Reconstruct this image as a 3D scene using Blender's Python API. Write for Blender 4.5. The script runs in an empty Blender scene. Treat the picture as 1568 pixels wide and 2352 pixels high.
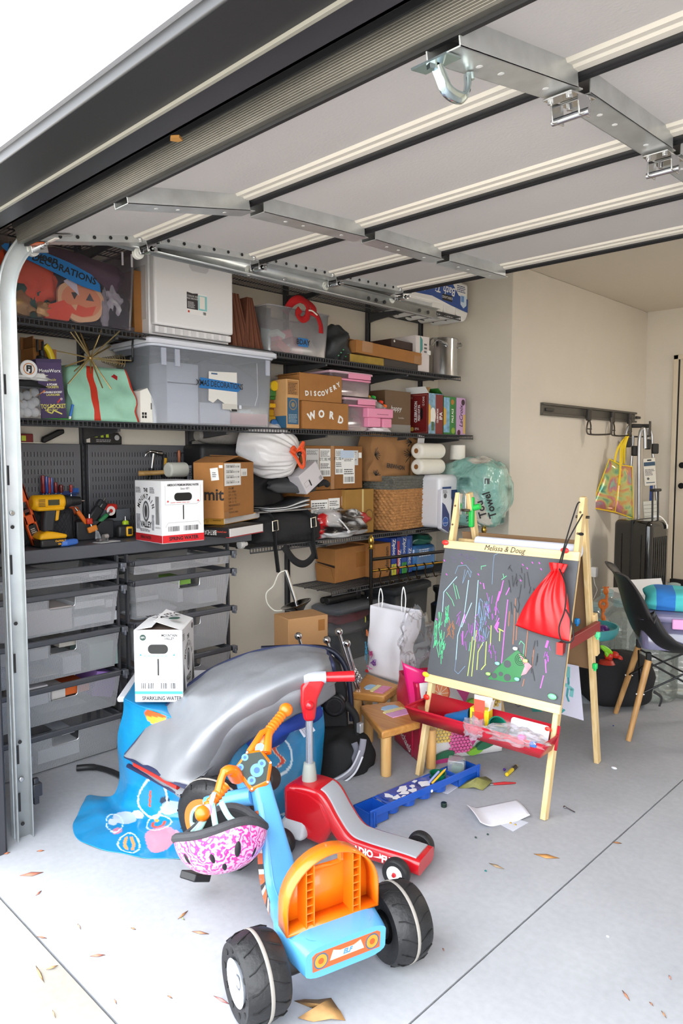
import bpy, math, random
from mathutils import Vector as V, Matrix, Euler, noise
rnd = random.Random(7)
PI = math.pi
sc = bpy.context.scene
COL = sc.collection
# ---------------------------------------------------------------- camera, sky, lamps, exposure
FPX, YAW, PIT = 1660.8, math.radians(44.10), math.radians(4.35)
CAM = V((3.6, -0.98, 1.40))
_w = V((-math.sin(YAW)*math.cos(PIT), math.cos(YAW)*math.cos(PIT), -math.sin(PIT)))
_r = V((math.cos(YAW), math.sin(YAW), 0)); _u = _r.cross(_w)
cd = bpy.data.cameras.new('camera'); cam = bpy.data.objects.new('camera', cd); COL.objects.link(cam)
cd.sensor_fit = 'HORIZONTAL'; cd.sensor_width = 36; cd.lens = FPX*36/1568; cd.clip_start = 0.05
cam.matrix_world = Matrix(((_r.x,_u.x,-_w.x,CAM.x),(_r.y,_u.y,-_w.y,CAM.y),(_r.z,_u.z,-_w.z,CAM.z),(0,0,0,1)))
sc.camera = cam
wd = bpy.data.worlds.new('overcast_sky'); sc.world = wd; wd.use_nodes = True
bg = wd.node_tree.nodes['Background']; bg.inputs[0].default_value = (0.92,0.96,1.0,1); bg.inputs[1].default_value = 2.7
def lamp(name, loc, size, power, color, rot=(0,0,0)):
    l = bpy.data.lights.new(name, 'AREA'); l.shape = 'RECTANGLE'; l.size, l.size_y = size; l.energy = power; l.color = color
    o = bpy.data.objects.new(name, l); COL.objects.link(o); o.location = loc; o.rotation_euler = rot
lamp('ceiling_lamp', (3.9,5.2,2.78), (1.2,0.3), 28, (1,0.93,0.84))
sl = bpy.data.lights.new('sun','SUN'); sl.energy = 20; sl.angle = .02; sl.color = (1,.95,.86); so = bpy.data.objects.new('sun', sl); COL.objects.link(so); so.rotation_euler = (math.radians(-36),0,math.radians(12))   # high sun behind the house: it lights the drive, not the garage
sc.view_settings.view_transform = 'Standard'; sc.view_settings.look = 'None'
sc.view_settings.exposure = 1.42; sc.view_settings.gamma = 1; sc.view_settings.use_curve_mapping = False
sc.cycles.max_bounces = 10; sc.cycles.transparent_max_bounces = 24; sc.cycles.use_denoising = True
# ---------------------------------------------------------------- points: a photograph pixel meets a real plane of the place
def on(x, y, ax, val):
    d = _w + _r*((x-784)/FPX) - _u*((y-1176)/FPX)
    return CAM + d*((val-CAM[ax])/d[ax])
def floor_pt(x, y, z=0): return on(x, y, 2, z)
def above(P, x, y):
    d = _w + _r*((x-784)/FPX) - _u*((y-1176)/FPX)
    h = V((P.x-CAM.x, P.y-CAM.y)); dh = V((d.x, d.y)); return CAM.z + d.z*(h.dot(dh)/dh.dot(dh))
# ---------------------------------------------------------------- materials
def lin(h):
    if not isinstance(h, str): return tuple(h)
    c = [int(h[i:i+2],16)/255 for i in (0,2,4)]
    return tuple(x/12.92 if x <= .04045 else ((x+.055)/1.055)**2.4 for x in c)
_M = {}
def M(h, rough=.55, metal=0, var=0, vs=25, bump=0, bs=80, alpha=1, coat=0, stretch=None, emit=0):
    k = (h,rough,metal,var,vs,bump,bs,alpha,coat,stretch,emit)
    if k in _M: return _M[k]
    m = bpy.data.materials.new('paint_%s'%h); m.use_nodes = True; nt = m.node_tree; b = nt.nodes['Principled BSDF']
    c = lin(h)
    b.inputs['Base Color'].default_value = (*c,1); b.inputs['Roughness'].default_value = rough; b.inputs['Metallic'].default_value = metal
    b.inputs['Coat Weight'].default_value = coat; b.inputs['Alpha'].default_value = alpha
    if emit: b.inputs['Emission Color'].default_value = (*c,1); b.inputs['Emission Strength'].default_value = emit
    if var or bump:
        tc = nt.nodes.new('ShaderNodeTexCoord'); mp = nt.nodes.new('ShaderNodeMapping')
        if stretch: mp.inputs['Scale'].default_value = stretch
        nt.links.new(tc.outputs['Object'], mp.inputs[0])
    if var:
        n = nt.nodes.new('ShaderNodeTexNoise'); n.inputs['Scale'].default_value = vs; n.inputs['Detail'].default_value = 5
        nt.links.new(mp.outputs[0], n.inputs['Vector'])
        r = nt.nodes.new('ShaderNodeValToRGB'); r.color_ramp.elements[0].position=.3; r.color_ramp.elements[1].position=.7
        r.color_ramp.elements[0].color = (*[x*(1-var) for x in c],1); r.color_ramp.elements[1].color = (*[min(1,x*(1+var*.6)) for x in c],1)
        nt.links.new(n.outputs[0], r.inputs[0]); nt.links.new(r.outputs[0], b.inputs['Base Color'])
    if bump:
        n2 = nt.nodes.new('ShaderNodeTexNoise'); n2.inputs['Scale'].default_value = bs; n2.inputs['Detail'].default_value = 4
        nt.links.new(mp.outputs[0], n2.inputs['Vector'])
        bp = nt.nodes.new('ShaderNodeBump'); bp.inputs['Strength'].default_value = bump; bp.inputs['Distance'].default_value = .01
        nt.links.new(n2.outputs[0], bp.inputs['Height']); nt.links.new(bp.outputs[0], b.inputs['Normal'])
    _M[k] = m; return m
def CLEAR(tint=(.97,.98,.98), gloss=.12, rough=.08, haze=0, hazecol=(.8,.82,.85)):
    k = ('clear',tint,gloss,rough,haze,hazecol)
    if k in _M: return _M[k]
    m = bpy.data.materials.new('clear_plastic'); m.use_nodes = True; nt = m.node_tree; nt.nodes.clear()
    o = nt.nodes.new('ShaderNodeOutputMaterial'); t = nt.nodes.new('ShaderNodeBsdfTransparent'); t.inputs[0].default_value = (*tint,1)
    g = nt.nodes.new('ShaderNodeBsdfGlossy'); g.inputs['Roughness'].default_value = rough
    lw = nt.nodes.new('ShaderNodeLayerWeight'); lw.inputs[0].default_value = .25
    mm = nt.nodes.new('ShaderNodeMath'); mm.operation = 'MULTIPLY_ADD'; mm.inputs[1].default_value = .7; mm.inputs[2].default_value = gloss; mm.use_clamp = True
    nt.links.new(lw.outputs['Fresnel'], mm.inputs[0])
    mx = nt.nodes.new('ShaderNodeMixShader'); nt.links.new(mm.outputs[0], mx.inputs[0]); nt.links.new(t.outputs[0], mx.inputs[1]); nt.links.new(g.outputs[0], mx.inputs[2])
    last = mx
    if haze:
        d = nt.nodes.new('ShaderNodeBsdfDiffuse'); d.inputs[0].default_value = (*hazecol,1)
        m2 = nt.nodes.new('ShaderNodeMixShader'); m2.inputs[0].default_value = haze; nt.links.new(mx.outputs[0], m2.inputs[1]); nt.links.new(d.outputs[0], m2.inputs[2]); last = m2
    nt.links.new(last.outputs[0], o.inputs[0]); _M[k] = m; return m
def MESHMAT(h='77787c', hole=.42, pitch=.0062):
    k = ('mesh',h,hole,pitch)
    if k in _M: return _M[k]
    m = bpy.data.materials.new('perforated_metal'); m.use_nodes = True; nt = m.node_tree; b = nt.nodes['Principled BSDF']
    b.inputs['Base Color'].default_value = (*lin(h),1); b.inputs['Metallic'].default_value = .35; b.inputs['Roughness'].default_value = .45
    tc = nt.nodes.new('ShaderNodeTexCoord'); sp = nt.nodes.new('ShaderNodeSeparateXYZ'); nt.links.new(tc.outputs['Object'], sp.inputs[0])
    def mth(op, a, bb=None):
        n = nt.nodes.new('ShaderNodeMath'); n.operation = op
        for i,q in enumerate((a,bb)):
            if q is None: continue
            if isinstance(q,(int,float)): n.inputs[i].default_value = q
            else: nt.links.new(q, n.inputs[i])
        return n.outputs[0]
    s = mth('ADD', sp.outputs[0], sp.outputs[1]); k2 = 2*PI/pitch/1.414
    a = mth('SINE', mth('MULTIPLY', mth('ADD', s, sp.outputs[2]), k2)); c = mth('SINE', mth('MULTIPLY', mth('SUBTRACT', s, sp.outputs[2]), k2))
    t = mth('LESS_THAN', mth('MULTIPLY', a, c), hole*1.0-.25)
    nt.links.new(t, b.inputs['Alpha']); _M[k] = m; return m
def NODEMAT(name, fn, rough=.5, metal=0, coat=0):
    if name in _M: return _M[name]
    m = bpy.data.materials.new(name); m.use_nodes = True; nt = m.node_tree; b = nt.nodes['Principled BSDF']
    b.inputs['Roughness'].default_value = rough; b.inputs['Metallic'].default_value = metal; b.inputs['Coat Weight'].default_value = coat
    fn(nt, b); _M[name] = m; return m
def WOOD(h, h2, scale=6, along=2, rough=.5):
    def fn(nt, b):
        tc = nt.nodes.new('ShaderNodeTexCoord'); mp = nt.nodes.new('ShaderNodeMapping'); s = [scale*3]*3; s[along] = scale*.25
        mp.inputs['Scale'].default_value = s; n = nt.nodes.new('ShaderNodeTexNoise'); n.inputs['Scale'].default_value = 2; n.inputs['Detail'].default_value = 6; n.inputs['Distortion'].default_value = .8
        r = nt.nodes.new('ShaderNodeValToRGB'); r.color_ramp.elements[0].position=.35; r.color_ramp.elements[1].position=.65
        r.color_ramp.elements[0].color = (*lin(h2),1); r.color_ramp.elements[1].color = (*lin(h),1)
        nt.links.new(tc.outputs['Object'], mp.inputs[0]); nt.links.new(mp.outputs[0], n.inputs['Vector']); nt.links.new(n.outputs[0], r.inputs[0]); nt.links.new(r.outputs[0], b.inputs['Base Color'])
    return NODEMAT('wood_%s_%s_%d_%d'%(h,h2,scale,along), fn, rough)
def VCOL(name='painted', rough=.4, coat=0, bump=0):
    def fn(nt, b):
        a = nt.nodes.new('ShaderNodeVertexColor'); a.layer_name = 'print'; nt.links.new(a.outputs[0], b.inputs['Base Color'])
        if bump:
            n2 = nt.nodes.new('ShaderNodeTexNoise'); n2.inputs['Scale'].default_value = 9; bp = nt.nodes.new('ShaderNodeBump'); bp.inputs['Strength'].default_value = bump; bp.inputs['Distance'].default_value = .05
            nt.links.new(n2.outputs[0], bp.inputs['Height']); nt.links.new(bp.outputs[0], b.inputs['Normal'])
    return NODEMAT('printed_'+name, fn, rough, 0, coat)
# ---------------------------------------------------------------- mesh builder
class MB:
    def __init__(s): s.v = []; s.f = []; s.m = []; s.T = None
    def add(s, vs, fs, m=0):
        b = len(s.v)
        if s.T is not None: vs = [s.T @ V(p) for p in vs]
        s.v += [tuple(p) for p in vs]; s.f += [tuple(i+b for i in q) for q in fs]; s.m += [m]*len(fs); return s
    def box(s, x0, x1, y0, y1, z0, z1, m=0, X=None):
        vs = [V((x,y,z)) for x in (x0,x1) for y in (y0,y1) for z in (z0,z1)]
        if X is not None: vs = [X @ p for p in vs]
        return s.add(vs, [(0,1,3,2),(4,6,7,5),(0,4,5,1),(2,3,7,6),(0,2,6,4),(1,5,7,3)], m)
    def hexa(s, b, t, m=0):     # 4 bottom points, 4 top points
        return s.add(list(b)+list(t), [(3,2,1,0),(4,5,6,7),(0,1,5,4),(1,2,6,5),(2,3,7,6),(3,0,4,7)], m)
    def cyl(s, p0, p1, r0, r1=None, n=16, m=0, caps=True):
        p0, p1 = V(p0), V(p1); r1 = r0 if r1 is None else r1
        d = (p1-p0).normalized(); a = d.orthogonal().normalized(); b = d.cross(a)
        vs = []
        for p, r in ((p0,r0),(p1,r1)): vs += [p+(a*math.cos(2*PI*i/n)+b*math.sin(2*PI*i/n))*r for i in range(n)]
        fs = [(i,(i+1)%n,n+(i+1)%n,n+i) for i in range(n)]
        if caps: fs += [tuple(reversed(range(n))), tuple(range(n,2*n))]
        return s.add(vs, fs, m)
    def tube(s, pts, r, n=8, m=0, closed=False, flat=1.0, caps=True):
        pts = [V(p) for p in pts]; N = len(pts); rr = r if isinstance(r,(list,tuple)) else [r]*N
        vs = []; a = None
        for i in range(N):
            d = (pts[(i+1)%N]-pts[i-1]) if closed else (pts[min(i+1,N-1)]-pts[max(i-1,0)])
            if d.length < 1e-9: d = V((0,0,1))
            d.normalize()
            a = d.orthogonal().normalized() if a is None else (a-d*a.dot(d))
            if a.length < 1e-6: a = d.orthogonal()
            a.normalize(); b = d.cross(a)
            vs += [pts[i]+(a*math.cos(2*PI*j/n)+b*math.sin(2*PI*j/n)*flat)*rr[i] for j in range(n)]
        fs = []
        for i in range(N if closed else N-1):
            k = (i+1)%N
            fs += [(i*n+j, i*n+(j+1)%n, k*n+(j+1)%n, k*n+j) for j in range(n)]
        if not closed and caps: fs += [tuple(reversed(range(n))), tuple(range((N-1)*n, N*n))]
        return s.add(vs, fs, m)
    def lathe(s, prof, n=24, m=0, X=None, ms=None):
        vs = [V((r*math.cos(2*PI*j/n), r*math.sin(2*PI*j/n), z)) for r, z in prof for j in range(n)]
        if X is not None: vs = [X @ p for p in vs]
        for i in range(len(prof)-1):
            pass
        fs = [(i*n+j, i*n+(j+1)%n, (i+1)*n+(j+1)%n, (i+1)*n+j) for i in range(len(prof)-1) for j in range(n)]
        b = len(s.m); s.add(vs, fs, m)
        if ms:
            for i in range(len(prof)-1):
                for j in range(n): s.m[b+i*n+j] = ms[i]
        return s
    def prism(s, poly, z0, z1, m=0, X=None):
        n = len(poly); vs = [V((x,y,z)) for z in (z0,z1) for x, y in poly]
        if X is not None: vs = [X @ p for p in vs]
        return s.add(vs, [tuple(reversed(range(n))), tuple(range(n,2*n))]+[(i,(i+1)%n,n+(i+1)%n,n+i) for i in range(n)], m)
    def ball(s, c, r, n=12, m=0, sc=(1,1,1), X=None):
        c = V(c); k = n//2+1
        vs = [V((r*sc[0]*math.sin(PI*i/(k-1))*math.cos(2*PI*j/n), r*sc[1]*math.sin(PI*i/(k-1))*math.sin(2*PI*j/n), r*sc[2]*math.cos(PI*i/(k-1)))) for i in range(k) for j in range(n)]
        vs = [c+((X @ p) if X is not None else p) for p in vs]
        return s.add(vs, [(i*n+j,(i+1)*n+j,(i+1)*n+(j+1)%n,i*n+(j+1)%n) for i in range(k-1) for j in range(n)], m)
    def grid(s, nu, nv, fn, m=0, cu=False, cv=False, mf=None):
        vs = [fn(i/(nu if cu else nu-1), j/(nv if cv else nv-1)) for i in range(nu) for j in range(nv)]
        fs = []; ms = []
        for i in range(nu if cu else nu-1):
            for j in range(nv if cv else nv-1):
                i2, j2 = (i+1)%nu, (j+1)%nv
                fs.append((i*nv+j, i2*nv+j, i2*nv+j2, i*nv+j2)); ms.append(mf(i/nu,j/nv) if mf else m)
        b = len(s.m); s.add(vs, fs); s.m[b:] = ms; return s
    def poly(s, pts, m=0): return s.add(pts, [tuple(range(len(pts)))], m)
    def build(s, name, mats, parent=None, bev=0, sub=0, sol=0, ang=38, segs=2, vcol=None, kind=None, label=None, weld=0):
        me = bpy.data.meshes.new(name); me.from_pydata(s.v, [], s.f); 
        for mt in (mats if isinstance(mats,(list,tuple)) else [mats]): me.materials.append(mt)
        me.polygons.foreach_set('material_index', s.m); me.polygons.foreach_set('use_smooth', [True]*len(s.f))
        if vcol:
            ca = me.color_attributes.new('print', 'FLOAT_COLOR', 'POINT')
            for i, p in enumerate(s.v): ca.data[i].color = (*lin(vcol[i] if isinstance(vcol,list) else vcol(i, V(p))),1)
        me.update()
        if not sub: me.set_sharp_from_angle(angle=math.radians(ang))
        o = bpy.data.objects.new(name, me); COL.objects.link(o)
        if parent is not None: o.parent = parent
        if weld: mo = o.modifiers.new('weld','WELD'); mo.merge_threshold = weld
        if bev: mo = o.modifiers.new('bevel','BEVEL'); mo.width = bev; mo.segments = segs; mo.limit_method = 'ANGLE'; mo.angle_limit = math.radians(40); mo.use_clamp_overlap = True
        if sol: mo = o.modifiers.new('solid','SOLIDIFY'); mo.thickness = sol; mo.offset = 0
        if sub: mo = o.modifiers.new('sub','SUBSURF'); mo.levels = mo.render_levels = sub
        if kind: o['kind'] = kind
        if label: o['label'] = label
        return o
def thing(name, label, cat, loc=(0,0,0), rz=0, group=None, rot=None):
    o = bpy.data.objects.new(name, None); COL.objects.link(o); o.location = loc; o.rotation_euler = rot if rot else (0,0,rz); o.empty_display_size = .05
    return tag(o, label, cat, group)
def tag(o, label, cat, group=None):
    o['label'] = label; o['category'] = cat
    if group: o['group'] = group
    return o
def struct(o, label=None):
    o['kind'] = 'structure'
    if label: o['label'] = label
    return o
def copy_tree(o, parent=None):
    c = o.copy(); COL.objects.link(c)
    if parent is not None: c.parent = parent
    for ch in list(o.children): copy_tree(ch, c)
    return c
FRONT = (PI/2,0,PI/2)      # lettering on a +x face
NEAR = (PI/2,0,0)          # lettering on a -y face
TOP = (0,0,0)
_TX = {}
def text(s, size, parent, loc, rot, mat, name='lettering', ax='CENTER', sx=1, bold=0, shear=0, sp=1, roll=0):
    k = (s,size,ax,sx,bold,shear,sp)
    if k not in _TX:
        cu = bpy.data.curves.new('t','FONT'); cu.body = s; cu.size = size; cu.align_x = ax; cu.align_y = 'CENTER'; cu.offset = bold; cu.shear = shear; cu.space_character = sp; cu.resolution_u = 2
        ob = bpy.data.objects.new('t', cu); COL.objects.link(ob); dg = bpy.context.evaluated_depsgraph_get()
        me = bpy.data.meshes.new_from_object(ob.evaluated_get(dg)); COL.objects.unlink(ob); bpy.data.objects.remove(ob)
        if sx != 1:
            for vv in me.vertices: vv.co.x *= sx
        _TX[k] = me
    me = _TX[k]
    if me.materials: me = me.copy(); me.materials.clear()
    me.materials.append(mat); o = bpy.data.objects.new(name, me); COL.objects.link(o); o.location = loc
    o.rotation_euler = (Euler(rot).to_matrix() @ Matrix.Rotation(roll,3,'Z')).to_euler() if roll else rot
    if parent is not None: o.parent = parent
    return o
def arc_text(s, size, parent, c, R, a0, a1, rot, mat, name='lettering', bold=0, sx=1):
    Mx = Euler(rot).to_matrix(); n = len(s)
    for i, ch in enumerate(s):
        if ch == ' ': continue
        a = a0+(a1-a0)*(i/(n-1)); up = 1 if R > 0 else -1
        off = Mx @ V((abs(R)*math.cos(a), abs(R)*math.sin(a), 0))
        text(ch, size, parent, V(c)+off, rot, mat, name, roll=a-PI/2*up, bold=bold, sx=sx)
def arcp(c, r, a0, a1, n, ax='xy'):
    out = []
    for i in range(n+1):
        a = a0+(a1-a0)*i/n; p, q = r*math.cos(a), r*math.sin(a)
        out.append(V(c)+{'xy':V((p,q,0)),'xz':V((p,0,q)),'yz':V((0,p,q))}[ax])
    return out
def rrect(w, h, r, n=4, cx=0, cy=0):
    out = []
    for sx, sy, a in ((1,1,0),(-1,1,PI/2),(-1,-1,PI),(1,-1,1.5*PI)):
        for i in range(n+1):
            t = a+PI/2*i/n; out.append((cx+sx*(w/2-r)+r*math.cos(t), cy+sy*(h/2-r)+r*math.sin(t)))
    return out
def smooth_path(pts, n=6):
    pts = [V(p) for p in pts]; out = []
    for i in range(len(pts)-1):
        p0, p1, p2, p3 = pts[max(i-1,0)], pts[i], pts[i+1], pts[min(i+2,len(pts)-1)]
        for j in range(n):
            t = j/n; out.append(.5*((2*p1)+(p2-p0)*t+(2*p0-5*p1+4*p2-p3)*t*t+(3*p1-p0-3*p2+p3)*t**3))
    return out+[pts[-1]]
# a plain mono colour set
WHITE, BLACK, GREY = M('eeeeec',.5), M('141416',.5), M('85868a',.5)
GALV = M('c2c5c6',.33,.6,var=.15,vs=14); CHROME = M('d5d6d8',.12,1); STEEL = M('bfc0c2',.22,1)
DGREY = M('3d3e42',.45,.3)
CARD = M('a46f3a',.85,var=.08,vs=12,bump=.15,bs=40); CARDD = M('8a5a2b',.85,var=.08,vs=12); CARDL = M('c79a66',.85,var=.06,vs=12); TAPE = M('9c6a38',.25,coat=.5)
# ---------------------------------------------------------------- printed faces and boxes
INK = M('1c1c1e',.6); PAPER = M('e9e9e7',.6); PRINT = M('5a5a5c',.7); BLUETAPE = M('1f6fb0',.6)
class Fc:
    def __init__(s, parent, org, kind='x', tilt=0):
        R_ = {'x':((0,0,1),(1,0,0),(0,1,0)),'y':((1,0,0),(0,0,-1),(0,1,0)),'z':((0,-1,0),(1,0,0),(0,0,1)),'Z':((1,0,0),(0,1,0),(0,0,1)),'-x':((0,0,-1),(-1,0,0),(0,1,0)),'Y':((-1,0,0),(0,0,1),(0,1,0))}[kind] if isinstance(kind,str) else kind
        s.p = parent; m = (Matrix(R_) if isinstance(kind,str) else kind.to_3x3()) @ Matrix.Rotation(tilt,3,'Z')
        s.F = Matrix.Translation(V(org)) @ m.to_4x4(); s.e = m.to_euler(); s.n = 0
    def _o(s): s.n += 1; return .0006+.00012*s.n
    def rect(s, name, u0, u1, v0, v1, mat, t=None, roll=0):
        c = ((u0+u1)/2,(v0+v1)/2); w, h = (u1-u0)/2,(v1-v0)/2
        return s.poly(name, [(c[0]+x*math.cos(roll)-y*math.sin(roll), c[1]+x*math.sin(roll)+y*math.cos(roll)) for x, y in ((-w,-h),(w,-h),(w,h),(-w,h))], mat, t)
    def poly(s, name, pts, mat, t=None):
        mb = MB(); mb.T = s.F; mb.prism(pts, 0.0002, t or s._o()); return mb.build(name, mat, s.p)
    def disc(s, name, u, v, r, mat, n=20, ry=None, a=0):
        ry = ry or r
        return s.poly(name, [(u+r*math.cos(2*PI*i/n)*math.cos(a)-ry*math.sin(2*PI*i/n)*math.sin(a), v+r*math.cos(2*PI*i/n)*math.sin(a)+ry*math.sin(2*PI*i/n)*math.cos(a)) for i in range(n)], mat)
    def strokes(s, name, lines, w, mat):
        mb = MB(); mb.T = s.F; o = s._o()
        for ln in lines:
            for (a, b), (c, d) in zip(ln, ln[1:]):
                L = math.hypot(c-a,d-b) or 1e-6; nx, ny = -(d-b)/L*w/2, (c-a)/L*w/2; ex, ey = (c-a)/L*w*.3, (d-b)/L*w*.3
                mb.poly([(a+nx-ex,b+ny-ey,o),(a-nx-ex,b-ny-ey,o),(c-nx+ex,d-ny+ey,o),(c+nx+ex,d+ny+ey,o)])
        return mb.build(name, mat, s.p, kind='stuff')
    def text(s, st, size, u, v, mat=INK, name='lettering', roll=0, **k):
        return text(st, size, s.p, s.F @ V((u,v,s._o()+.0004)), s.e, mat, name, roll=roll, **k)
    def arc(s, st, size, u, v, R, a0, a1, mat=INK, **k): return arc_text(st, size, s.p, s.F @ V((u,v,s._o()+.0004)), R, a0, a1, s.e, mat, **k)
    def bars(s, u0, u1, v0, v1, mat=INK, n=16):
        r = random.Random(int(u0*9999)+n); mb = MB(); mb.T = s.F; u = u0; o = s._o(); k = (u1-u0)/n
        for i in range(n): w = k*r.choice((.25,.4,.65)); mb.poly([(u,v0,o),(u+w,v0,o),(u+w,v1,o),(u,v1,o)]); u += k
        return mb.build('barcode', mat, s.p, kind='stuff')
    def lines(s, u0, u1, v0, v1, n, mat=PRINT, fill=.5):
        r = random.Random(n+int(v0*999)); mb = MB(); mb.T = s.F; o = s._o(); k = (v1-v0)/n
        for i in range(n):
            u = u0; e = u1-(u1-u0)*r.random()*.3; v = v0+i*k
            while u < e: w = (u1-u0)*r.uniform(.08,.22); mb.poly([(u,v,o),(min(u+w,e),v,o),(min(u+w,e),v+k*fill,o),(u,v+k*fill,o)]); u += w+(u1-u0)*.03
        return mb.build('fine_print', mat, s.p, kind='stuff')
class Bx: pass
def shelf_box(name, label, cat, xl, xr, yt, z, Xf, D, mat, rz=0, bev=.003, part='body', group=None, H=None, roll=0, build=True):
    P0 = on(xl,yt+10,0,Xf); P1 = on(xr,yt+10,0,Xf); W = P1.y-P0.y
    H = H or on((xl+xr)/2, yt, 0, Xf).z-z
    t = thing(name, label, cat, (Xf,(P0.y+P1.y)/2,z), group=group, rot=(roll,0,rz)); b = Bx(); b.t, b.W, b.H, b.D = t, W, H, D
    if build: b.body = MB().box(-D,0,-W/2,W/2,0,H).build(part, mat, t, bev=bev)
    b.x = Fc(t,(0,0,0),'x'); b.y = Fc(t,(0,-W/2,0),'y'); b.z = Fc(t,(0,0,H),'z')
    return b
def qbox(name, label, cat, z, B, R_, L=None, T=None, mat=None, D=None, W=None, H=None, bev=.003, part='body', group=None, build=True, rz=None):
    Bp = floor_pt(*B, z) if len(B) == 2 else V(B); B = B[:2]
    def reach(n, px): k = (px-784)/FPX; q = _r-_w*k; return (CAM-Bp).dot(q)/n.dot(q)
    if rz is None: Rp = floor_pt(*R_, z); d = Rp-Bp; rz = math.atan2(-d.x, d.y); W = W or d.length
    d = V((-math.sin(rz),math.cos(rz),0)); W = W or reach(d, R_[0])
    n = V((-math.cos(rz),-math.sin(rz),0))
    if D is None: D = max(.02, reach(n, L[0]))
    if Bp.x < 1.5 and abs(rz) < .7: D = min(D, (min(Bp.x, Bp.x-W*math.sin(rz))-.015)/math.cos(rz))
    H = H or above(Bp,*T)-z
    b = Bx(); b.W, b.D, b.H, b.rz = W, D, H, rz
    b.t = thing(name, label, cat, Bp+d.normalized()*W/2, rz, group)
    if build: b.body = MB().box(-D,0,-W/2,W/2,0,H).build(part, mat, b.t, bev=bev)
    b.x = Fc(b.t,(0,0,0),'x'); b.y = Fc(b.t,(0,-W/2,0),'y'); b.z = Fc(b.t,(0,0,H),'z')
    return b
def tote(t, D, W, H, tp, mat, th=.003, lid=None, rim=.012, rimmat=None, r=.03, lidh=.03, over=.012):
    """clear bin: tapered thin walls, rolled rim, optional lid; local frame as shelf_box"""
    def ring(k, z, g=0): return [V((-D/2+x, y, z)) for x, y in rrect(D-2*tp*(1-k)+g, W-2*tp*(1-k)+g, r)]
    a, b = ring(0,0), ring(1,H); n = len(a); mb = MB()
    mb.add(a+b, [(i,(i+1)%n,n+(i+1)%n,n+i) for i in range(n)]+[tuple(reversed(range(n)))])
    mb.build('bin', mat, t, sol=th)
    mb = MB(); mb.tube(ring(1,H,.004), rim/2, n=6, closed=True); mb.build('rim', rimmat or mat, t)
    if lid:
        a, b, c = ring(1,H+.002,2*over), ring(1,H+lidh*.7,2*over), ring(1,H+lidh,2*over-.03); mb = MB()
        mb.add(a+b+c, [(i,(i+1)%n,n+(i+1)%n,n+i) for i in range(n)]+[(n+i,n+(i+1)%n,2*n+(i+1)%n,2*n+i) for i in range(n)]+[tuple(range(2*n,3*n))])
        mb.build('lid', lid, t, sol=.002)
def blob(name, mats, parent, c, s, seed=1, amp=.25, nu=28, nv=18, fr=2.2, flat=True, e=1, fn=None, kindm=None, fine=0):
    """lumpy soft body (bag, heap of cloth) with a flattened base at local z 0"""
    c = V(c)
    def f(u, v):
        a, b = 2*PI*u, PI*v; d = V((math.sin(b)*math.cos(a), math.sin(b)*math.sin(a), math.cos(b)))
        if e != 1: d = V([math.copysign(abs(q)**e, q) for q in d])
        k = 1+amp*noise.noise(d*fr+V((seed*7.3,seed*3.1,0)))
        if fine: k += fine*noise.noise(d*fr*3.4+V((seed*2.3,5,0)))
        p = V((d.x*s[0]*k, d.y*s[1]*k, d.z*s[2]*k))+c
        if fn: p = fn(p, u, v)
        if flat and p.z < 0: p.z = 0.0
        return p
    return MB().grid(nu, nv, f, cu=True).build(name, mats, parent, ang=70)
def carton(b, seam=True, mat=CARD, tape=True, top=True):
    if seam: MB().box(-b.D*.5-.0015,-b.D*.5+.0015,-b.W/2+.002,b.W/2-.002,b.H,b.H+.0006).build('flap_seam', CARDD, b.t)
    if tape: MB().box(-b.D*.5-.025,-b.D*.5+.025,-b.W/2-.0006,b.W/2+.0006,b.H-.05,b.H+.0012).build('packing_tape', TAPE, b.t)
# ---------------------------------------------------------------- the setting
WALLP = M('dbd3c6',.75,var=.03,vs=3,bump=.08,bs=220); CEILP = M('d6ccbc',.8)
def concrete(nt, b, h1, h2):
    tc = nt.nodes.new('ShaderNodeTexCoord'); n = nt.nodes.new('ShaderNodeTexNoise'); n.inputs['Scale'].default_value = 1.3; n.inputs['Detail'].default_value = 9; n.inputs['Roughness'].default_value = .62
    n2 = nt.nodes.new('ShaderNodeTexNoise'); n2.inputs['Scale'].default_value = 45; n2.inputs['Detail'].default_value = 6
    r = nt.nodes.new('ShaderNodeValToRGB'); r.color_ramp.elements[0].position=.32; r.color_ramp.elements[1].position=.68; r.color_ramp.elements[0].color = (*lin(h2),1); r.color_ramp.elements[1].color = (*lin(h1),1)
    mx = nt.nodes.new('ShaderNodeMixRGB'); mx.blend_type = 'MULTIPLY'; mx.inputs[0].default_value = .25
    for q in (n, n2): nt.links.new(tc.outputs['Object'], q.inputs['Vector'])
    nt.links.new(n.outputs[0], r.inputs[0]); nt.links.new(r.outputs[0], mx.inputs[1]); nt.links.new(n2.outputs[0], mx.inputs[2]); nt.links.new(mx.outputs[0], b.inputs['Base Color'])
    bp = nt.nodes.new('ShaderNodeBump'); bp.inputs['Strength'].default_value = .12; bp.inputs['Distance'].default_value = .004; nt.links.new(n2.outputs[0], bp.inputs['Height']); nt.links.new(bp.outputs[0], b.inputs['Normal'])
CONC = NODEMAT('concrete_slab', lambda nt,b: concrete(nt,b,'b6b8bd','a6a8ae'), .62)
def slab(name, *b, mat=WALLP, parent=None, bev=0):
    o = MB().box(*b).build(name, mat, parent, bev=bev)
    return o if parent is not None else struct(o)
JX, JY, YB, ZC, XR = .684, 3.87, 6.42, 2.84, 6.3
fl = slab('floor', -.2,XR,-.15,6.6,-.2,-.012, mat=M('5a5a5c',.9))
for x0, x1 in ((-.2,2.542),(2.548,XR)): slab('concrete_slab', x0,x1,-.148,6.6,-.15,0, mat=CONC, parent=fl)
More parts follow.
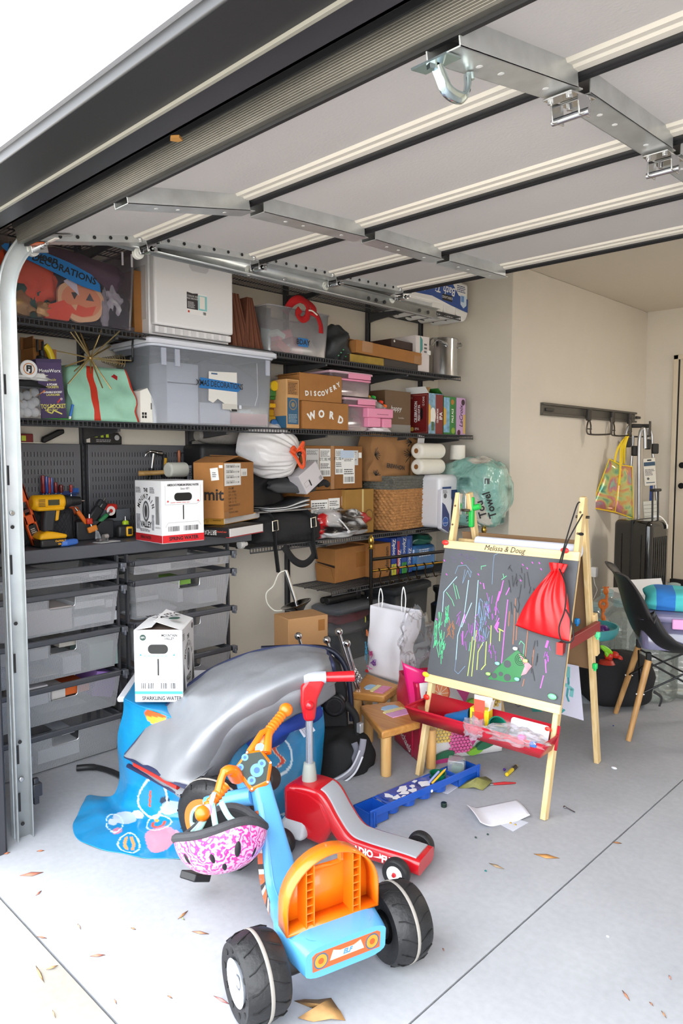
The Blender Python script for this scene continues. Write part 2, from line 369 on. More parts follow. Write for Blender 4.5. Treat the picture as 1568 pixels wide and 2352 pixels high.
ap = slab('floor_outside', -14,20,-24,-.156,-.2,-.002, mat=NODEMAT('concrete_drive', lambda nt,b: concrete(nt,b,'aaa69e','9b968d'), .8))
slab('wall_left', -.2,0,-.02,JY+.2,0,ZC)
slab('wall_rear_left', -.2,JX,JY,YB,0,ZC, bev=.006)
slab('wall_back', -.2,XR,YB,YB+.2,0,ZC); slab('wall_right', XR,XR+.2,-.02,YB+.2,0,ZC)
slab('ceiling', -.2,XR+.2,-.1,YB+.2,ZC,ZC+.2, mat=CEILP)
slab('wall_front_left', -.2,.93,-.1,-.02,0,ZC); slab('wall_front_right', 5.95,XR+.2,-.1,-.02,0,ZC); slab('wall_front_top', .93,5.95,-.1,-.02,2.5,ZC)
SID = M('efeae0',.7)
wo = slab('wall_outside', -6,12,-.2,-.1,2.172,6, mat=SID)
slab('wall_outside_left', -6,.86,-.2,-.1,0,2.16, mat=SID); slab('wall_outside_right', 6.05,12,-.2,-.1,0,2.16, mat=SID)
for i in range(26): slab('batten', -1.5+i*.4,-1.47+i*.4,-.212,-.2,2.18,6, mat=SID, parent=wo)
TRIMB = M('232326',.45); TRIMG = M('34343a',.4)
h = slab('trim_1', .86,6.05,-.225,-.085,2.14,2.172, mat=TRIMB, bev=.004); struct(h,'black header trim over the garage opening')
MB().box(.86,6.05,-.098,-.09,2.132,2.14).build('drip_edge', M('8d8b82',.4), h)
MB().box(.9,6,-.085,.0,2.15,2.158).box(.9,6,-.012,.0,2.15,2.5).build('stop_strip', TRIMG, h, bev=.002)
MB().box(.86,6.05,-.236,-.2,2.166,2.176).build('flashing', M('b8bac2',.4,.5), h)
j = slab('trim_2', .86,1.03,-.225,-.03,0,2.14, mat=TRIMB, bev=.006); struct(j,'black jamb trim at the left of the opening')
MB().box(1.03,1.036,-.19,-.04,0,2.13).build('jamb_strip', TRIMG, j)
slab('trim_3', 5.9,6.05,-.225,-.03,0,2.14, mat=TRIMB)
# ---- overhead door, raised
SKIN = M('c9c4c3',.5,bump=.1,bs=120); RAIL_LIT = M('d8d2c8',.45); GASK = M('17171a',.6)  # rails paler than the skin: the daylight they catch is put into their colour
gd = bpy.data.objects.new('door_1', None); COL.objects.link(gd); struct(gd, 'raised overhead garage door with pale insulated sections')
PTS = [(.10,2.145),(.605,2.242),(1.165,2.27),(1.655,2.281),(2.172,2.297)]
X0, X1 = 1.0, 5.92
for i in range(4):
    (ya,za),(yb,zb) = PTS[i], PTS[i+1]; L = math.hypot(yb-ya, zb-za); a = math.atan2(zb-za, yb-ya)
    X = Matrix.Translation((0,ya,za)) @ Matrix.Rotation(a,4,'X')
    mb = MB(); mb.T = X
    s0 = mb.box(X0,X1,.012,L-.105,.02,.06)
    sec = s0.build('door_section', SKIN, gd, bev=0)
    mb = MB(); mb.T = X
    prof = [(L-.105,.021),(L-.098,.012),(L-.075,.012),(L-.070,.006),(L-.046,.003),(L-.046,.05),(L-.105,.05)]
    vs = [V((x,y,z)) for x in (X0,X1) for y, z in prof]; n = len(prof)
    mb.add(vs, [tuple(range(n)),tuple(reversed(range(n,2*n)))]+[(k,k+n,(k+1)%n+n,(k+1)%n) for k in range(n)])
    mb.build('section_rail', RAIL_LIT, sec)
    mb = MB(); mb.T = X
    for q, rr in ((L-.034,.011),(L-.014,.012)): mb.cyl((X0,q,.004),(X1,q,.004),rr,n=10)
    mb.build('joint_seal', GASK, sec)
    for sx, w, st in ((1.655,.075,'centre'),(2.79,.075,'centre'),(1.03,.06,'end'),(3.95,.075,'c'),(5.0,.075,'c')):
        mb = MB(); mb.T = X; z0 = -.03 if st != 'end' else -.006
        mb.box(sx-w/2,sx+w/2,.012,L-.03,z0,z0+.003).box(sx+w/2-.003,sx+w/2,.012,L-.05,z0,.03).box(sx-w/2,sx-w/2+.003,.012,L-.05,z0,.03)
        if st == 'end':
            for k in range(7): mb.cyl((sx+w/2,.05+k*(L-.12)/6,.01),(sx+w/2+.004,.05+k*(L-.12)/6,.01),.007,n=8,m=1)
        else:
            for k in (.25,.4,.75): mb.cyl((sx,L*k,z0-.001),(sx,L*k,z0),.007,n=8,m=2)
        mb.build('stile', [GALV,BLACK,M('e2e2e2',.3)], sec, bev=.0015)
    # hinge on the second stile and roller bracket on the end stile at the far joint
    if i < 3:
        mb = MB(); mb.T = X @ Matrix.Translation((2.79,L-.02,-.035))
        mb.box(-.035,.035,-.06,-.01,-.004,.0).box(-.035,.035,.015,.06,-.004,0).box(-.034,-.03,-.025,.03,-.045,0).box(.03,.034,-.025,.03,-.045,0).cyl((-.045,.0,-.038),(.045,0,-.038),.008,n=12)
        for bx in (-.022,.022):
            for by in (-.045,.045): mb.cyl((bx,by,-.012),(bx,by,0),.008,n=6)
        mb.build('hinge', STEEL, sec, bev=.001)
    mb = MB(); mb.T = X @ Matrix.Translation((1.03,L-.03,.012))
    mb.box(-.04,.04,-.06,.05,-.005,0).box(-.03,-.027,-.02,.025,-.05,0).box(.027,.03,-.02,.025,-.05,0).cyl((-.075,.0,-.04),(.06,0,-.04),.006,n=10).cyl((-.02,0,-.04),(.03,0,-.04),.012,n=12)
    for bx in (-.03,.03): mb.cyl((bx,-.045,-.016),(bx,-.045,0),.008,n=6).cyl((bx,.04,-.016),(bx,.04,0),.008,n=6)
    mb.build('roller_bracket', STEEL, sec, bev=.001)
    mb = MB(); mb.T = X @ Matrix.Translation((.955,L-.03,-.026)); mb.cyl((-.012,0,0),(.012,0,0),.022,n=18).cyl((-.014,0,0),(.014,0,0),.010,n=12)
    mb.build('roller', M('d8d8d2',.4), sec, bev=.003)
a = math.atan2(PTS[1][1]-PTS[0][1], PTS[1][0]-PTS[0][0]); X = Matrix.Translation((0,PTS[0][0],PTS[0][1])) @ Matrix.Rotation(a,4,'X')
mb = MB(); mb.T = X
mb.box(X0,X1,-.012,.012,-.004,.062)
for k in range(12): mb.cyl((X0,-.012,.002+k*.005),(X1,-.012,.002+k*.005),.0018,n=6)
mb.build('bottom_seal', M('6e6c66',.42,.4,var=.25,vs=9,stretch=(.4,3,3)), gd)
mb = MB(); mb.T = X; mb.box(X0,X1,.008,.022,-.012,.02); mb.build('seal_lip', GASK, gd)
mb = MB(); mb.T = X; mb.box(X0,X1,-.02,-.013,.05,.066); mb.build('seal_retainer', M('4c4c50',.3,.6), gd)
mb = MB(); mb.T = X @ Matrix.Translation((2.765,.035,-.032))
mb.box(-.04,.04,-.035,.01,-.004,0)
mb.tube(smooth_path([(-.0,-.01,-.004),(-.0,.0,-.02),(.0,.018,-.044),(.0,.062,-.05),(.0,.085,-.03),(.0,.09,-.004)],5), .012, n=10, flat=.6)
mb.cyl((.0,-.025,-.014),(0,-.025,0),.010,n=6).cyl((.0,.10,-.012),(0,.10,0),.008,n=6)
mb.build('pull_handle', M('cfe0e2',.15,1), gd)
mb = MB(); mb.T = X @ Matrix.Translation((1.03,.035,.014)); mb.box(-.045,.05,-.03,.12,-.004,0).cyl((-.075,.02,-.03),(.045,.02,-.03),.007,n=10).cyl((-.03,.02,-.03),(.02,.02,-.03),.013,n=10).box(-.02,-.016,-.01,.05,-.05,0)
mb.build('roller_bracket', STEEL, gd, bev=.001)
mb = MB(); mb.T = X @ Matrix.Translation((.955,.055,-.014)); mb.cyl((-.012,0,0),(.012,0,0),.024,n=18); mb.build('roller', M('d8d8d2',.4), gd, bev=.003)
mb = MB(); mb.T = X; mb.box(1.02,1.065,.02,.06,-.013,-.01,1).box(1.07,1.13,.06,.075,-.012,-.008,0); mb.build('sticker', [M('e8e2dc',.3),M('c8571f',.4)], gd)
# ---- track
tr = thing('door_track', 'galvanized curved steel track carrying the garage door rollers at left', 'track', (.962,.05,0))
def sweep(path, prof, m=0, mb=None):
    mb = mb or MB(); n = len(prof); vs = []
    for i, (y, z, ay, az) in enumerate(path):      # ay,az : outward normal in the yz plane
        vs += [V((b, y+ay*a_, z+az*a_)) for a_, b in prof]
    fs = [(i*n+j, i*n+j+1, (i+1)*n+j+1, (i+1)*n+j) for i in range(len(path)-1) for j in range(n-1)]
    return mb.add(vs, fs, m)
R = .3; path = [(0,0,-1,0),(0,1.955,-1,0)]
path += [(R-R*math.cos(t), 1.955+R*math.sin(t), -math.cos(t), math.sin(t)) for t in [PI/2*k/14 for k in range(1,15)]]
prof = [(-.026,.030),(-.030,.024),(-.026,.0),(.026,.0),(.030,.024),(.026,.030)]
GT = M('d4d9da',.34,.45,var=.1,vs=10); sweep(path, prof).build('curved_track', GT, tr, sol=.003)
sweep([(R,2.255,0,1),(2.5,2.243,0,1)], prof).build('horizontal_track', GALV, tr, sol=.003)
MB().box(-.006,-.002,.33,2.46,2.215,2.3).box(-.036,-.002,.33,2.46,2.3,2.304).build('track_angle', M('8f9294',.35,.8), tr)
MB().box(-.03,-.002,-.03,.03,0,1.95).build('jamb_bracket', M('ccd4da',.35,.4,var=.1), tr, bev=.002)
mb = MB()
for z in (.10,.28,.62,.98,1.3,1.62): mb.box(-.0005,.0035,-.012,-.005,z,z+.07)
for z in (.05,.36,.8,1.15): mb.cyl((.0,0,z),(.0035,0,z),.007,n=10)
mb.build('slot', BLACK, tr, kind='stuff')
for y, z in ((0,.22),(0,1.2),(.62,2.235),(1.3,2.24)): MB().cyl((0,y,z),(.008,y,z),.01,n=14).build('bolt', STEEL, tr, bev=.003)
mb = MB()
for y in (1.9,1.96,2.03,2.34,2.42): mb.cyl((.0005,y,2.245),(.0035,y,2.245),.011,n=10)
mb.build('track_hole', BLACK, tr, kind='stuff')
MB().box(-.01,.02,.035,.07,.14,.19).box(-.005,.015,.04,.06,.11,.21).build('photo_eye', M('202024',.4), tr, bev=.004)
# ---- back door and its casing
d2 = bpy.data.objects.new('door_2', None); COL.objects.link(d2); struct(d2, 'cream door in the back wall at the right edge')
MB().box(.955,1.0,YB-.02,YB,0.16,2.39).box(.955,2.0,YB-.02,YB,2.345,2.39).box(1.96,2.0,YB-.02,YB,.16,2.345).build('door_casing', M('d9ccb6',.5), d2, bev=.004)
MB().box(1.0,1.012,YB-.012,YB-.002,.16,2.345).build('weather_strip', BLACK, d2)
MB().box(1.014,1.95,YB-.008,YB+.01,.2,2.34).build('door_leaf', M('d5c8b2',.5), d2)
MB().box(1.0,1.96,YB-.05,YB,.09,.2).build('threshold', M('1b1b1d',.5), d2, bev=.004)
for z in (1.12,1.32): MB().cyl((1.075,YB-.008,z),(1.075,YB-.05,z),.022,.03,n=18).build('door_knob' if z<1.2 else 'deadbolt', M('1a1a1c',.3,.5), d2, bev=.004)
# ---- outlet with a plugged charger
_p = on(1352,1300,0,JX); oy, oz = _p.y, _p.z
ot = thing('wall_outlet', 'white wall outlet plate with a plugged white charger behind the easel', 'outlet', (JX,oy,oz))
MB().box(0,.007,-.045,.045,-.065,.065).build('cover_plate', WHITE, ot, bev=.003)
MB().box(.007,.06,.01,.06,-.1,-.01).build('charger', M('f2f2f2',.35), ot, bev=.005)
MB().tube(smooth_path([(.035,.03,-.1),(.05,.02,-.16),(.06,.05,-.22),(.05,.0,-.3)],6),.003,n=6).build('cable', WHITE, ot)
# ---------------------------------------------------------------- shelving on the left wall
SH = M('46474b',.4,.35); XF = .40
S1, S2, S3, S4, S5, WT = 2.45, 2.005, 1.568, .885, .55, .992
UPY = [on(x,y,0,.03).y for x,y in ((187,780),(436,1010),(663,1300),(848,760),(969,780))]
def wire_shelf(label, z, y0, y1, br, x1=XF, x0=.03, plate=0):
    t = thing('wire_shelf', label, 'shelf', (0,y0,z), group=None); L = y1-y0
    mb = MB(); n = int(L/.021)
    for i in range(n+1):
        y = i*L/n; mb.add([(x0,y-.002,-.004),(x0,y+.002,-.004),(x1,y+.002,-.004),(x1,y-.002,-.004),(x0,y,-.008),(x1,y,-.008)],[(0,1,2,3),(0,3,5,4),(1,4,5,2)])
        mb.box(x1-.001,x1+.0015,y-.002,y+.002,-.028,-.004)
    mb.build('cross_wires', SH, t, kind='stuff')
    for x, zz, r in ((x1+.001,-.003,.0035),(x1+.001,-.029,.0045),(x1-.13,-.011,.004),(x0+.12,-.011,.004),(x0,-.006,.004)): MB().cyl((x,0,zz),(x,L,zz),r,n=8).build('stringer', SH, t)
    for k, y in enumerate(br):
        y -= y0
        if 0 <= y <= L: MB().prism([(.0,-.012),(x1-x0-.01,-.032),(x1-x0-.01,-.045),(.06,-.07),(0,-.08)],-.008,.008,0,Matrix.Translation((x0,y,0)) @ Matrix.Rotation(PI/2,4,'X')).build('bracket', SH, t, bev=.002)
    return t
wire_shelf('topmost dark wire shelf on the left wall holding the bath tissue', S1, .12, on(1057,730,0,XF).y, UPY)
wire_shelf('second dark wire shelf from the top holding the halloween tote', S2, .12, on(1057,864,0,XF).y, UPY)
wire_shelf('third dark wire shelf holding the xmas tote and word boxes', S3, .12, on(1085,1000,0,XF).y, UPY)
wire_shelf('dark wire shelf at worktop height holding the wicker basket', S4, 1.58, 3.80, UPY[2:])
wire_shelf('lowest dark wire shelf holding a big brown carton', S5, on(766,1351,0,XF).y-.02, 3.80, UPY[3:])
for i, y in enumerate(UPY):
    u = thing('shelf_upright', 'slotted dark steel upright, %s from the left on the left wall'%('first','second','third','fourth','fifth')[i], 'upright', (0,y,.0))
    MB().box(.001,.03,-.013,-.009,.3,2.62).box(.001,.03,.009,.013,.3,2.62).box(.001,.006,-.013,.013,.3,2.62).build('channel', SH, u)
    mb = MB()
    for k in range(70): mb.box(.0055,.0066,-.006,-.003,.4+k*.032,.415+k*.032).box(.0055,.0066,.003,.006,.4+k*.032,.415+k*.032)
    mb.build('slots', BLACK, u, kind='stuff')
MB().box(0,.012,.05,3.85,2.6,2.63)
# worktop
wt = thing('worktop', 'dark grey slab worktop above the mesh drawers', 'worktop', (0,.14,WT))
MB().box(.02,.44,0,1.42,-.06,0).build('slab', M('55575e',.38,var=.06,vs=6), wt, bev=.004)
# slotted tool boards
for k, (y0,y1) in enumerate(((.13,UPY[0]-.02),(UPY[0]+.02,UPY[1]+.0))):
    z1 = on(100,1019,0,.03).z
    t = thing('tool_board', ('grey slotted metal tool board at the far left above worktop','grey slotted metal tool board behind the hammers')[k], 'tool board', (.014,y0,WT+.004)); H = z1-WT-.004; W = y1-y0
    MB().box(0,.014,0,W,0,H).build('panel', M('6a6b70',.42,.25), t, bev=.003)
    mb = MB(); rows = int(H/.043)
    for r in range(rows):
        for c in range(int((W-.04)/.0165)): mb.box(.0142,.0148,.022+c*.0165,.0265+c*.0165,.018+r*.043,.042+r*.043)
    mb.build('slots', M('2c2c2f',.6), t, kind='stuff')
    mb = MB()
    for r in range(rows):
        for c in range(int((W-.04)/.0165)): mb.box(.0142,.0156,.0265+c*.0165,.0282+c*.0165,.018+r*.043,.042+r*.043)
    mb.build('slot_lips', M('9a9ba0',.35,.4), t, kind='stuff')
# ---- drawer towers
MESH = MESHMAT('b9babf'); RIM = M('5a5c62',.4,.4)
DX = .50
def zof(x, y, X=DX): return on(x, y, 0, X).z
def drawer(parent, y0, y1, zt, zb, rimh=.028, hy=.45, hole=True):
    W = y1-y0; D = .40; tp = .018*min(1,(zt-zb)/.15); o = DX
    rim = MB()
    for a in ((o-.016,o,0,W),(o-D,o-D+.016,0,W),(o-D,o,0,.016),(o-D,o,W-.016,W)): rim.box(a[0],a[1],a[2],a[3],zt-rimh,zt)
    d = rim.build('drawer', RIM, parent, bev=.006); d.location.y = y0-parent.location.y
    t = zt-rimh; b = zb; mb = MB()
    c0, c1 = hy*W-.062, hy*W+.062; hz = t-.045
    F = lambda y, z: V((o-.006-tp*(t-z)/(t-b+1e-6), y, z))
    if hole and t-b > .05:
        for ya, yb, z0, z1 in ((.012,c0,hz,t),(c1,W-.012,hz,t),(.012,W-.012,b,hz)):
            s = lambda y,z: F((y-W/2)*(1-.06*(t-z)/(t-b))+W/2, z)
            mb.poly([s(ya,z0),s(yb,z0),s(yb,z1),s(ya,z1)])
        MB().tube([F(c0,t),F(c0,hz+.01),F(c0+.01,hz),F(c1-.01,hz),F(c1,hz+.01),F(c1,t)],.003,n=6).build('grip_frame', M('b9babd',.3,.7), d)
    else: mb.poly([F(.012,b),F(W-.012,b),F(W-.012,t),F(.012,t)])
    wi = W*.03
    for yy, s in ((.012,1),(W-.012,-1)): mb.poly([V((o-D+.01,yy,t)),V((o-D+.02,yy+s*wi,b)),F(yy+s*wi,b),F(yy,t)])
    mb.poly([V((o-D+.01,.012,t)),V((o-D+.02,.012+wi,b)),V((o-D+.02,W-.012-wi,b)),V((o-D+.01,W-.012,t))])
    mb.poly([V((o-D+.02,.012+wi,b)),V((o-D+.02,W-.012-wi,b)),F(W-.012-wi,b),F(.012+wi,b)])
    mb.build('mesh_basket', MESH, d)
    return d
def tower(label, y0, y1, rows, hy):
    t = thing('drawer_tower', label, 'drawers', (0,y0,0))
    W = y1-y0
    for y in (-.012,W+.002):
        for x in (DX-.06,DX-.38): MB().box(x,x+.02,y,y+.011,.01,WT-.06).build('post', SH, t)
    for zt, zb in rows:
        drawer(t, y0, y1, zt, zb, hy=hy)
        for y in (-.012,W+.001):
            MB().box(DX-.4,DX-.005,y,y+.011,zt-.022,zt-.008).build('runner', SH, t)
        MB().box(DX-.03,DX+.006,W+.001,W+.03,zt-.032,zt-.004).box(DX-.02,DX+.012,W+.01,W+.02,zt-.045,zt-.02).build('runner_clip', M('6d7078',.35,.4), t, bev=.003)
    return t
Y10, Y11 = on(20,1600,0,DX).y-.06, on(281,1500,0,DX).y
r1 = [(zof(150,1306),zof(150,1345)),(zof(150,1360),zof(150,1455)),(zof(150,1462),zof(150,1558)),(zof(150,1568),zof(150,1655)),(zof(150,1673),zof(150,1760))]
TW1 = tower('left tower of grey mesh drawers under the worktop', Y10, Y11, r1, .52)
Y20, Y21 = on(306,1350,0,DX).y, on(533,1350,0,DX).y
r2 = [(zof(420,1276),zof(420,1308)),(zof(420,1320),zof(420,1405)),(zof(520,1393),zof(520,1480)),(zof(520,1486),zof(520,1566)),(.22,.02)]
TW2 = tower('right tower of grey mesh drawers, partly behind the sparkling water carton', Y20, Y21, r2, .55)
# ---------------------------------------------------------------- top shelf: bath tissue
b = shelf_box('bath_tissue_pack','blue wrapped bath tissue pack upside down on the topmost shelf','toilet paper',930,1076,655,S1,.37,.30,None,build=False,H=.27)
W, H, D = b.W, b.H, b.D
MB().box(-D,0,-W/2,W/2,.055,H).build('wrapper', M('f0eeec',.3,coat=.4), b.t, bev=.025)
for k in range(5): MB().cyl((-D+.02,-W/2+W*(k+.5)/5,.052),(-.004,-W/2+W*(k+.5)/5,.052),W/10.2,n=20).build('roll', M('efeeec',.5,coat=.2), b.t, bev=.01)
b.x.poly('printed_band',[(-W/2+.02,.10),(-W*.1,.11),(W*.2,.075),(W/2-.012,.05),(W/2-.01,H*.55),(W*.33,H*.6),(W*.2,H*.95),(-W/2+.02,H*.95)],M('174a9c',.3,coat=.4))
b.x.text('Bath Tissue',.085,-.06+W*.1,H*.66,M('f4f4f4',.4),roll=PI,shear=.25,bold=.001)
b.x.rect('black_patch',W*.06,W*.22,.10,.145,BLACK); b.x.text('KIRKLAND',.027,W*.14,.125,WHITE,roll=PI)
b.x.text('30 380',.035,-W*.27,.145,WHITE,roll=PI)
b.x.poly('shield',[(W*.36,.10),(W*.41,.075),(W*.46,.10),(W*.46,.17),(W*.36,.17)],M('cfe0f2',.4)); b.x.rect('cup',W*.37,W*.42,.12,.165,M('6f9ad0',.4))
b.x.lines(W*.3,W*.46,H*.7,H*.9,4,M('39527a',.5))
# ---------------------------------------------------------------- second shelf
HAZE = CLEAR((.97,.96,.98),-.02,.25,.05,(.6,.56,.64)); HAZE2 = CLEAR((.95,.96,.98),.05,.25,.2,(.78,.82,.90)); CLR = CLEAR((.95,.96,.97),.08,.1,.08)
b = shelf_box('storage_tote','clear storage tote of orange halloween things on second shelf','tote',22,316,640,S2+.002,.41,.37,None,build=False,H=.395)
ht = b; tote(b.t,b.D,b.W,b.H,.018,HAZE,rim=.018)
MB().box(-.06,-.01,b.W/2-.09,b.W/2-.015,-.001,.02).build('foot', HAZE, b.t, bev=.004)
MB().box(.003,.006,b.W*.36,b.W*.375,.30,.36).box(.003,.006,b.W*.44,b.W*.455,.30,.36).build('grip_rib', M('cfcbd2',.4), b.t, kind='stuff')
f = Fc(b.t,(.004,0,0),'x',tilt=.0)
pts = [(-.30,.345),(-.24,.352),(-.15,.345),(-.02,.318),(.085,.283),(.125,.245),(.128,.21),(.04,.222),(-.08,.258),(-.20,.292),(-.29,.31),(-.315,.33)]
pts = [(u-.02,v-.055) for u, v in pts]; f.poly('tape_label', pts, BLUETAPE)
f.text('Halloween',.05,-.2,.27,INK,roll=-.12,shear=.1,bold=.0012); f.text('DECORATIONS',.043,-.06,.227,INK,roll=-.2,bold=.001)
cx = .41-.045
def inside(name,label,cat,y,z,fn,x=cx): t = thing(name,label,cat,(x,b.t.location.y+y,S2+z)); fn(t); return t
def pumpkin(t):
    o = [(.115*math.cos(a)*(1+.03*math.cos(7*a)),.098*math.sin(a)*(1+.03*math.cos(7*a))) for a in [2*PI*i/40 for i in range(40)]]
    mb = MB(); mb.T = Matrix(((0,0,1,0),(1,0,0,0),(0,1,0,.1),(0,0,0,1))); mb.prism(o,0,.018); mb.build('rim_board',M('e0b183',.6),t)
    f = Fc(t,(.018,0,.1),'x'); OR = M('d9703c',.7)
    f.poly('face_paint',[(.095*math.cos(a),.075*math.sin(a)) for a in [2*PI*i/30 for i in range(30)]],M('d98a5e',.7))
    f.poly('left_eye',[(-.05,.03),(-.015,.035),(-.035,.0)],BLACK); f.poly('right_eye',[(.02,.005),(.06,.005),(.04,.04)],M('39393f',.7))
    f.poly('mouth',[(-.08,-.02),(-.04,-.03),(-.02,-.02),(.02,-.03),(.07,-.015),(.05,-.06),(.0,-.075),(-.06,-.06)],M('d9502c',.7)); f.poly('tooth',[(-.05,-.028),(-.02,-.02),(-.03,-.05)],M('e0b183',.6))
    MB().prism([(-.02,.0),(.02,0),(.025,.03),(.01,.05),(-.005,.03)],0,.016,0,Matrix(((0,0,1,0),(1,0,0,0),(0,1,0,.19),(0,0,0,1)))).build('stem',OR,t)
    f.poly('white_triangle',[(-.085,.075),(-.03,.11),(-.012,.02)],M('d6cfd8',.6))
inside('pumpkin_plaque','cut-out jack-o-lantern plaque inside the clear halloween tote','decoration',.03,.012,pumpkin)
inside('orange_felt','crumpled orange felt in the halloween tote beside the plaque','fabric',-.19,.11,lambda t: blob('felt',M('e0512a',.8,var=.12,vs=9),t,(-.03,0,.09),(.05,.12,.115),3,.5,flat=False,fr=2.4))
inside('green_cloth','dark green velvet cloth in the halloween tote','fabric',-.24,.01,lambda t: blob('cloth',M('17503e',.6,var=.3,vs=8),t,(-.05,.02,.09),(.05,.12,.11),5,.4))
inside('gold_cloth','shiny gold folded cloth in the halloween tote corner','fabric',-.26,.01,lambda t: blob('cloth',M('b7935f',.35,.35,var=.25,vs=10),t,(-.005,0,.045),(.03,.075,.06),8,.5))
inside('gold_leaf','gold leaf ornament in the halloween tote','decoration',-.13,.015,lambda t: blob('leaf',M('b98f55',.35,.4),t,(0,0,.03),(.02,.045,.035),9,.4))
inside('orange_star','orange felt star corner at the bottom of the halloween tote','decoration',-.085,.012,lambda t: MB().prism([(-.06,0),(.05,0),(.07,.05),(.03,.09),(-.04,.06)],0,.02,0,Matrix(((0,0,1,0),(1,0,0,0),(0,1,0,0),(0,0,0,1)))).build('felt',M('dc4b27',.8),t))
inside('black_cape','heap of black costume fabric filling the halloween tote','fabric',.0,.012,lambda t: blob('fabric',M('222026',.8,var=.3,vs=6),t,(-.16,0,.12),(.11,.29,.17),11,.25))
inside('black_wig','black costume piece at the right of the halloween tote','fabric',.215,.012,lambda t: blob('fabric',M('1c1c22',.85,var=.3,vs=9),t,(-.03,0,.075),(.05,.085,.1),12,.4))
inside('white_gauze','tuft of white cobweb gauze in the halloween tote','decoration',.185,.085,lambda t: blob('gauze',M('a9a4aa',.9,var=.3,vs=30),t,(.012,0,.045),(.022,.04,.055),14,.7,flat=False))
inside('cobweb_strip','grey cobweb strip beside the pumpkin plaque','decoration',.145,.012,lambda t: blob('gauze',M('8b878d',.9,var=.3,vs=30),t,(.012,0,.07),(.012,.02,.1),15,.5))
inside('purple_cloth','purple cloth lining the top of the halloween tote','fabric',.06,.2,lambda t: blob('cloth',M('6a4a5e',.85,var=.2,vs=4),t,(-.18,0,.08),(.1,.3,.09),16,.2,flat=False))
b = shelf_box('cardboard_carton','plain brown carton squeezed between halloween tote and white file drawer','carton',306,333,622,S2+.002,.30,.27,CARD)
b = shelf_box('file_drawer','white plastic file drawer box with torn sticker on second shelf','file drawer',352,536,590,S2+.002,.415,.36,None,build=False,H=on(440,588,0,.42).z-S2)
W, H, D = b.W, b.H, b.D; WP = M('e6e4e6',.38)
MB().box(-D,-.05,-W/2,W/2,0,H).build('case', WP, b.t, bev=.006); MB().box(-.048,0,-W/2+.004,W/2-.004,.05,H-.004).build('drawer', M('ebe9ea',.35), b.t, bev=.012,segs=3)
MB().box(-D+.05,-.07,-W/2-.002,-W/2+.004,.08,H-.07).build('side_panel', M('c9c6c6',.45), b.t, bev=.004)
MB().box(-.047,-.012,-W/2+.012,W/2-.012,.012,.045).build('lower_lip', WP, b.t, bev=.004)
for k in range(9): MB().box(-.012,-.008,-W/2+.03+k*(W-.06)/9,-W/2+.03+(k+.6)*(W-.06)/9,.015,.042).build('lip_rib', M('d3d1d3',.45), b.t)
b.x.poly('pull_recess',[(-.05,H-.005),(.09,H-.005),(.08,H-.06),(.065,H-.075),(-.02,H-.075),(-.035,H-.06)],M('cfcdcf',.45)); b.x.rect('pull_slot',-.03,.072,H-.03,H-.012,M('8c8a8c',.5))
f = b.x; f.rect('sticker',-.055,.068,H*.30,H*.56,M('f3f1f0',.5)); f.poly('sticker_print',[(-.055,H*.36),(.012,H*.36),(.012,H*.56),(-.02,H*.55),(-.055,H*.56)],M('3b3639',.5)); f.rect('sticker_photo',.014,.068,H*.36,H*.54,M('8fd0d2',.5)); f.rect('sticker_drawer',.022,.055,H*.38,H*.53,M('efeae2',.5))
f.text('STORAGE AND',.0125,-.021,H*.515,WHITE,sx=.9); f.text('FILE DRAWER',.0125,-.021,H*.485,WHITE,sx=.9); f.lines(-.05,.0,H*.375,H*.455,5,M('cfcfcf',.5)); f.rect('red_mark',-.05,-.04,H*.315,H*.34,M('c9463c',.5)); f.bars(.042,.062,H*.31,H*.345)
ACC = M('7a4a34',.75,var=.2,vs=40,stretch=(1,6,.3))
for k, (xa,xb,xc,xd,yt,dep,lab_) in enumerate(((534,557,534,577,672,.3,'brown pleated expanding file next to the white file drawer'),(576,588,560,606,682,.33,'brown pleated expanding file standing second, beside the birthday bin'))):
    X_ = .36; y = [on(q,735,0,X_).y for q in (xc,xd,xa,xb)]; Ht = on((xa+xb)/2,yt,0,X_).z-S2
    t = thing('expanding_file', lab_, 'file', (X_,y[0],S2+.002), group='expanding files on the second shelf')
    n = 7
    for i in range(n):
        ya, yb = y[0]+(y[1]-y[0])*i/n-y[0], y[0]+(y[1]-y[0])*(i+.8)/n-y[0]; ta, tb = y[2]+(y[3]-y[2])*i/n-y[0], y[2]+(y[3]-y[2])*(i+.8)/n-y[0]; dx = -.004*(i%2)
        MB().hexa([(dx,ya,0),(dx,yb,0),(-dep,yb,0),(-dep,ya,0)],[(dx-.03,ta,Ht),(dx-.03,tb,Ht),(-dep,tb,Ht),(-dep,ta,Ht)]).build('pleat', ACC if i%2 else M('693c2a',.8,var=.2,vs=40,stretch=(1,6,.3)), t)
b = shelf_box('picture_frame','black framed picture leaning behind the birthday bin','picture frame',597,622,706,S2+.002,.25,.03,BLACK); b.x.rect('mat_board',-b.W*.45,b.W*.45,.02,b.H*.55,M('7e9690',.6))
b = shelf_box('birthday_bin','small clear bin with blue BDAY tape label under red felt','bin',616,757,712,S2+.002,.405,.30,None,build=False); tote(b.t,b.D,b.W,b.H,.014,CLEAR((.95,.95,.97),.05,.2,.16,(.75,.74,.78)),rim=.012,r=.025); bd = b
f = Fc(b.t,(.002,0,0),'x'); f.rect('tape_label',-.02,.06,.045,.095,BLUETAPE); f.text('BDAY',.042,.02,.07,INK,bold=.001)
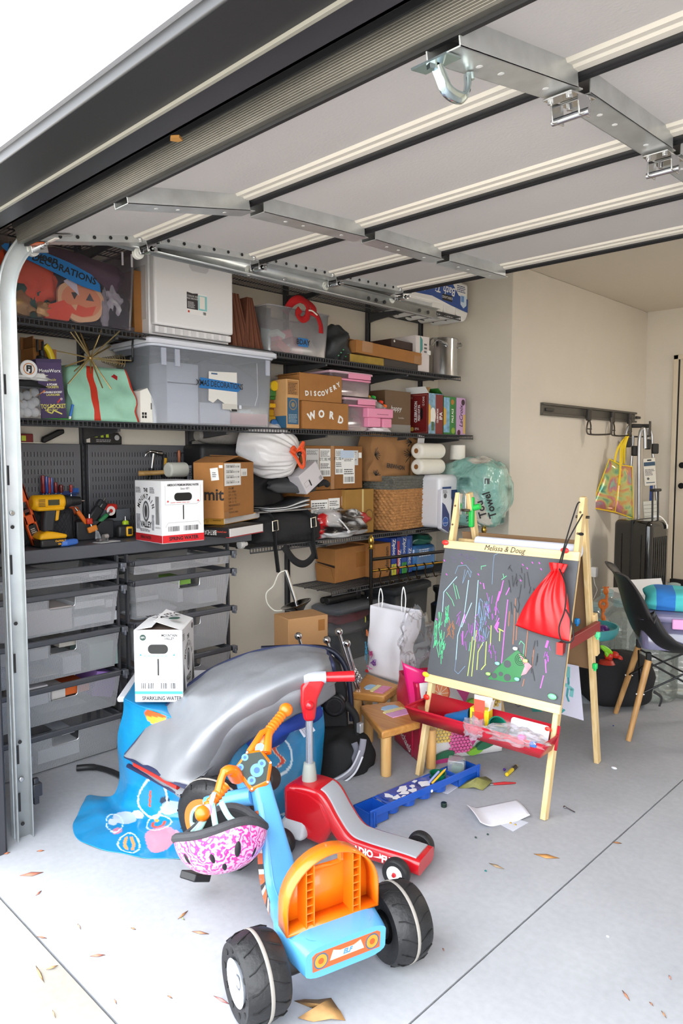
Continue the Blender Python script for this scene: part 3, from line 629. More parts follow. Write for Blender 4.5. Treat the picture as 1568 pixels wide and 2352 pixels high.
for (nm,lb,y,z,s,col,rx) in (('gift_box','pink gift box tilted inside the birthday bin',-.03,.095,(.1,.11,.045),'e08a98',.35),('party_hat_box','red striped box at the bottom of the birthday bin',-.06,.02,(.1,.1,.05),'c24a50',-.5),('paper_stack','white and teal papers in the birthday bin',-.085,.1,(.12,.07,.03),'dfe8e0',-.4),('cake_topper_box','rosy box at the right side of birthday bin',.06,.012,(.1,.09,.1),'b98590',0),('ribbon_roll','white ribbon roll in the birthday bin',.02,.03,(.06,.06,.04),'d8d4da',.2)):
    t = thing(nm, lb, 'box', (.405-.14,b.t.location.y+y,S2+z+.006), rot=(rx,0,0)); MB().box(-s[0]/2,s[0]/2,-s[1]/2,s[1]/2,0,s[2]).build('box', M(col,.6), t, bev=.004)
t = thing('red_felt_bow','red felt bow with glittery white edge draped over the birthday bin','bow',(.43,bd.t.location.y,S2+bd.H)); RF = M('b00f16',.85,bump=.2,bs=120)
def ribbon(nm, pts, w, mat=RF, par=t, nz=V((1,.2,.3)), th=.006):
    P = smooth_path(pts,6); mb = MB(); vs = []
    for i, p in enumerate(P):
        d = (P[min(i+1,len(P)-1)]-P[max(i-1,0)]).normalized(); s_ = d.cross(nz).normalized(); ww = w if not isinstance(w,(list,tuple)) else w[0]+(w[1]-w[0])*i/len(P)
        vs += [p-s_*ww, p-s_*ww*.3, p+s_*ww*.3, p+s_*ww]
    mb.add(vs,[(4*i+j,4*i+j+1,4*i+5+j,4*i+4+j) for i in range(len(P)-1) for j in range(3)]); return mb.build(nm, mat, par, sol=th)
ribbon('loop',[(-.06,-.09,-.02),(-.03,-.06,.04),(.0,-.02,.06),(.01,.02,.035),(.0,.045,.0)],.024)
ribbon('loop',[(-.02,.0,.06),(-.01,.05,.05),(.0,.09,.02),(.0,.07,-.005)],.02)
ribbon('curl',[(.006,-.03,.0),(.012,-.055,-.035),(.012,-.02,-.06),(.012,.02,-.04),(.008,.03,-.0)],.02)
ribbon('tail',[(.0,.05,.0),(.01,.10,-.02),(.012,.13,-.07),(.012,.135,-.12)],.021)
ribbon('glitter_edge',[(.016,.03,-.0),(.016,.06,.0),(.016,.10,-.018)],.004,M('e6ddd2',.5))
P = on(788,800,0,.36); t = thing('gauze_bag','dark shimmering gauze bag slumped beside the birthday bin','bag',(.26,P.y,S2+.002))
blob('bag',M('34373a',.55,var=.5,vs=14,bump=.5,bs=9),t,(0,0,.1),(.11,.115,.145),21,.45,fr=1.7,nu=36,nv=24)
for k in range(5): MB().box(.10,.104,-.05+k*.022,-.04+k*.022,.03+.02*(k%3),.036+.02*(k%3)).build('green_sparkle', M('2fa060',.3,emit=0), t)
b = shelf_box('board_game','flat black and mustard box lying under the long carton','box',803,960,808,S2+.002,.385,.30,M('3a3331',.6),H=.052); b.x.rect('mustard_end',-b.W/2,-b.W*.03,.002,b.H-.002,M('a0822f',.65,var=.2,vs=20))
b2 = shelf_box('long_carton','long taped brown carton lying on the mustard box','carton',818,968,776,S2+.056,.392,.28,CARD,H=.082,roll=-.03); b2.x.rect('tape_patch',-b2.W*.42,-b2.W*.27,.012,b2.H,TAPE); b2.x.rect('tape_patch',b2.W*.37,b2.W*.5,.0,b2.H*.7,TAPE); MB().box(-.1,-.02,-b2.W/2-.05,-b2.W/2,b2.H-.003,b2.H).build('open_flap', CARDD, b2.t)
b = shelf_box('shoe_box','flat dark brown box lying on the long carton','box',898,956,760,S2+.15,.33,.26,M('3b2622',.6),H=.055,roll=-.03); b.x.disc('round_tag',-b.W*.38,b.H*.75,.008,WHITE); b.x.rect('lid_line',-b.W/2,b.W/2,b.H*.48,b.H*.5,BLACK)
b = shelf_box('white_box','white upright box with teal circle edge beside steel pot','box',955,986,772,S2+.002,.36,.26,M('dcd3d3',.55)); b.x.poly('teal_edge',[(-b.W*.2,b.H*.5),(-.002,b.H*.62),(-.002,b.H*.9),(-b.W*.2,b.H)],M('3f8f8c',.5)); b.x.lines(b.W*.1,b.W*.35,b.H*.55,b.H*.85,3); MB().box(-.03,.012,b.W*.3,b.W*.5,b.H*.5,b.H*.62).build('tab', PAPER, b.t)
P = on(1016,855,0,.24); t = thing('stock_pot','tall shiny steel stock pot at the right end of second shelf','pot',(.235,P.y,S2+.002)); r = .115; Hh = .285
MB().lathe([(0,0),(r-.006,0),(r,.006),(r,Hh),(r+.006,Hh+.002),(r+.004,Hh+.006),(r-.004,Hh+.002),(r-.004,.01),(0,.008)],n=40).build('pot', CHROME, t)
for sgn in (1,-1): MB().tube(smooth_path([(r*.85,sgn*r*.6+.0,Hh-.06),(r*.85+.01,sgn*(r*.6+.03),Hh-.045),(r*.5,sgn*(r+.05),Hh-.012),(r*.1,sgn*(r+.045),Hh-.01),(-r*.2,sgn*(r+.012),Hh-.045)],6),.006,n=8).build('handle', CHROME, t)
# ---------------------------------------------------------------- third shelf
def perim(W, D):
    P = 2*(W+D)
    def f(s):
        s = (s+P) % P
        if s < W/2: return 0, s
        s -= W/2
        if s < D: return -s, W/2
        s -= D
        if s < W: return -D, W/2-s
        s -= W
        if s < D: return -D+s, -W/2
        return 0, -W/2+(s-D)
    return f, P
def sack(name, t, W, D, H, mats, prof=None, mf=None, nu=48, nv=14, crump=.012, seed=1, fr=9, sol=.002, bottom=True, vf=None, big=0):
    f, P = perim(W, D); prof = prof or (lambda v: (1,1,0,0))
    def g(u, v):
        x, y = f(u*P); sx, sy, ox, oy = prof(v); p = V(((x+D/2)*sx-D/2+ox, y*sy+oy, v*H))
        q = p+V((seed*9.1,0,0)); k = crump*min(1,v*4+.15)
        p += V((noise.noise(q*fr), noise.noise(q*fr+V((3,8,1))), 0))*k
        if big: p += V((noise.noise(q*fr*.35), noise.noise(q*fr*.35+V((3,8,1))), 0))*big*v
        if vf: p = vf(p, u, v)
        return p
    m = (lambda u, v: mf(((u*P+P/2) % P)-P/2, v)) if mf else None
    mb = MB().grid(nu, nv, g, cu=True, mf=m)
    if bottom: mb.poly([mb.v[i*nv] for i in range(nu)])
    return mb.build(name, mats, t, sol=sol, ang=60)
b = shelf_box('golf_ball_box','clear box of white golf balls at the left end of third shelf','box',-8,93,888,S3+.002,.405,.15,None,build=False)
tote(b.t,b.D,b.W,b.H,.0,CLR,rim=.005,r=.006); gb = b
r_ = .0213
for k, (y,z) in enumerate([(.012,.0),(.056,.0),(.098,.002),(.034,.034),(.078,.036),(.012,.068),(.057,.074),(.1,.048),(-.03,0),(-.01,.034),(-.03,.07),(.1,.09)]):
    t = thing('golf_ball','white golf ball in the clear box, '+('bottom row nearest the track','bottom row middle','bottom row right end','second layer left of middle','second layer right of middle','third layer left','third layer middle','second layer by the golf tee','bottom row hidden by the track','second layer hidden by the track','third layer hidden by the track','topmost at the right end')[k],'ball',(.405-.026-.001*(k%3),b.t.location.y+y*(b.W/2)/.12,S3+.006+r_+z),group='golf balls in the clear box'); MB().ball((0,0,0),r_,18).build('ball', M('e8e8ea',.25,coat=.5,bump=.3,bs=260), t)
for k in range(3):
    t = thing('golf_tee',('pale wooden golf tee low in the golf ball box','pale wooden golf tee leaning high in the golf ball box','orange tipped golf tee in the golf ball box')[k],'tee',(.402,b.t.location.y+.03+.02*k,S3+.055+.02*k),rot=(.8-.9*k,0,0)); MB().lathe([(.0,0),(.0022,.02),(.0022,.045),(.005,.055),(0,.054)],n=10,X=Matrix.Translation((-.006,0,0))).build('tee', M(('dcc19a','e0c8a4','d98a52')[k],.5), t)
z0 = S3+gb.H+.004; yb = gb.t.location.y
t = thing('black_glove','black glove lying across the golf ball box','glove',(.33,yb+.02,z0)); blob('glove',M('19191c',.75,bump=.3,bs=50),t,(0,.01,.012),(.09,.13,.03),31,.35)
t = thing('white_golf_glove','white golf glove with round ball marker emblem on the golf ball box','glove',(.35,yb+.02,z0+.03)); blob('glove',M('e6e6e4',.7,bump=.3,bs=40),t,(0,.02,.012),(.075,.125,.032),32,.5,fr=3)
mb = MB(); X_ = Matrix(((0,0,1,.078),(1,0,0,.055),(0,1,0,.045),(0,0,0,1))); mb.cyl((.074,.015,.045),(.082,.015,.045),.038,n=28); mb.build('round_patch', M('eeeeee',.5), t, bev=.003)
f = Fc(t,(.082,.015,.045),'x'); f.disc('ring',0,0,.025,M('d48a4a',.5)); f.disc('ring_inner',0,0,.021,M('f2f0ee',.5)); f.text('FJ',.034,0,0,INK,bold=.002)
t = thing('baseball_hat','worn tan and silver cap perched on the gloves at far left','cap',(.30,yb-.02,z0+.06)); MB().lathe([(.062,0),(.064,.02),(.06,.05),(.045,.085),(.02,.1),(0,.102)],n=24).build('crown', M('a59a88',.5,.3,var=.35,vs=18), t); MB().lathe([(.065,.0),(.067,.004),(.066,.018),(.063,.02)],n=24).build('band', M('8a7a42',.6,var=.3,vs=60), t); MB().box(-.02,.055,-.03,.03,.096,.1).build('fold', M('c6bfb2',.5), t, bev=.01)
b = shelf_box('open_carton','open brown carton behind the purple rocket box','carton',76,130,800,S3+.002,.26,.14,CARD); MB().box(-.1,-.0,-b.W/2,-b.W/2+.004,b.H,b.H+.05).box(-.14,-.136,-b.W/2,b.W/2,b.H,b.H+.06).build('flaps', CARDD, b.t, kind='stuff')
P = on(88,815,0,.3); t = thing('rocket_pump','yellow hose and black nozzle of a toy launcher in the open carton','toy',(.3,P.y,P.z-.1))
MB().tube(smooth_path([(0,.03,.145),(0,.05,.12),(0,.068,.06),(0,.07,0),(0,.07,-.1)],6),.016,n=12).build('hose', M('e3c61b',.4), t)
MB().cyl((.02,0,.03),(.02,.01,.09),.03,.026,n=16).cyl((.02,.01,.09),(.02,.005,.12),.012,n=10).box(.012,.028,-.016,-.008,.11,.165).box(.012,.028,.008,.016,.11,.16).build('nozzle', BLACK, t, bev=.003); MB().cyl((.01,-.03,.05),(.03,-.03,.05),.012,n=12).build('orange_cap', M('e59a1e',.4), t)
b = shelf_box('rocket_box','purple toy rocket launcher box leaning on third shelf','toy box',92,150,825,S3+.006,.395,.10,M('4a3a63',.5),roll=.075); W, H = b.W, b.H
f = b.x; f.rect('lid_edge',-W/2,W/2,H*.94,H,M('3f3157',.5)); YL = M('d8cf6a',.5); f.text('MotoWorx',.021,0,H*.8,WHITE,bold=.0004); f.text('inside',.016,.005,H*.65,YL,shear=.3); f.text('6 FOAM',.013,.004,H*.57,WHITE,bold=.0005); f.text('ROCKETS',.013,.004,H*.525,YL,bold=.0005); f.text('DURABLE ROCKET',.012,.004,H*.44,WHITE,bold=.0004,sx=.85); f.text('LAUNCHER',.012,.004,H*.395,YL,bold=.0004)
f.rect('dark_foot',-W/2,W/2,0,H*.24,M('3a2c52',.5)); f.text('TOY ROCKET',.026,0,H*.2,YL,bold=.0006,sx=.72); f.text('launcher',.017,-.012,H*.145,YL,shear=.3); f.strokes('toy_drawing',[[(-.03,.03),(-.01,.022),(.0,.035),(.035,.018)],[(-.03,.03),(-.025,.045),(.005,.06)]],.006,YL); f.strokes('rocket_drawing',[[(.022,.07),(.036,.085)]],.006,M('c93a32',.5)); f.text('*',.03,.04,H*.3,WHITE)
P = on(163,960,0,.40); t = thing('blue_pen','blue glue pen leaning behind the purple box','pen',(.385,P.y,S3+.004),rot=(-.25,0,0)); MB().cyl((0,0,0),(0,0,.014),.005,.006).build('tip', WHITE, t); MB().cyl((0,0,.014),(0,0,.07),.006).build('barrel', M('2a6fc0',.4), t)
t = thing('green_mat','bright green folded mat under the purple box','mat',(.39,on(130,965,0,.39).y,S3+.0015)); MB().box(-.2,0,-.07,.07,0,.004).build('mat', M('3fa63c',.6), t)
# green gift bag
P0, P1 = on(170,950,0,.39), on(320,950,0,.39); W = P1.y-P0.y
t = thing('gift_bag','mint green gift bag with red stripe on third shelf','bag',(.39,(P0.y+P1.y)/2,S3+.003)); H = on(245,842,0,.37).z-S3
GRN, GRD, RED_, DK = M('9ccdb5',.6,var=.05,bump=.25,bs=14), M('5c8a7c',.6), M('c5341f',.55), M('4a4033',.6)
def gprof(v): k = 1-.10*max(0,v-.45)/.55; return (1-.45*max(0,v-.35)/.65, k, -.04*v, 0)
def gm(s, v):
    if abs(s+W*.17) < W*.045: return 2
    if abs(s+W*.23) < W*.022: return 3
    if W/2-.012 < s < W/2+.03: return 2 if (s*40)%2 < 1.2 else 3
    return 0
sack('bag',t,W,.22,H,[GRN,GRD,RED_,DK],gprof,gm,nu=64,nv=16,crump=.022,seed=2,fr=11)
t2 = thing('red_fabric','red and white fabric stuffed in the mint gift bag','fabric',(.28,t.location.y+.03,S3+.1)); blob('fabric',M('a3161c',.85),t2,(0,0,.06),(.05,W*.30,H-.165),41,.25)
P = on(207,822,0,.37); t = thing('starburst_ornament','gold starburst spike ornament over the mint gift bag','ornament',P); GOLD = M('a58a58',.3,.9); GOLDB = M('d8c08a',.25,.9)
MB().ball((0,0,0),.012).build('hub', GOLD, t)
for px, py, dx in ((150,765,.05),(167,752,.0),(191,766,-.02),(235,752,.0),(263,763,.05),(130,806,.0),(287,831,.06),(152,882,.02),(244,896,.05),(214,894,.09),(190,860,-.08),(268,792,-.06),(160,840,-.05),(228,868,-.08),(198,757,-.07),(152,856,.08),(287,836,0),(222,785,-.1)):
    q = on(px,py,0,.37)-P; q.x = dx; MB().cyl((0,0,0),q,.0035,.003,n=6).build('spike', GOLDB if dx >= 0 else GOLD, t)
P = on(258,829,0,.28); t = thing('wire_cage_ornament','small gold wire cage lying behind the starburst','ornament',P,rot=(0,0,0))
for k in range(9): MB().tube(arcp((0,-.05+k*.0125,0),.012+.022*k/8,0,2*PI,14,'xz')[:-1],.0018,n=5,closed=True).build('hoop', GOLDB, t)
MB().tube(smooth_path([(0,-.05,0),(0,-.08,.015),(0,-.085,.03),(0,-.07,.035)],4),.002,n=5).build('hook', GOLD, t)
b = shelf_box('paper_house','white paper house luminary with square window beside mint bag','ornament',322,352,897,S3+.002,.385,.08,M('eceae2',.6),build=False); W, H, D = b.W, b.H, b.D
MB().prism([(-W/2,0),(W/2,0),(W/2,H*.72),(W*.05,H*1.08),(-W/2,H*.98)],-D,0,0,Matrix(((0,0,1,0),(1,0,0,0),(0,1,0,0),(0,0,0,1)))).build('house', M('eceae2',.6), b.t, bev=.001)
for i in (0,1):
    for j in (0,1): b.x.rect('window_pane',-W*.4+i*W*.2,-W*.25+i*W*.2,H*.14+j*H*.1,H*.22+j*H*.1,BLACK)
b.x.rect('slot',W*.28,W*.36,H*.42,H*.62,M('55524c',.7))
# xmas tote
b = shelf_box('xmas_tote','large translucent tote with white lid and XMAS DECORATIONS tape','tote',346,628,806,S3+.002,.41,.37,None,build=False); xt = b
tote(b.t,b.D,b.W,b.H,.012,HAZE2,lid=M('dfe2ec',.4,alpha=.93),rim=.02,rimmat=M('d5dae6',.4),r=.035,lidh=.035,over=.022); W, H, D = b.W, b.H, b.D
for k in range(7): MB().box(-.2,-.03,-W/2+.03+k*(W-.06)/7,-W/2+.03+(k+.82)*(W-.06)/7,H+.034,H+.044).build('lid_rib', M('cfd3de',.4), b.t, bev=.004)
MB().box(-.25,-.12,-W/2-.045,-W/2-.02,H-.085,H-.05).build('latch', M('17181b',.4), b.t, bev=.008); MB().tube(smooth_path([(-.12,-W/2-.03,H-.06),(-.11,-W/2-.035,H-.0),(-.13,-W/2-.02,H+.03)],4),.005,n=8).build('latch_wire', M('2a2b2e',.4), b.t)
for k in (-.43,-.33,.42): MB().box(.002,.009,W*k,W*(k+.035),H-.10,H-.015).build('wall_rib', M('c9cede',.4,alpha=.6), b.t)
f = Fc(b.t,(.004,0,0),'x'); f.poly('torn_sticker',[(-.06,H*.33),(-.055,H*.72),(.13,H*.74),(.13,H*.22),(.09,H*.2),(.06,H*.28),(.0,H*.36),(-.03,H*.3)],M('dddbd6',.6)); f.rect('sticker_scrap',.03,.128,H*.22,H*.3,M('c9c6bf',.6)); f.rect('sticker_dark',.09,.128,H*.2,H*.23,INK); f.rect('sticker_title',-.04,-.0,H*.685,H*.705,M('3b5a80',.5))
f.poly('tape_label',[(-.115,H*.49),(.135,H*.47),(.16,H*.52),(.145,H*.55),(.155,H*.59),(-.11,H*.63)],BLUETAPE); f.text('XMAS DECORATIONS',.043,.018,H*.55,INK,sx=.72,bold=.0006,roll=-.02)
f.strokes('hair_crack',[[(W*.34,H*.9),(W*.345,H*.45),(W*.32,H*.3)]],.002,M('e9ecf4',.3)); f.rect('mould_mark',W*.18,W*.2,H*.24,H*.29,M('d5d9e6',.3))
def inx(name,label,cat,xa,xb,ya,yb_,col,dep=.3,X_=.385,rough=.6):
    P0, P1 = on(xa,yb_,0,X_), on(xb,ya,0,X_); t = thing(name,label,cat,(X_,P0.y,max(P0.z,S3+.008))); MB().box(-dep,0,0,P1.y-P0.y,0,P1.z-t.location.z).build('box', M(col,rough), t, bev=.003); return t
inx('white_carton','white box at the bottom left inside the xmas tote','box',385,455,925,972,'d9dbe2'); inx('white_carton','white box midway up the left stack inside the xmas tote','box',384,455,881,924,'dcdee6'); inx('white_carton','white box topmost of the left stack inside the xmas tote','box',383,455,838,880,'e0e2ea')
inx('white_carton','low white box at the middle bottom of the xmas tote','box',460,528,928,972,'d3d5dd',.2); inx('grey_carton','dim grey box behind the torn sticker in the xmas tote','box',462,622,850,926,'9a9cab',.15,.28); inx('red_ornament_box','pink and red ornament tray at the right in the xmas tote','box',532,616,952,974,'c97f86',.2)
t = thing('teal_tissue','crumpled teal tissue paper at right in the xmas tote','tissue',(.32,on(575,950,0,.36).y,S3+.045)); blob('tissue',M('8fb6be',.7,var=.2,vs=12),t,(0,0,.02),(.05,.06,.035),44,.5)
# toys and kraft boxes
P = on(633,968,0,.33); t = thing('toy_loader','yellow and blue toy loader truck beside the kraft box','toy truck',(.31,P.y,S3+.003)); MB().box(-.1,.0,-.03,.02,.03,.07).box(-.08,-.01,-.03,.015,.07,.11).build('cab', M('c2951c',.4), t, bev=.006); MB().cyl((.0,-.005,.026),(.02,-.005,.026),.026,n=20).build('wheel', M('3a6ea8',.5), t, bev=.004); MB().box(-.05,.005,-.03,.015,.12,.145).build('scoop', M('e6b41f',.4), t, bev=.004)
t = thing('toy_tractor','green and yellow toy tractor above the toy loader','toy truck',(.31,P.y,S3+.19)); MB().box(-.08,.0,-.02,.02,-.02,.0).box(-.08,.0,-.02,.025,.0,.05).build('body', M('3d7a36',.5), t, bev=.006); MB().cyl((.0,.0,.06),(.015,.0,.06),.03,n=18).build('wheel', M('e5c022',.4), t, bev=.004)
MB().box(-.1,-.02,-.03,.03,-.19,-.02).build('stand', CARDD, t)
b = shelf_box('kraft_book_box','narrow kraft box with blue printed panel beside the xmas tote','carton',657,687,871,S3+.002,.40,.12,CARDL); W, H = b.W, b.H
b.y.rect('blue_foot',-.12,-.0,0,H*.25,M('2f5f80',.6)); b.x.rect('text_panel',-W*.4,W*.4,H*.68,H*.97,M('a97845',.8)); b.x.lines(-W*.35,W*.35,H*.7,H*.94,8,M('4a3a2a',.7)); b.x.rect('blue_panel',-W*.42,W*.42,H*.08,H*.62,M('2b5878',.6)); b.x.disc('circle_mark',0,H*.48,W*.3,M('8a7a60',.7)); b.x.disc('circle_core',0,H*.48,W*.24,M('2b5878',.6)); b.x.disc('globe',0,H*.48,W*.14,M('8a7a60',.7)); b.x.lines(-W*.34,W*.34,H*.12,H*.3,6,M('8fa3ae',.6))
bw = shelf_box('word_box','kraft box printed WORD in white on third shelf','carton',695,800,924,S3+.002,.40,.2,CARD); carton(bw,tape=False)
for ch, u, v, a in (('W',-.052,.046,-.35),('O',-.018,.055,-.1),('R',.018,.052,.12),('D',.052,.036,.3)): bw.x.text(ch,.062,u*bw.W/.165,v*bw.H/.1,WHITE,roll=-a,bold=.003)
bd2 = shelf_box('discovery_box','kraft box printed DISCOVERY stacked on the WORD box','carton',688,785,860,S3+bw.H+.004,.395,.2,CARD); carton(bd2,tape=False)
MB().box(-.2,-.0,-bd2.W/2-.02,-bd2.W/2,bd2.H-.012,bd2.H-.009).build('side_flap', CARDD, bd2.t)
for i, ch in enumerate('DISCOVERY'):
    q = i/8; bd2.x.text(ch,.040,bd2.W*(-.34+.75*q),bd2.H*(.26+.05*q+.42*max(0,q-.45)**1.3*1.9),WHITE,roll=.1+.7*max(0,q-.4),bold=.0018)
PK = M('e88fb0',.45); PKC = CLEAR((.97,.93,.95),.08,.15,.14,(.85,.7,.76))
for k, (xl,xr,yt,z,lb) in enumerate(((790,862,921,S3+.002,'lower clear bin with pink lid behind the WORD box'),(760,852,861,0,'upper clear bin with pink latch lid behind the DISCOVERY box'))):
    b = shelf_box('craft_bin',lb,'bin',xl,xr,yt,z or S3+zz,.36,.28,None,build=False); zz = b.H+.03; tote(b.t,b.D,b.W,b.H,.006,PKC,lid=M('eec5d4',.4,alpha=.75),rim=.008,r=.02,lidh=.02,over=.012)
    MB().box(.002,.014,-b.W*.1,b.W*.46,b.H-.025,b.H+.012).build('pink_latch', PK, b.t, bev=.004); MB().box(-.02,.012,-b.W*.4,b.W*.46,b.H-.04,b.H-.028).build('pink_rim', PK, b.t, bev=.003)
    for j in range(3): MB().box(-.25+j*.04,-.02,-b.W*.4+.03*j,-b.W*.05+.05*j,.004+.018*j,.02+.018*j).build('contents', M(('8d7a80','b8a8ae','6d6468')[j],.7), b.t, bev=.004)
t = thing('plastic_bag','crumpled white plastic bag under the pink caddy','bag',(.36,on(872,988,0,.38).y,S3+.002)); blob('bag',M('e4dfe2',.5,bump=.4,bs=20),t,(0,0,.006),(.06,.1,.024),51,.5)
b = shelf_box('pink_caddy','pink plastic craft caddy with handle slots at right of third shelf','caddy',845,903,938,S3+.03,.40,.16,None,build=False); W, H = b.W, b.H
mb = MB(); MB().box(-.16,0,-W/2,W/2,H*.5,H).build('upper_tray', PK, b.t, bev=.006); MB().box(-.15,-.004,-W*.46,W*.02,0,H*.5).build('foot_bin', PK, b.t, bev=.006); MB().box(-.15,-.004,W*.1,W*.46,0,H*.48).build('foot_bin', PK, b.t, bev=.006); b.x.rect('slot',-W*.15,W*.3,H*.66,H*.7,M('a85f7a',.5)); pc = b
t = thing('paint_pot_pack','clear clamshell pack with coloured caps on the pink caddy','paint pots',(.36,pc.t.location.y+.0,S3+.03+pc.H+.002),rot=(-.35,0,0)); MB().box(-.12,.0,-.075,.075,.0,.055).build('clamshell', CLR, t, bev=.012)
for k, (y,z,c) in enumerate(((-.055,.062,'d9a516'),(-.015,.075,'25a33c'),(.055,.07,'e23a1e'),(.09,.055,'ee6a1c'))): MB().cyl((-.05+.01*k,y,.01),(-.05+.01*k,y,.05),.017,n=14).build('pot', M('cfd0d6',.3,alpha=.5), t); MB().cyl((-.05+.01*k,y,z-.012),(-.05+.01*k,y,z+.008),.019,n=18).build('cap', M(c,.4), t, bev=.003)
b = shelf_box('humidifier_box','brown gradient humidifier box behind the pink caddy','box',884,943,898,S3+.002,.29,.2,M('6b5138',.55,var=.1,vs=3)); b.x.rect('grey_foot',-b.W/2,b.W/2,0,b.H*.2,M('8d8a86',.5)); b.x.text('happy',.05,-b.W*.08,b.H*.58,WHITE,shear=.2); b.x.text('humidifier',.016,b.W*.12,b.H*.36,M('c9c2b8',.5))
b = shelf_box('beer_twelve_pack','dark red beer twelve pack with blue picture panel and open flaps','beer pack',984,1017,904,S3+.002,.375,.20,M('6e1a1a',.45)); W, H = b.W, b.H
f = b.y; f.strokes('border',[[(-.19,.01),(-.19,H-.012),(-.012,H-.012),(-.012,.01),(-.19,.01)]],.002,M('c98a7a',.5)); f.text('CELEBRATION',.036,-.115,H*.55,WHITE,roll=PI/2,sx=.66,bold=.0008); f.text('FRESH HOP IPA',.026,-.085,H*.52,WHITE,roll=PI/2,sx=.66,bold=.0005); f.text('12 CANS',.026,-.045,H*.8,WHITE,roll=PI/2,sx=.7); f.poly('hand_hole',[(-.062+.012*math.cos(a),H*.5+.045*math.sin(a)) for a in [2*PI*k/16 for k in range(16)]],BLACK); f.disc('crest',-.15,H*.12,.016,M('c8a64a',.5)); f.text('IPA',.028,-.105,H*.12,M('e3dfd2',.5)); f.text('15',.02,-.155,H*.9,M('c9b0a5',.5))
f = b.x; f.rect('lake_picture',-W/2,W/2,0,H,M('7fa6bd',.5,var=.5,vs=22)); f.rect('red_bar',-W*.02,W*.5,H*.0,H*.98,M('7a1d1c',.5)); f.disc('snow',-W*.2,H*.45,W*.2,M('e8e6e0',.5),ry=H*.2); f.rect('pine',-W*.3,-W*.12,H*.08,H*.3,M('4f6a4a',.6,var=.4,vs=40)); f.poly('banner',[(-W*.5,H*.2),(-W*.36,H*.28),(-W*.36,H*.68),(-W*.5,H*.75)],M('d9a63a',.5)); f.text('CELEBRATION',.026,W*.12,H*.45,WHITE,roll=PI/2,sx=.62,bold=.0006); f.text('IPA',.05,W*.36,H*.45,WHITE,roll=PI/2,sx=.8,bold=.001)
for sg, c in ((-1,CARDL),(1,PAPER)): MB().hexa([(-.2,-W/2+sg*.02*0,H),(-.0,-W/2,H),(-.0,-W/2+.002,H),(-.2,-W/2+.002,H)],[(-.19,-W/2-.03*sg,H+.045),(-.01,-W/2-.03*sg,H+.045),(-.01,-W/2-.03*sg+.002,H+.045),(-.19,-W/2-.03*sg+.002,H+.045)]).build('open_flap', c, b.t)
b = shelf_box('beer_twelve_pack','green pale ale twelve pack with flap up at right of third shelf','beer pack',1019,1047,911,S3+.002,.37,.2,M('2f7a32',.45)); W, H = b.W, b.H
f = b.x; f.rect('water_picture',-W*.5,-W*.02,H*.05,H*.97,M('7fb0cf',.5,var=.4,vs=26)); f.poly('banner',[(-W*.5,H*.22),(-W*.3,H*.28),(-W*.3,H*.65),(-W*.5,H*.72)],M('d9a63a',.5)); f.text('PALE ALE',.034,W*.22,H*.5,M('f0f0e8',.5),roll=PI/2,sx=.75,bold=.0008); f.disc('hops',W*.28,H*.1,W*.15,M('8aa83a',.6)); f.disc('hops',W*.2,H*.86,W*.13,M('b0762e',.6))
MB().hexa([(-.2,-W/2,H),(.0,-W/2,H),(.0,-W/2+.003,H),(-.2,-W/2+.003,H)],[(-.19,-W/2-.07,H+.05),(-.0,-W/2-.07,H+.05),(-.0,-W/2-.068,H+.053),(-.19,-W/2-.068,H+.053)]).build('open_flap', M('3f8a3a',.5,var=.3,vs=25), b.t)
b = shelf_box('seltzer_pack','lilac seltzer twelve pack at the right end of third shelf','drink pack',1049,1069,914,S3+.002,.37,.16,M('c9a2cc',.45)); W, H = b.W, b.H
b.x.text('LaCroix',.06,0,H*.5,M('3d1d4a',.5),roll=PI/2,shear=.3,sx=.85,bold=.001); b.x.rect('yellow_strip',W*.25,W*.48,.01,H*.55,M('dcb65a',.5)); b.x.disc('berry',W*.2,H*.88,W*.2,M('3a1d2c',.5)); b.x.disc('berry',-W*.25,H*.06,W*.18,M('5a1d3a',.5))
# ---------------------------------------------------------------- tools above and on the worktop
P0, P1 = on(8,1006,0,.04), on(77,1008,0,.04); t = thing('spirit_level','red spirit level with green vials on top of the tool board','level',(.04,P0.y,P0.z-.022)); L = P1.y-P0.y; MB().box(-.02,0,0,L,0,.045).build('body', M('7d1f1f',.4), t, bev=.004)
f = Fc(t,(0,0,0),'x')
for u in (.05,L*.6): f.rect('vial',u-.02,u+.02,.01,.035,M('c3d23a',.25)); f.rect('vial_line',u-.004,u-.002,.01,.035,INK)
t = thing('hand_saw','black handled saw resting above the left tool board','saw',(.045,on(120,1000,0,.045).y,on(120,1000,0,.045).z)); MB().prism([(-.055,-.03),(-.045,-.04),(.06,.012),(.058,.032),(.03,.03),(-.05,-.01)],-.015,.012,0,Matrix(((0,0,1,0),(1,0,0,0),(0,1,0,0),(0,0,0,1)))).build('handle', M('1a1a1c',.5), t, bev=.006); MB().box(-.002,0,-.18,-.04,-.04,-.036).build('blade', STEEL, t)
P0, P1 = on(194,1008,0,.05), on(280,1006,0,.05); t = thing('torpedo_level','black torpedo level with three green vials above right tool board','level',(.05,P0.y,WT+.004+on(100,1019,0,.03).z-WT-.003)); L = P1.y-P0.y; MB().prism([(0,0),(L,0),(L,.04),(L-.02,.062),(.03,.056),(0,.04)],-.03,0,0,Matrix(((0,0,1,0),(1,0,0,0),(0,1,0,0),(0,0,0,1)))).build('body', M('1c1c1e',.4), t, bev=.004); f = Fc(t,(0,0,0),'x')
for u in (.3,.46,.6): f.rect('vial',L*u-.008,L*u+.008,.035,.052,M('bfd53a',.25))
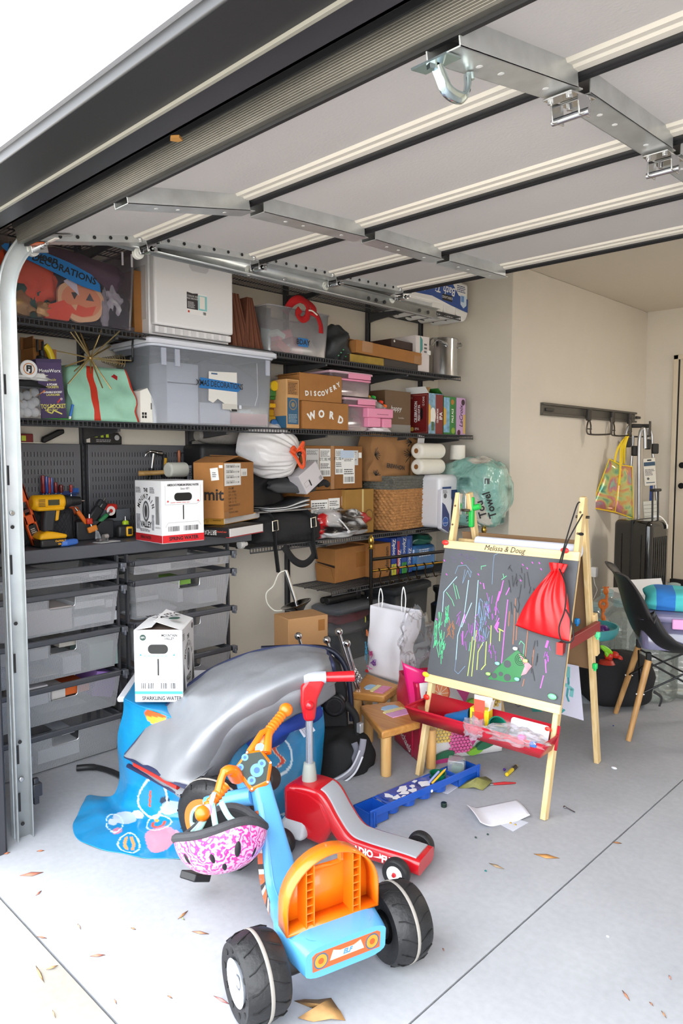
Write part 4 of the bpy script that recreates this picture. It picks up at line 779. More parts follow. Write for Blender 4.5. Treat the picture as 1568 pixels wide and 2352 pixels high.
f.disc('round_mark',L*.86,.035,.014,M('b9b9bb',.5)); f.rect('sticker',.01,.03,.008,.038,M('d8d2c8',.5)); f.lines(L*.3,L*.72,.012,.028,2,M('a8a8aa',.5))
P = on(95,1135,0,.05); t = thing('screwdriver_rack','blue rail on the tool board holding a row of screwdrivers','rack',(.03,P.y,P.z)); MB().box(0,.03,0,.19,-.006,.0).box(0,.004,0,.19,-.02,.01).build('rail', M('33457a',.5), t, bev=.002); rk = t
for k, (px,hh,rad,c) in enumerate(((99,.09,.011,'8f1f24'),(107,.085,.011,'2b4a9a'),(113,.08,.010,'a02a2c'),(119,.078,.009,'39549c'),(128,.055,.009,'8c2226'),(140,.042,.013,'6a2226'),(163,.04,.009,'a82a24'))):
    y = on(px,1110,0,.05).y; t = thing('screwdriver',('tall red screwdriver, first','tall blue screwdriver, second','red screwdriver, third','blue slim screwdriver, fourth','short red screwdriver, fifth','stubby dark red screwdriver, sixth','short bright red screwdriver, last')[k]+' from the left in the tool board rack','screwdriver',(.048,y,rk.location.z+.002),group='screwdrivers in the board rack'); MB().lathe([(0,0),(rad*.7,.002),(rad,.012),(rad*.8,hh*.6),(rad,hh*.8),(rad*.8,hh),(0,hh+.002)],n=10).build('grip', M(c,.25,coat=.5), t); MB().cyl((0,0,-.06),(0,0,0),.003,n=8).build('shaft', STEEL, t)
for k in range(4): t = thing('driver_bit',('first','second','third','last')[k]+' small blue driver bit right of the rack screwdrivers','bit',(.047,on(168+k*4,1130,0,.05).y,rk.location.z+.002),group='blue bits in the board rack'); MB().cyl((0,0,0),(0,0,.022),.004,n=6).build('bit', M('2f66b8',.4), t)
def tool_at(name,label,cat,px,py,X_): P = on(px,py,0,X_); return thing(name,label,cat,P)
t = tool_at('claw_hammer','steel claw hammer hung on the right tool board','hammer',352,1042,.07); MB().tube(smooth_path([(0,-.055,-.02),(0,-.04,.004),(0,-.015,.012),(0,.01,.008),(0,.02,.006)],5),[.003]*3+[.006]*6+[.011]*12,n=10).cyl((0,.018,.005),(0,.05,.002),.013,.016,n=14).build('head', CHROME, t); MB().cyl((0,-.0,0),(0,-.012,-.08),.009,.008).build('neck', STEEL, t); MB().cyl((0,-.012,-.08),(0,-.03,-.16),.012,.014).build('grip', BLACK, t)
t = tool_at('utility_cutter','yellow and black handled cutter hung beside the claw hammer','cutter',377,1060,.06); MB().box(-.01,.01,-.012,.012,-.09,.04).build('handle', M('1d1d1f',.5), t, bev=.005); MB().box(.008,.013,-.007,.009,-.05,.02).build('yellow_inlay', M('e0a51c',.5), t, bev=.002); t.rotation_euler = (-.1,0,0)
t = tool_at('orange_screwdriver','orange handled screwdriver at the right edge of tool board','screwdriver',411,1045,.05); MB().lathe([(0,-.045),(.008,-.04),(.010,0),(.008,.025),(0,.03)],n=12).build('grip', M('a4501c',.35,coat=.4), t); MB().cyl((.0,-.035,.012),(0,.035,.012),.0025).build('hook_bar', STEEL, t)
WTZ = WT+.0015
b = shelf_box('parts_organizer','stack of small smoky clear drawers at the far left of worktop','organizer',14,47,1125,WTZ,.425,.12,None,build=False); W, H = b.W, b.H
for k in range(4): MB().box(-.12,0,-W/2,W/2,k*H/4+.003,(k+1)*H/4-.003).build('drawer', CLEAR((.8,.72,.66),.12,.15,.45,(.42,.34,.3)), b.t, bev=.006)
t = thing('clear_bottle','small white capped bottle standing on the smoky drawers','bottle',(.37,b.t.location.y-.01,WTZ+H+.001)); MB().cyl((0,0,0),(0,0,.04),.022).build('base', M('d8d2cc',.5), t); MB().cyl((0,0,.04),(0,0,.09),.02,.016).build('body', M('2a2628',.4), t); MB().cyl((0,0,.09),(0,0,.125),.012).build('cap', M('d9d4c8',.5), t)
# orange level tool leaning
Pb, Pt = on(88,1232,0,.34), on(33,1098,0,.30); d = Pt-Pb; ang = math.atan2(d.y, d.z); t = thing('orange_level','bright orange level tool leaning beside the yellow drill','level',(.34,Pb.y,WTZ+.012),rot=(-ang,0,0)); L = d.length; W = .05; OR = M('e25a1c',.4)
MB().box(-.022,0,-W/2,W/2,0,L*.13).box(-.022,0,-W/2,W/2,L*.35,L*.5).box(-.022,0,-W/2,W/2,L*.72,L).box(-.022,0,-W/2,-W/2+.012,0,L).box(-.022,0,W/2-.012,W/2,0,L).build('frame', OR, t, bev=.003); f = Fc(t,(.0,0,0),'x'); f.rect('black_badge',-.018,.018,L*.16,L*.33,INK); f.rect('vial',-.012,.012,L*.55,L*.6,M('5a2a22',.3)); f.lines(-.012,.012,L*.2,L*.29,3,M('c9b9aa',.5))
P = on(50,1165,0,.12); b = shelf_box('orange_tool_tray','orange tool tray behind the yellow drill','tray',40,182,1128,WTZ,.16,.12,None,build=False,H=.16); W = b.W; MB().box(-.12,0,-W/2,W/2,.12,.16).build('rim', M('c9531f',.45), b.t, bev=.01); MB().box(-.115,-.005,-W*.48,W*.48,0,.12).build('tub', M('2b2526',.6), b.t, bev=.01)
b = shelf_box('quilted_case','black quilted soft case behind the yellow drill','case',46,176,1168,WTZ,.30,.12,M('24242a',.7,bump=.9,bs=50),bev=.03); W, H = b.W, b.H
mb = MB(); mb.T = Fc(b.t,(0,0,0),'x').F
lines = [[(u,.01),(u+.1,.01+.14)] for u in [-.2+.025*k for k in range(14)]]+[[(u,.01),(u-.1,.01+.14)] for u in [-.1+.025*k for k in range(14)]]
for ln in lines:
    a, c = [(min(max(p[0],-W/2+.02),W/2-.02),min(p[1],H-.02)) for p in ln]; mb.cyl((a[0],a[1],0),(c[0],c[1],0),.0015,n=4)
mb.build('quilt_stitching', M('0f0f13',.8), b.t, kind='stuff')
# cordless drill
P = on(118,1268,0,.40); t = thing('cordless_drill','yellow and black cordless drill standing on its battery on worktop','drill',(.375,P.y,WTZ)); YE = M('e7a90c',.4); X_ = Matrix(((0,0,1,0),(1,0,0,0),(0,1,0,0),(0,0,0,1)))
MB().box(-.045,.045,-.055,.065,0,.04).build('battery', M('1f1f21',.45), t, bev=.01); MB().prism([(-.06,.038),(.068,.038),(.07,.055),(.02,.068),(-.02,.075),(-.055,.062)],-.046,.046,0,X_).build('battery_cover', YE, t, bev=.01)
MB().prism([(-.03,.068),(.018,.068),(.025,.12),(.036,.172),(-.02,.172),(-.028,.12)],-.022,.022,0,X_).build('grip', M('2c2c30',.6), t, bev=.01)
MB().prism([(.03,.115),(.045,.12),(.052,.165),(.034,.165)],-.012,.012,0,X_).build('trigger', M('e0a012',.4), t, bev=.004)
MB().cyl((0,-.075,.203),(0,.075,.203),.034,n=26).build('motor_housing', YE, t, bev=.012); MB().box(-.03,.03,-.06,.07,.165,.185).build('lower_housing', YE, t, bev=.01)
MB().cyl((0,.075,.203),(0,.10,.203),.031,.028,n=22).build('clutch_ring', M('202022',.5), t, bev=.003); MB().cyl((0,.10,.203),(0,.155,.203),.025,.019,n=18).build('chuck', BLACK, t, bev=.003); MB().cyl((0,.155,.203),(0,.175,.203),.004).build('bit', STEEL, t)
f = Fc(t,(.035,0,0),'x'); f.rect('side_label',-.012,.04,.19,.215,M('3a3a20',.5)); 
for k in range(5): f.rect('vent',-.055,-.025,.186+k*.007,.189+k*.007,M('5a4410',.6))
f = Fc(t,(.046,0,0),'x'); f.text('DeWALT',.012,.035,.028,M('e0a012',.5),bold=.0004); f.text('18v',.012,.03,.014,M('e0a012',.5),bold=.0004)
P = floor_pt(188,1262,WTZ); t = thing('blue_tape_dispenser','blue plastic tool with teardrop handle in front of the drill','tool',(.395,P.y,WTZ)); MB().prism([(-.04,-.02),(.005,-.03),(.05,-.008),(.075,.0),(.05,.012),(.005,.03),(-.04,.02),(-.05,0)],0,.03,0,Matrix.Rotation(PI/2,4,'Z')).build('body', M('3f6fc4',.4), t, bev=.008)
P = floor_pt(240,1245,WTZ); t = thing('battery_blister','small battery blister pack torn open on worktop','battery pack',(P.x,P.y,WTZ),rz=.2); MB().box(-.03,.03,-.045,.07,0,.002).build('card', M('dcdad8',.5), t); MB().box(-.01,.02,-.04,.01,.002,.02).build('blister', CLR, t, bev=.004); MB().hexa([(-.03,-.03,.002),(.0,-.03,.002),(.0,-.01,.002),(-.03,-.01,.002)],[(-.04,-.02,.06),(-.02,-.02,.05),(-.02,-.015,.05),(-.04,-.015,.06)]).build('torn_film', CLR, t)
MB().cyl((-.005,-.035,.011),(-.005,.005,.011),.007).build('battery', M('4a2a26',.3,.4), t); MB().cyl((-.045,.03,.02),(-.045,.055,.022),.012).cyl((-.045,.055,.022),(-.045,.06,.022),.005).build('spare_cell', M('b9b2ac',.35,.4), t)
P = floor_pt(290,1236,WTZ); t = thing('tape_measure','black and yellow tape measure by the spring water carton','tape measure',(P.x,P.y,WTZ),rz=-.15); MB().box(-.05,-.002,-.04,.035,.002,.065).build('case', M('1c1c1e',.5), t, bev=.014,segs=3); MB().box(-.045,.004,.0,.036,.008,.058).build('yellow_shell', M('e3a916',.45), t, bev=.008); MB().box(.003,.006,.008,.028,.018,.048).build('grip_inset', BLACK, t, bev=.003)
P = floor_pt(262,1212,WTZ); b = Bx(); t = thing('tool_bin','grey open tool bin holding red tape measure behind batteries','bin',(.2,on(268,1190,0,.22).y,WTZ)); 
for x0,x1,y0,y1 in ((-.08,.0,-.09,-.085),(-.08,0,.085,.09),(-.005,0,-.09,.09),(-.08,-.075,-.09,.09)): MB().box(x0,x1,y0,y1,.08,.14).build('bin_wall', M('55585e',.5), t, bev=.002)
MB().box(-.08,0,-.09,.09,.075,.082).box(-.075,-.005,-.06,.06,0,.075).build('bin_base', M('3c3e43',.5), t, bev=.004); tb = t
t = thing('red_tape_reel','red measuring reel sitting in the grey tool bin','reel',(.17,tb.location.y-.02,WTZ+.083)); MB().box(-.03,.03,-.04,.04,0,.085).build('case', M('c0281f',.4), t, bev=.012); Fc(t,(.03,0,0),'x').disc('dial',0,.05,.024,M('e8dcd8',.5)); Fc(t,(.031,0,0),'x').disc('dial_hub',0,.05,.01,M('c0281f',.4))
for k, (nm,lb,px,py,X_,c,s,rot) in enumerate((('pliers','black pliers among the loose tools behind the batteries',215,1185,.22,'1d1d20',(.03,.05,.11),(-.7,0,0)),('orange_pliers','orange handled pliers among the loose tools',188,1188,.25,'d96a1c',(.02,.02,.08),(.6,0,0)),('wire_stripper','green handled stripper among the loose tools',232,1195,.24,'2f7a4a',(.02,.02,.09),(-.9,0,0)),('red_plug','red plug among the loose tools',205,1197,.27,'c0301f',(.02,.03,.03),(0,0,0)),('multi_cutter','orange cutter lying in front of the loose tools',212,1215,.27,'d9812a',(.02,.05,.03),(.3,0,0)),('lime_tape','lime green tape roll next to the spring water carton',288,1205,.24,'b5d32a',(.03,.03,.045),(0,0,0)),('stud_finder','black stud finder leaning in the loose tools',226,1170,.2,'26272b',(.03,.05,.1),(-.6,0,0)))):
    P = on(px,py,0,X_); t = thing(nm,lb,'tool',(X_,P.y,P.z),rot=rot); MB().box(-s[0]/2,s[0]/2,-s[1]/2,s[1]/2,-s[2]/2,s[2]/2).build('body', M(c,.45), t, bev=min(s)*.3); MB().cyl((0,0,s[2]/2),(0,0,s[2]/2+.02),.006,.004).build('tip', STEEL, t)
b = shelf_box('tool_caddy','black low tool caddy filled with loose tools on worktop','caddy',176,262,1196,WTZ,.25,.16,M('2a2a2d',.55),bev=.006)
# ---------------------------------------------------------------- on the worktop: spring water carton, mallet, books, kraft box
WCARD = M('e6e6e8',.55,bump=.1,bs=30)
def water_box(b, side_txt, front_print, foot, foot_txt, foot_col):
    W, H, D = b.W, b.H, b.D
    f = b.x; f.strokes('panel_line',[[(-W*.42,H*.62),(-W*.42,H*.92)],[(-W*.42,H*.62),(W*.33,H*.62),(W*.42,H*.67),(W*.42,H*.93)],[(-W*.42,H*.26),(-W*.36,H*.33),(W*.36,H*.33),(W*.42,H*.27)]],.002,M('b9b9bd',.6))
    f.poly('hand_hole',rrect(W*.42,H*.13,H*.06,4,0,H*.74),BLACK); f.strokes('centre_slit',[[(0,H*.6),(0,H*.38)]],.006,INK)
    f.bars(-W*.36,-W*.1,H*.19,H*.27,INK,14); f.bars(.0,W*.36,H*.19,H*.27,INK,22); f.rect(foot,-W/2+.001,W/2-.001,H*.01,H*.13,foot_col) if foot_col else None
    f.lines(-W*.3,W*.3,H*.645,H*.66,1,M('c9473f' if foot_col else '4a9ac9',.6))
    return f
wb = qbox('spring_water_carton','white spring water carton with red foot band standing on the worktop','carton',WTZ,(373,1250),(469,1237),L=(312,1224),T=(373,1105),mat=WCARD,rz=-.02)
f = water_box(wb,'','', 'red_band','SPRING WATER',M('d3222a',.5)); W, H, D = wb.W, wb.H, wb.D
f.text("AMERICA'S PREMIUM SPRING WATER",.0145,0,H*.93,INK,sx=.72,bold=.0004); f.text('Since 1871',.0145,.01,H*.87,INK,sx=.8); f.text('SPRING WATER',.024,0,H*.07,INK,bold=.0008,sx=.95)
for u in (-W*.36,W*.36): f.poly('red_arrow',[(u-.006,H*.66),(u,H*.69),(u+.006,H*.66)],M('c9272a',.5))
f = wb.y; f.rect('red_band',-D+.001,-.001,H*.01,H*.13,M('b51f26',.5)); f.text('SPRING WATER',.02,-D*.6,H*.07,INK,bold=.0006,sx=.7)
f.arc('MOUNTAIN',.034,-D*.58,H*.5,.07,PI*.88,PI*.12,bold=.001,sx=.75); f.text('THE',.026,-D*.58,H*.84,INK,bold=.0008,sx=.8); f.text('VALLEY',.04,-D*.58,H*.28,INK,bold=.0012,sx=.75); f.disc('portrait',-D*.58,H*.5,.03,M('55565a',.6),ry=.05); f.disc('portrait_core',-D*.58,H*.5,.022,M('b4b4b8',.6),ry=.04); f.disc('portrait_head',-D*.58,H*.5,.012,M('3c3c40',.6),ry=.03)
f.rect('forest_print',-D*.95,-D*.8,H*.2,H*.45,M('9c9ca2',.7,var=.4,vs=60)); f.rect('forest_print',-D*.36,-D*.28,H*.2,H*.45,M('9c9ca2',.7,var=.4,vs=60)); f.lines(-D*.8,-D*.36,H*.17,H*.22,3); f.bars(-D*.22,-D*.08,H*.3,H*.75,INK,10); f.lines(-D*.95,-D*.75,H*.8,H*.9,4); f.lines(-D*.42,-D*.24,H*.8,H*.9,4); f.text('CASE QTY. 12',.011,-D*.14,H*.25,INK,sx=.7)
P = wb.t.location; mz = WTZ+H+.001
t = thing('rubber_mallet','white headed rubber mallet resting on the spring water carton','mallet',V((.19,on(405,1075,0,.19).y,mz)),rz=.1); MB().cyl((.0,-.062,.041),(0,.062,.041),.041,.041,n=28).build('head', M('e3e2d6',.4), t, bev=.01,segs=3); MB().tube([(-.02,-.03,.03),(-.06,-.09,.025),(-.12,-.16,.022)],[.013,.013,.015],n=10).build('handle', WOOD('c49a5a','a87f42',8,1), t)
bk2 = qbox('hardback_book','black and red hardback book lying at the bottom under the kraft box','book',WTZ,(526,1236),(603,1222),L=(467,1224),T=(526,1213),mat=M('1d1a1c',.4),part='cover')
bk1 = qbox('hardback_book','yellow spined book lying between the black book and the kraft box','book',WTZ+bk2.H+.001,(514,1206),(595,1190),L=(458,1198),T=(514,1189),mat=M('d29a3a',.45),part='cover')
for bk, c2, tx, tc in ((bk2,'c9c0c0','BIRTHDAY',WHITE),(bk1,'d6cfc4','FELAS',M('6a4a14',.6))):
    W, H, D = bk.W, bk.H, bk.D; MB().box(-D+.006,.0035,-W/2+.004,W/2-.002,.005,H-.005).build('page_block', M('dcd8d6',.8,bump=.2,bs=200,stretch=(.2,.2,6)), bk.t); bk.y.text(tx,H*.7,-D*.75,H*.5,tc,roll=PI,sx=.5); bk.y.text('one journey',H*.3,-D*.28,H*.55,M('d24a32',.5) if bk is bk2 else M('3a2a10',.5),roll=PI,sx=.8)
MB().box(-.02,.0045,-bk2.W/2,bk2.W/2,.0,.004).build('red_board', M('a8282e',.5), bk2.t)
ub = qbox('kraft_shipping_box','kraft box with barcode stickers and raised flaps on the two books','carton',WTZ+bk2.H+bk1.H+.004,(514,1192),(583,1180),L=(445,1185),T=(514,1062),mat=CARD); W, H, D = ub.W, ub.H, ub.D
MB().hexa([(-D,-W/2,H),(0,-W/2,H),(0,-W/2+.003,H),(-D,-W/2+.003,H)],[(-D,-W/2+.02+W*.3,H+.028),(0.02,-W/2+.02+W*.3,H+.028),(0.02,-W/2+.023+W*.3,H+.03),(-D,-W/2+.023+W*.3,H+.03)]).build('near_flap', CARD, ub.t)
MB().hexa([(-D,W/2,H),(0,W/2,H),(0,W/2-.003,H),(-D,W/2-.003,H)],[(-D,W*.0,H+.035),(.0,W*.0,H+.03),(0,W*.0,H+.033),(-D,W*.0,H+.038)]).build('far_flap', CARD, ub.t)
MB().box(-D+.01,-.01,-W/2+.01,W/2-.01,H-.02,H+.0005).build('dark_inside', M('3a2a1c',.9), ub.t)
f = ub.x; f.rect('sticker',-W*.47,W*.05,H*.58,H*.98,PAPER); 
for k in range(4): f.bars(-W*.42,W*.0,H*(.62+.095*k),H*(.65+.095*k)); f.lines(-W*.42,-W*.1,H*(.66+.095*k),H*(.675+.095*k),1)
f.rect('sticker',W*.07,W*.26,H*.74,H*.88,PAPER); f.bars(W*.1,W*.23,H*.76,H*.82,INK,8); DK_ = M('3a2a1c',.7)
for k, s in enumerate(('PO# :0887','SKU: L101NW','QTY:   4    PCS','N.W.  3.1   KG','G.W.  3.4   KG','MEAS:25X20.5X25CM','C/N:MC','MADE IN CHINA')): f.text(s,.0155,-W*.36,H*(.53-.062*k),DK_,ax='LEFT',sx=.9)
f.rect('corner_tape',-W/2,-W*.32,0,H*.12,TAPE)
f = ub.y; f.text('umit',.085,-D*.45,H*.42,INK,bold=.002); f.rect('tag',-D*.42,-D*.16,H*.68,H*.9,PAPER,roll=.12); f.lines(-D*.36,-D*.22,H*.74,H*.84,3); f.rect('tag',-D*.14,-D*.02,H*.9,H*.95,PAPER)
P = on(450,1085,0,.12); t = thing('packing_slip','printed packing slip leaning behind the spring water carton','paper',(.12,P.y,WTZ)); MB().box(-.001,.001,-.06,.06,0,P.z-WTZ+.04).build('sheet', M('c5cbd6',.6), t); Fc(t,(.001,0,0),'x').lines(-.05,.05,P.z-WTZ-.05,P.z-WTZ+.03,8)
# ---------------------------------------------------------------- shelf at worktop height
P = on(512,1080,0,.05); t = thing('black_liner_case','tall black rounded liner case standing behind the kraft box','case',(.12,on(440,1100,0,.12).y,S4+.002)); 
L = on(700,1150,0,.12).y-t.location.y; Hh = on(560,1026,0,.12).z-S4
MB().prism([(0,0),(L,0),(L,Hh*.35),(L*.72,Hh*.42),(L*.58,Hh*.8),(L*.5,Hh*.95),(L*.4,Hh),(0,Hh*1.02)],-.1,.1,0,Matrix(((0,0,1,0),(1,0,0,0),(0,1,0,0),(0,0,0,1)))).build('shell', M('17171a',.55), t, bev=.03,segs=3)
CW = CLEAR((.9,.9,.9),.12,.22,.4,(.62,.6,.58))
P = on(480,1010,0,.12); t = thing('plastic_wrapped_roll','grey plastic wrapped roll lying under the third shelf','roll',(.14,P.y-.08,S4+Hh+.055+.006)); MB().tube([(0,-.02,0),(0,.05,0),(0,.2,.002),(0,.4,.01),(-.02,.55,.0)],[.03,.05,.055,.052,.03],n=16).build('roll', M('8f8a86',.3,var=.3,vs=9,coat=.6,bump=.5,bs=25), t)
# white rubbish bag with orange drawstring
C0 = on(632,1045,0,.30); t = thing('trash_bag','white plastic trash bag tied with orange drawstring','trash bag',(C0.x,C0.y+.05,C0.z-.205)); 
axis = V((.08,.20,-.03))
def tb_(p, u, v):
    return p
def bagf(u, v):
    a = 2*PI*u; s = v; ctr = V((-.12,-.22,.27))*(1-s)+V((.10,.05,.195))*s
    r = .165*(math.sin(PI*min(1,.12+s*.80)))**.62
    if s > .93: r *= max(0,(1-s)/.07)**.6*.9+.1
    d = V((.75,.6,-.15)).normalized(); e1 = d.orthogonal().normalized(); e2 = d.cross(e1)
    n_ = noise.noise(V((math.cos(a)*2.2,math.sin(a)*2.2,s*2.5)))*.14
    wr = .075*max(0,s-.35)/.65*math.sin(a*22+4*noise.noise(V((s*3,a,2))))+.012*math.sin(a*9+3*s)
    rr = r*(1+n_+wr); return ctr+e1*(rr*math.cos(a))+e2*(rr*math.sin(a)*.95)
MB().grid(120,34,bagf,cu=True).build('bag', M('dfdcdc',.35,var=.04,vs=5,bump=.35,bs=30), t, ang=80, weld=.0005)
OD = M('e5501c',.45)
K = V((.150,-.012,.205)); 
for pts in ([(0,0,.02),(.02,-.045,.05),(.025,-.07,.03),(.022,-.03,.01)],[(0,0,.02),(.02,.02,.06),(.02,.045,.085),(.018,.03,.04)],[(0,-.06,.03),(.025,-.03,-.02),(.035,.0,-.075),(.035,.03,-.085)],[(.035,.03,-.085),(.035,.035,-.05),(.03,.03,.0),(.015,.01,.02)],[(0,.0,.02),(.02,.04,.03),(.02,.055,.0),(.015,.05,-.02)]): ribbon('drawstring',[K+V(p)*.85 for p in pts],.012,OD,t,V((1,.1,.1)),.002)
MB().ball(K+V((.01,.012,.005)),.016,10).build('knot', M('2a1a18',.5), t)
P = on(700,1100,0,.34); t = thing('grey_jacket','folded grey fabric jacket below the white trash bag','jacket',(.25,P.y,P.z-.085)); blob('fabric',M('4c4c4e',.85,bump=.3,bs=18),t,(0,-.02,.035),(.11,.19,.06),61,.3,fr=2); MB().tube(smooth_path([(.1,.1,.05),(.11,.15,.06),(.1,.185,.045)],5),.02,n=10).build('cuff', M('232325',.85), t)
P = on(715,1095,0,.36); t = thing('white_flat_box','white flat product box tilted against the taped cartons','box',P+V((.05,-.05,.0)),rot=(.58,0,0)); MB().box(-.10,0,-.085,.085,-.07,.06).build('box', M('c9c4c8',.5), t, bev=.003); f = Fc(t,(0,0,0),'x'); f.bars(.05,.075,-.06,-.035,INK,6); f.rect('mark',-.03,-.02,-.045,-.005,INK); f.strokes('outline',[[(-.07,-.0),(-.02,.0),(-.02,-.03),(-.07,-.03),(-.07,0)]],.0012,PRINT)
# taped cartons
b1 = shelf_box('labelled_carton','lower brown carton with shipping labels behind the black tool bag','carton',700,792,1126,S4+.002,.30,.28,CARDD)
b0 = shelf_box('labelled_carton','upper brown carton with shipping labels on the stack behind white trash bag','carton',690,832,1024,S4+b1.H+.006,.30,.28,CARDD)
b3 = shelf_box('packing_carton','mustard brown carton with round stamps between labelled carton and basket','carton',792,858,1124,S4+.002,.33,.28,M('9c7434',.8,var=.08,vs=10))
for b in (b0,b1,b3): carton(b)
f = b0.x; W, H = b0.W, b0.H; f.rect('centre_tape',-.02,.012,0,H,TAPE)
for u0,u1,v0,v1,tx in ((-W*.42,-W*.22,H*.45,H*.93,0),(-W*.21,-W*.04,H*.30,H*.93,1),(.02,W*.17,H*.34,H*.93,1),(W*.175,W*.42,H*.55,H*.9,0),(W*.17,W*.36,H*.12,H*.85,2)):
    f.rect('shipping_label',u0,u1,v0,v1,PAPER if tx else M('c9c8c8',.6)); 
    if tx == 1: f.text('DTC OB2 WE',.026,(u0+u1)/2,v0+(v1-v0)*.62,INK,sx=.62,bold=.0004)
    if tx: f.bars(u0+.008,u1-.008,v0+.01,v0+(v1-v0)*.22,INK,18)
    f.lines(u0+.006,u1-.006,v0+(v1-v0)*.72,v1-.008,5); f.lines(u0+.006,u1-.006,v0+(v1-v0)*.3,v0+(v1-v0)*.5,3)
f.rect('blue_stripe_tape',W*.12,W*.35,H*.72,H*.9,M('b9cbe0',.4)); f.rect('small_tag',W*.43,W*.48,H*.72,H*.85,PAPER)
f = b1.x; W, H = b1.W, b1.H; f.rect('shipping_label',-W*.36,W*.06,-.0+H*.25,H*.8,PAPER); f.text('DTC OB2 WE',.026,-W*.15,H*.55,INK,sx=.7,bold=.0004); f.lines(-W*.34,W*.04,H*.62,H*.76,3); f.lines(-W*.34,W*.04,H*.3,H*.45,3); f.rect('shipping_label',W*.07,W*.36,H*.4,H*.82,PAPER); f.bars(W*.1,W*.22,H*.55,H*.62,INK,8); f.lines(W*.1,W*.33,H*.66,H*.78,3); f.rect('small_tag',W*.41,W*.47,H*.65,H*.85,PAPER)
f = b3.x; W, H = b3.W, b3.H; f.rect('tape_strip',W*.08,W*.14,0,H,M('c9b478',.3)); f.disc('stamp_ring',-W*.12,H*.4,W*.15,M('6a4c1e',.7)); f.disc('stamp_core',-W*.12,H*.4,W*.12,M('9c7434',.8)); f.disc('stamp_ring',W*.33,H*.4,W*.15,M('6a4c1e',.7)); f.disc('stamp_core',W*.33,H*.4,W*.12,M('9c7434',.8))
# notebooks on a board
P0 = on(590,1176,0,.37); P1 = on(725,1172,0,.37); t = thing('tray_board','thin grey tray board on the black tool bag','board',(.38,P0.y,P0.z-.008)); MB().box(-.25,0,0,P1.y-P0.y,0,.008).build('board', M('8f8d8c',.4,.3), t, bev=.002); tz = P0.z
t = thing('magazine_stack','stack of curled magazines on the grey tray board','magazines',(.37,on(620,1170,0,.37).y,tz+.002)); L = on(712,1160,0,.37).y-t.location.y
for k in range(4):
    pts = [(0,0,.006*k),(0,L*.4,.006*k+.002),(0,L*.75,.012*k+.012),(0,L*(.98+.005*k),.014*k+.022)]; PP = smooth_path(pts,5); mb = MB()
    mb.add([q for p in PP for q in (p+V((-.2,0,0)),p+V((0,0,0)))],[(2*i,2*i+1,2*i+3,2*i+2) for i in range(len(PP)-1)]); mb.build('magazine', [M('d9dadc',.5),M('26282b',.5)][k%2], t, sol=.005)
# black tool bag
P0 = on(585,1255,0,.36); P1 = on(738,1240,0,.36); L = P1.y-P0.y; t = thing('tool_bag','black canvas tool bag with hanging buckled straps on the wire shelf','bag',(.26,(P0.y+P1.y)/2,S4+.002)); BK = M('1a1a1d',.75,bump=.3,bs=40)
Hh = tz-S4-.016; blob('bag',BK,t,(0,0,Hh*.46),(.16,L*.5,Hh*.53),71,.14,nu=40,nv=24,e=.55,fr=2.6)
for yo in (-L*.33,.02+L*.2): ribbon('strap',[(.03,yo,Hh+.004),(.13,yo,Hh*.93),(.165,yo,Hh*.6),(.17,yo+.0,Hh*.25),(.165,yo+.01,-.02),(.165,yo+.03,-.16 if yo<0 else -.11)],.017,M('111113',.8),t,V((0,1,0)),.003); 
for yo in (-L*.33,.02+L*.2): MB().tube([(.172,yo-.02,Hh*.78),(.172,yo+.02,Hh*.8),(.178,yo+.02,Hh*.5),(.178,yo-.02,Hh*.48)],.004,n=8,closed=True).build('buckle', M('d9cdb8',.3,.7), t)
ribbon('loop_strap',[(.155,-L*.18,-.01),(.17,-L*.05,-.1),(.165,L*.12,-.13),(.17,L*.25,-.08),(.155,L*.23,-.0)],.022,M('141416',.8),t,V((1,0,0)),.003)
t = thing('led_bulb','white bulb lying at the end of the worktop','bulb',(.40,on(552,1250,0,.40).y+.01,S4+.028)); MB().cyl((0,-.02,0),(0,.01,0),.026,.024,n=18).cyl((0,.01,0),(0,.035,0),.013,n=12).build('bulb', M('d4d2d0',.35), t, bev=.004)
# product bag red/black
P0 = on(722,1235,0,.37); P1 = on(845,1222,0,.37); L = P1.y-P0.y; t = thing('snack_bag','crumpled black and red printed plastic bag on the wire shelf','bag',(.30,(P0.y+P1.y)/2,S4+.002)); Hh = on(780,1172,0,.36).z-S4
def cbag(i, p):
    if p.y < -L*.36 or (p.y > L*.36 and p.z > .06): return 'b3141a'
    if p.z < .035 and p.x > .02: return 'cfcfd2'
    if p.y < -L*.12 and p.z > Hh*.45: return 'b5b2b4'
    if p.y > .0 and p.z > Hh*.45: return '3a383a' if int(p.y*130+p.z*60)%3 else 'c9c9cb'
    return '1b1517'
mb = MB(); q = blob('tmp',BLACK,t,(0,0,Hh*.46),(.12,L*.52,Hh*.55),73,.3,nu=60,nv=36,e=.7,fr=2.4); me = q.data
ca = me.color_attributes.new('print','FLOAT_COLOR','POINT')
for i, v in enumerate(me.vertices): ca.data[i].color = (*lin(cbag(i,v.co)),1)
me.materials.clear(); me.materials.append(VCOL('film',.25,.5,bump=.25)); q.name = 'film'
ribbon('spoon_print',[(.125,-L*.18,Hh*.72),(.13,-L*.1,Hh*.52),(.135,-L*.02,Hh*.28)],.005,M('d9d9db',.4),t,V((1,0,0)),.001); MB().ball((.128,.0,Hh*.22),.016,12,sc=(.3,1,1)).build('spoon_bowl', M('d9d9db',.4), t)
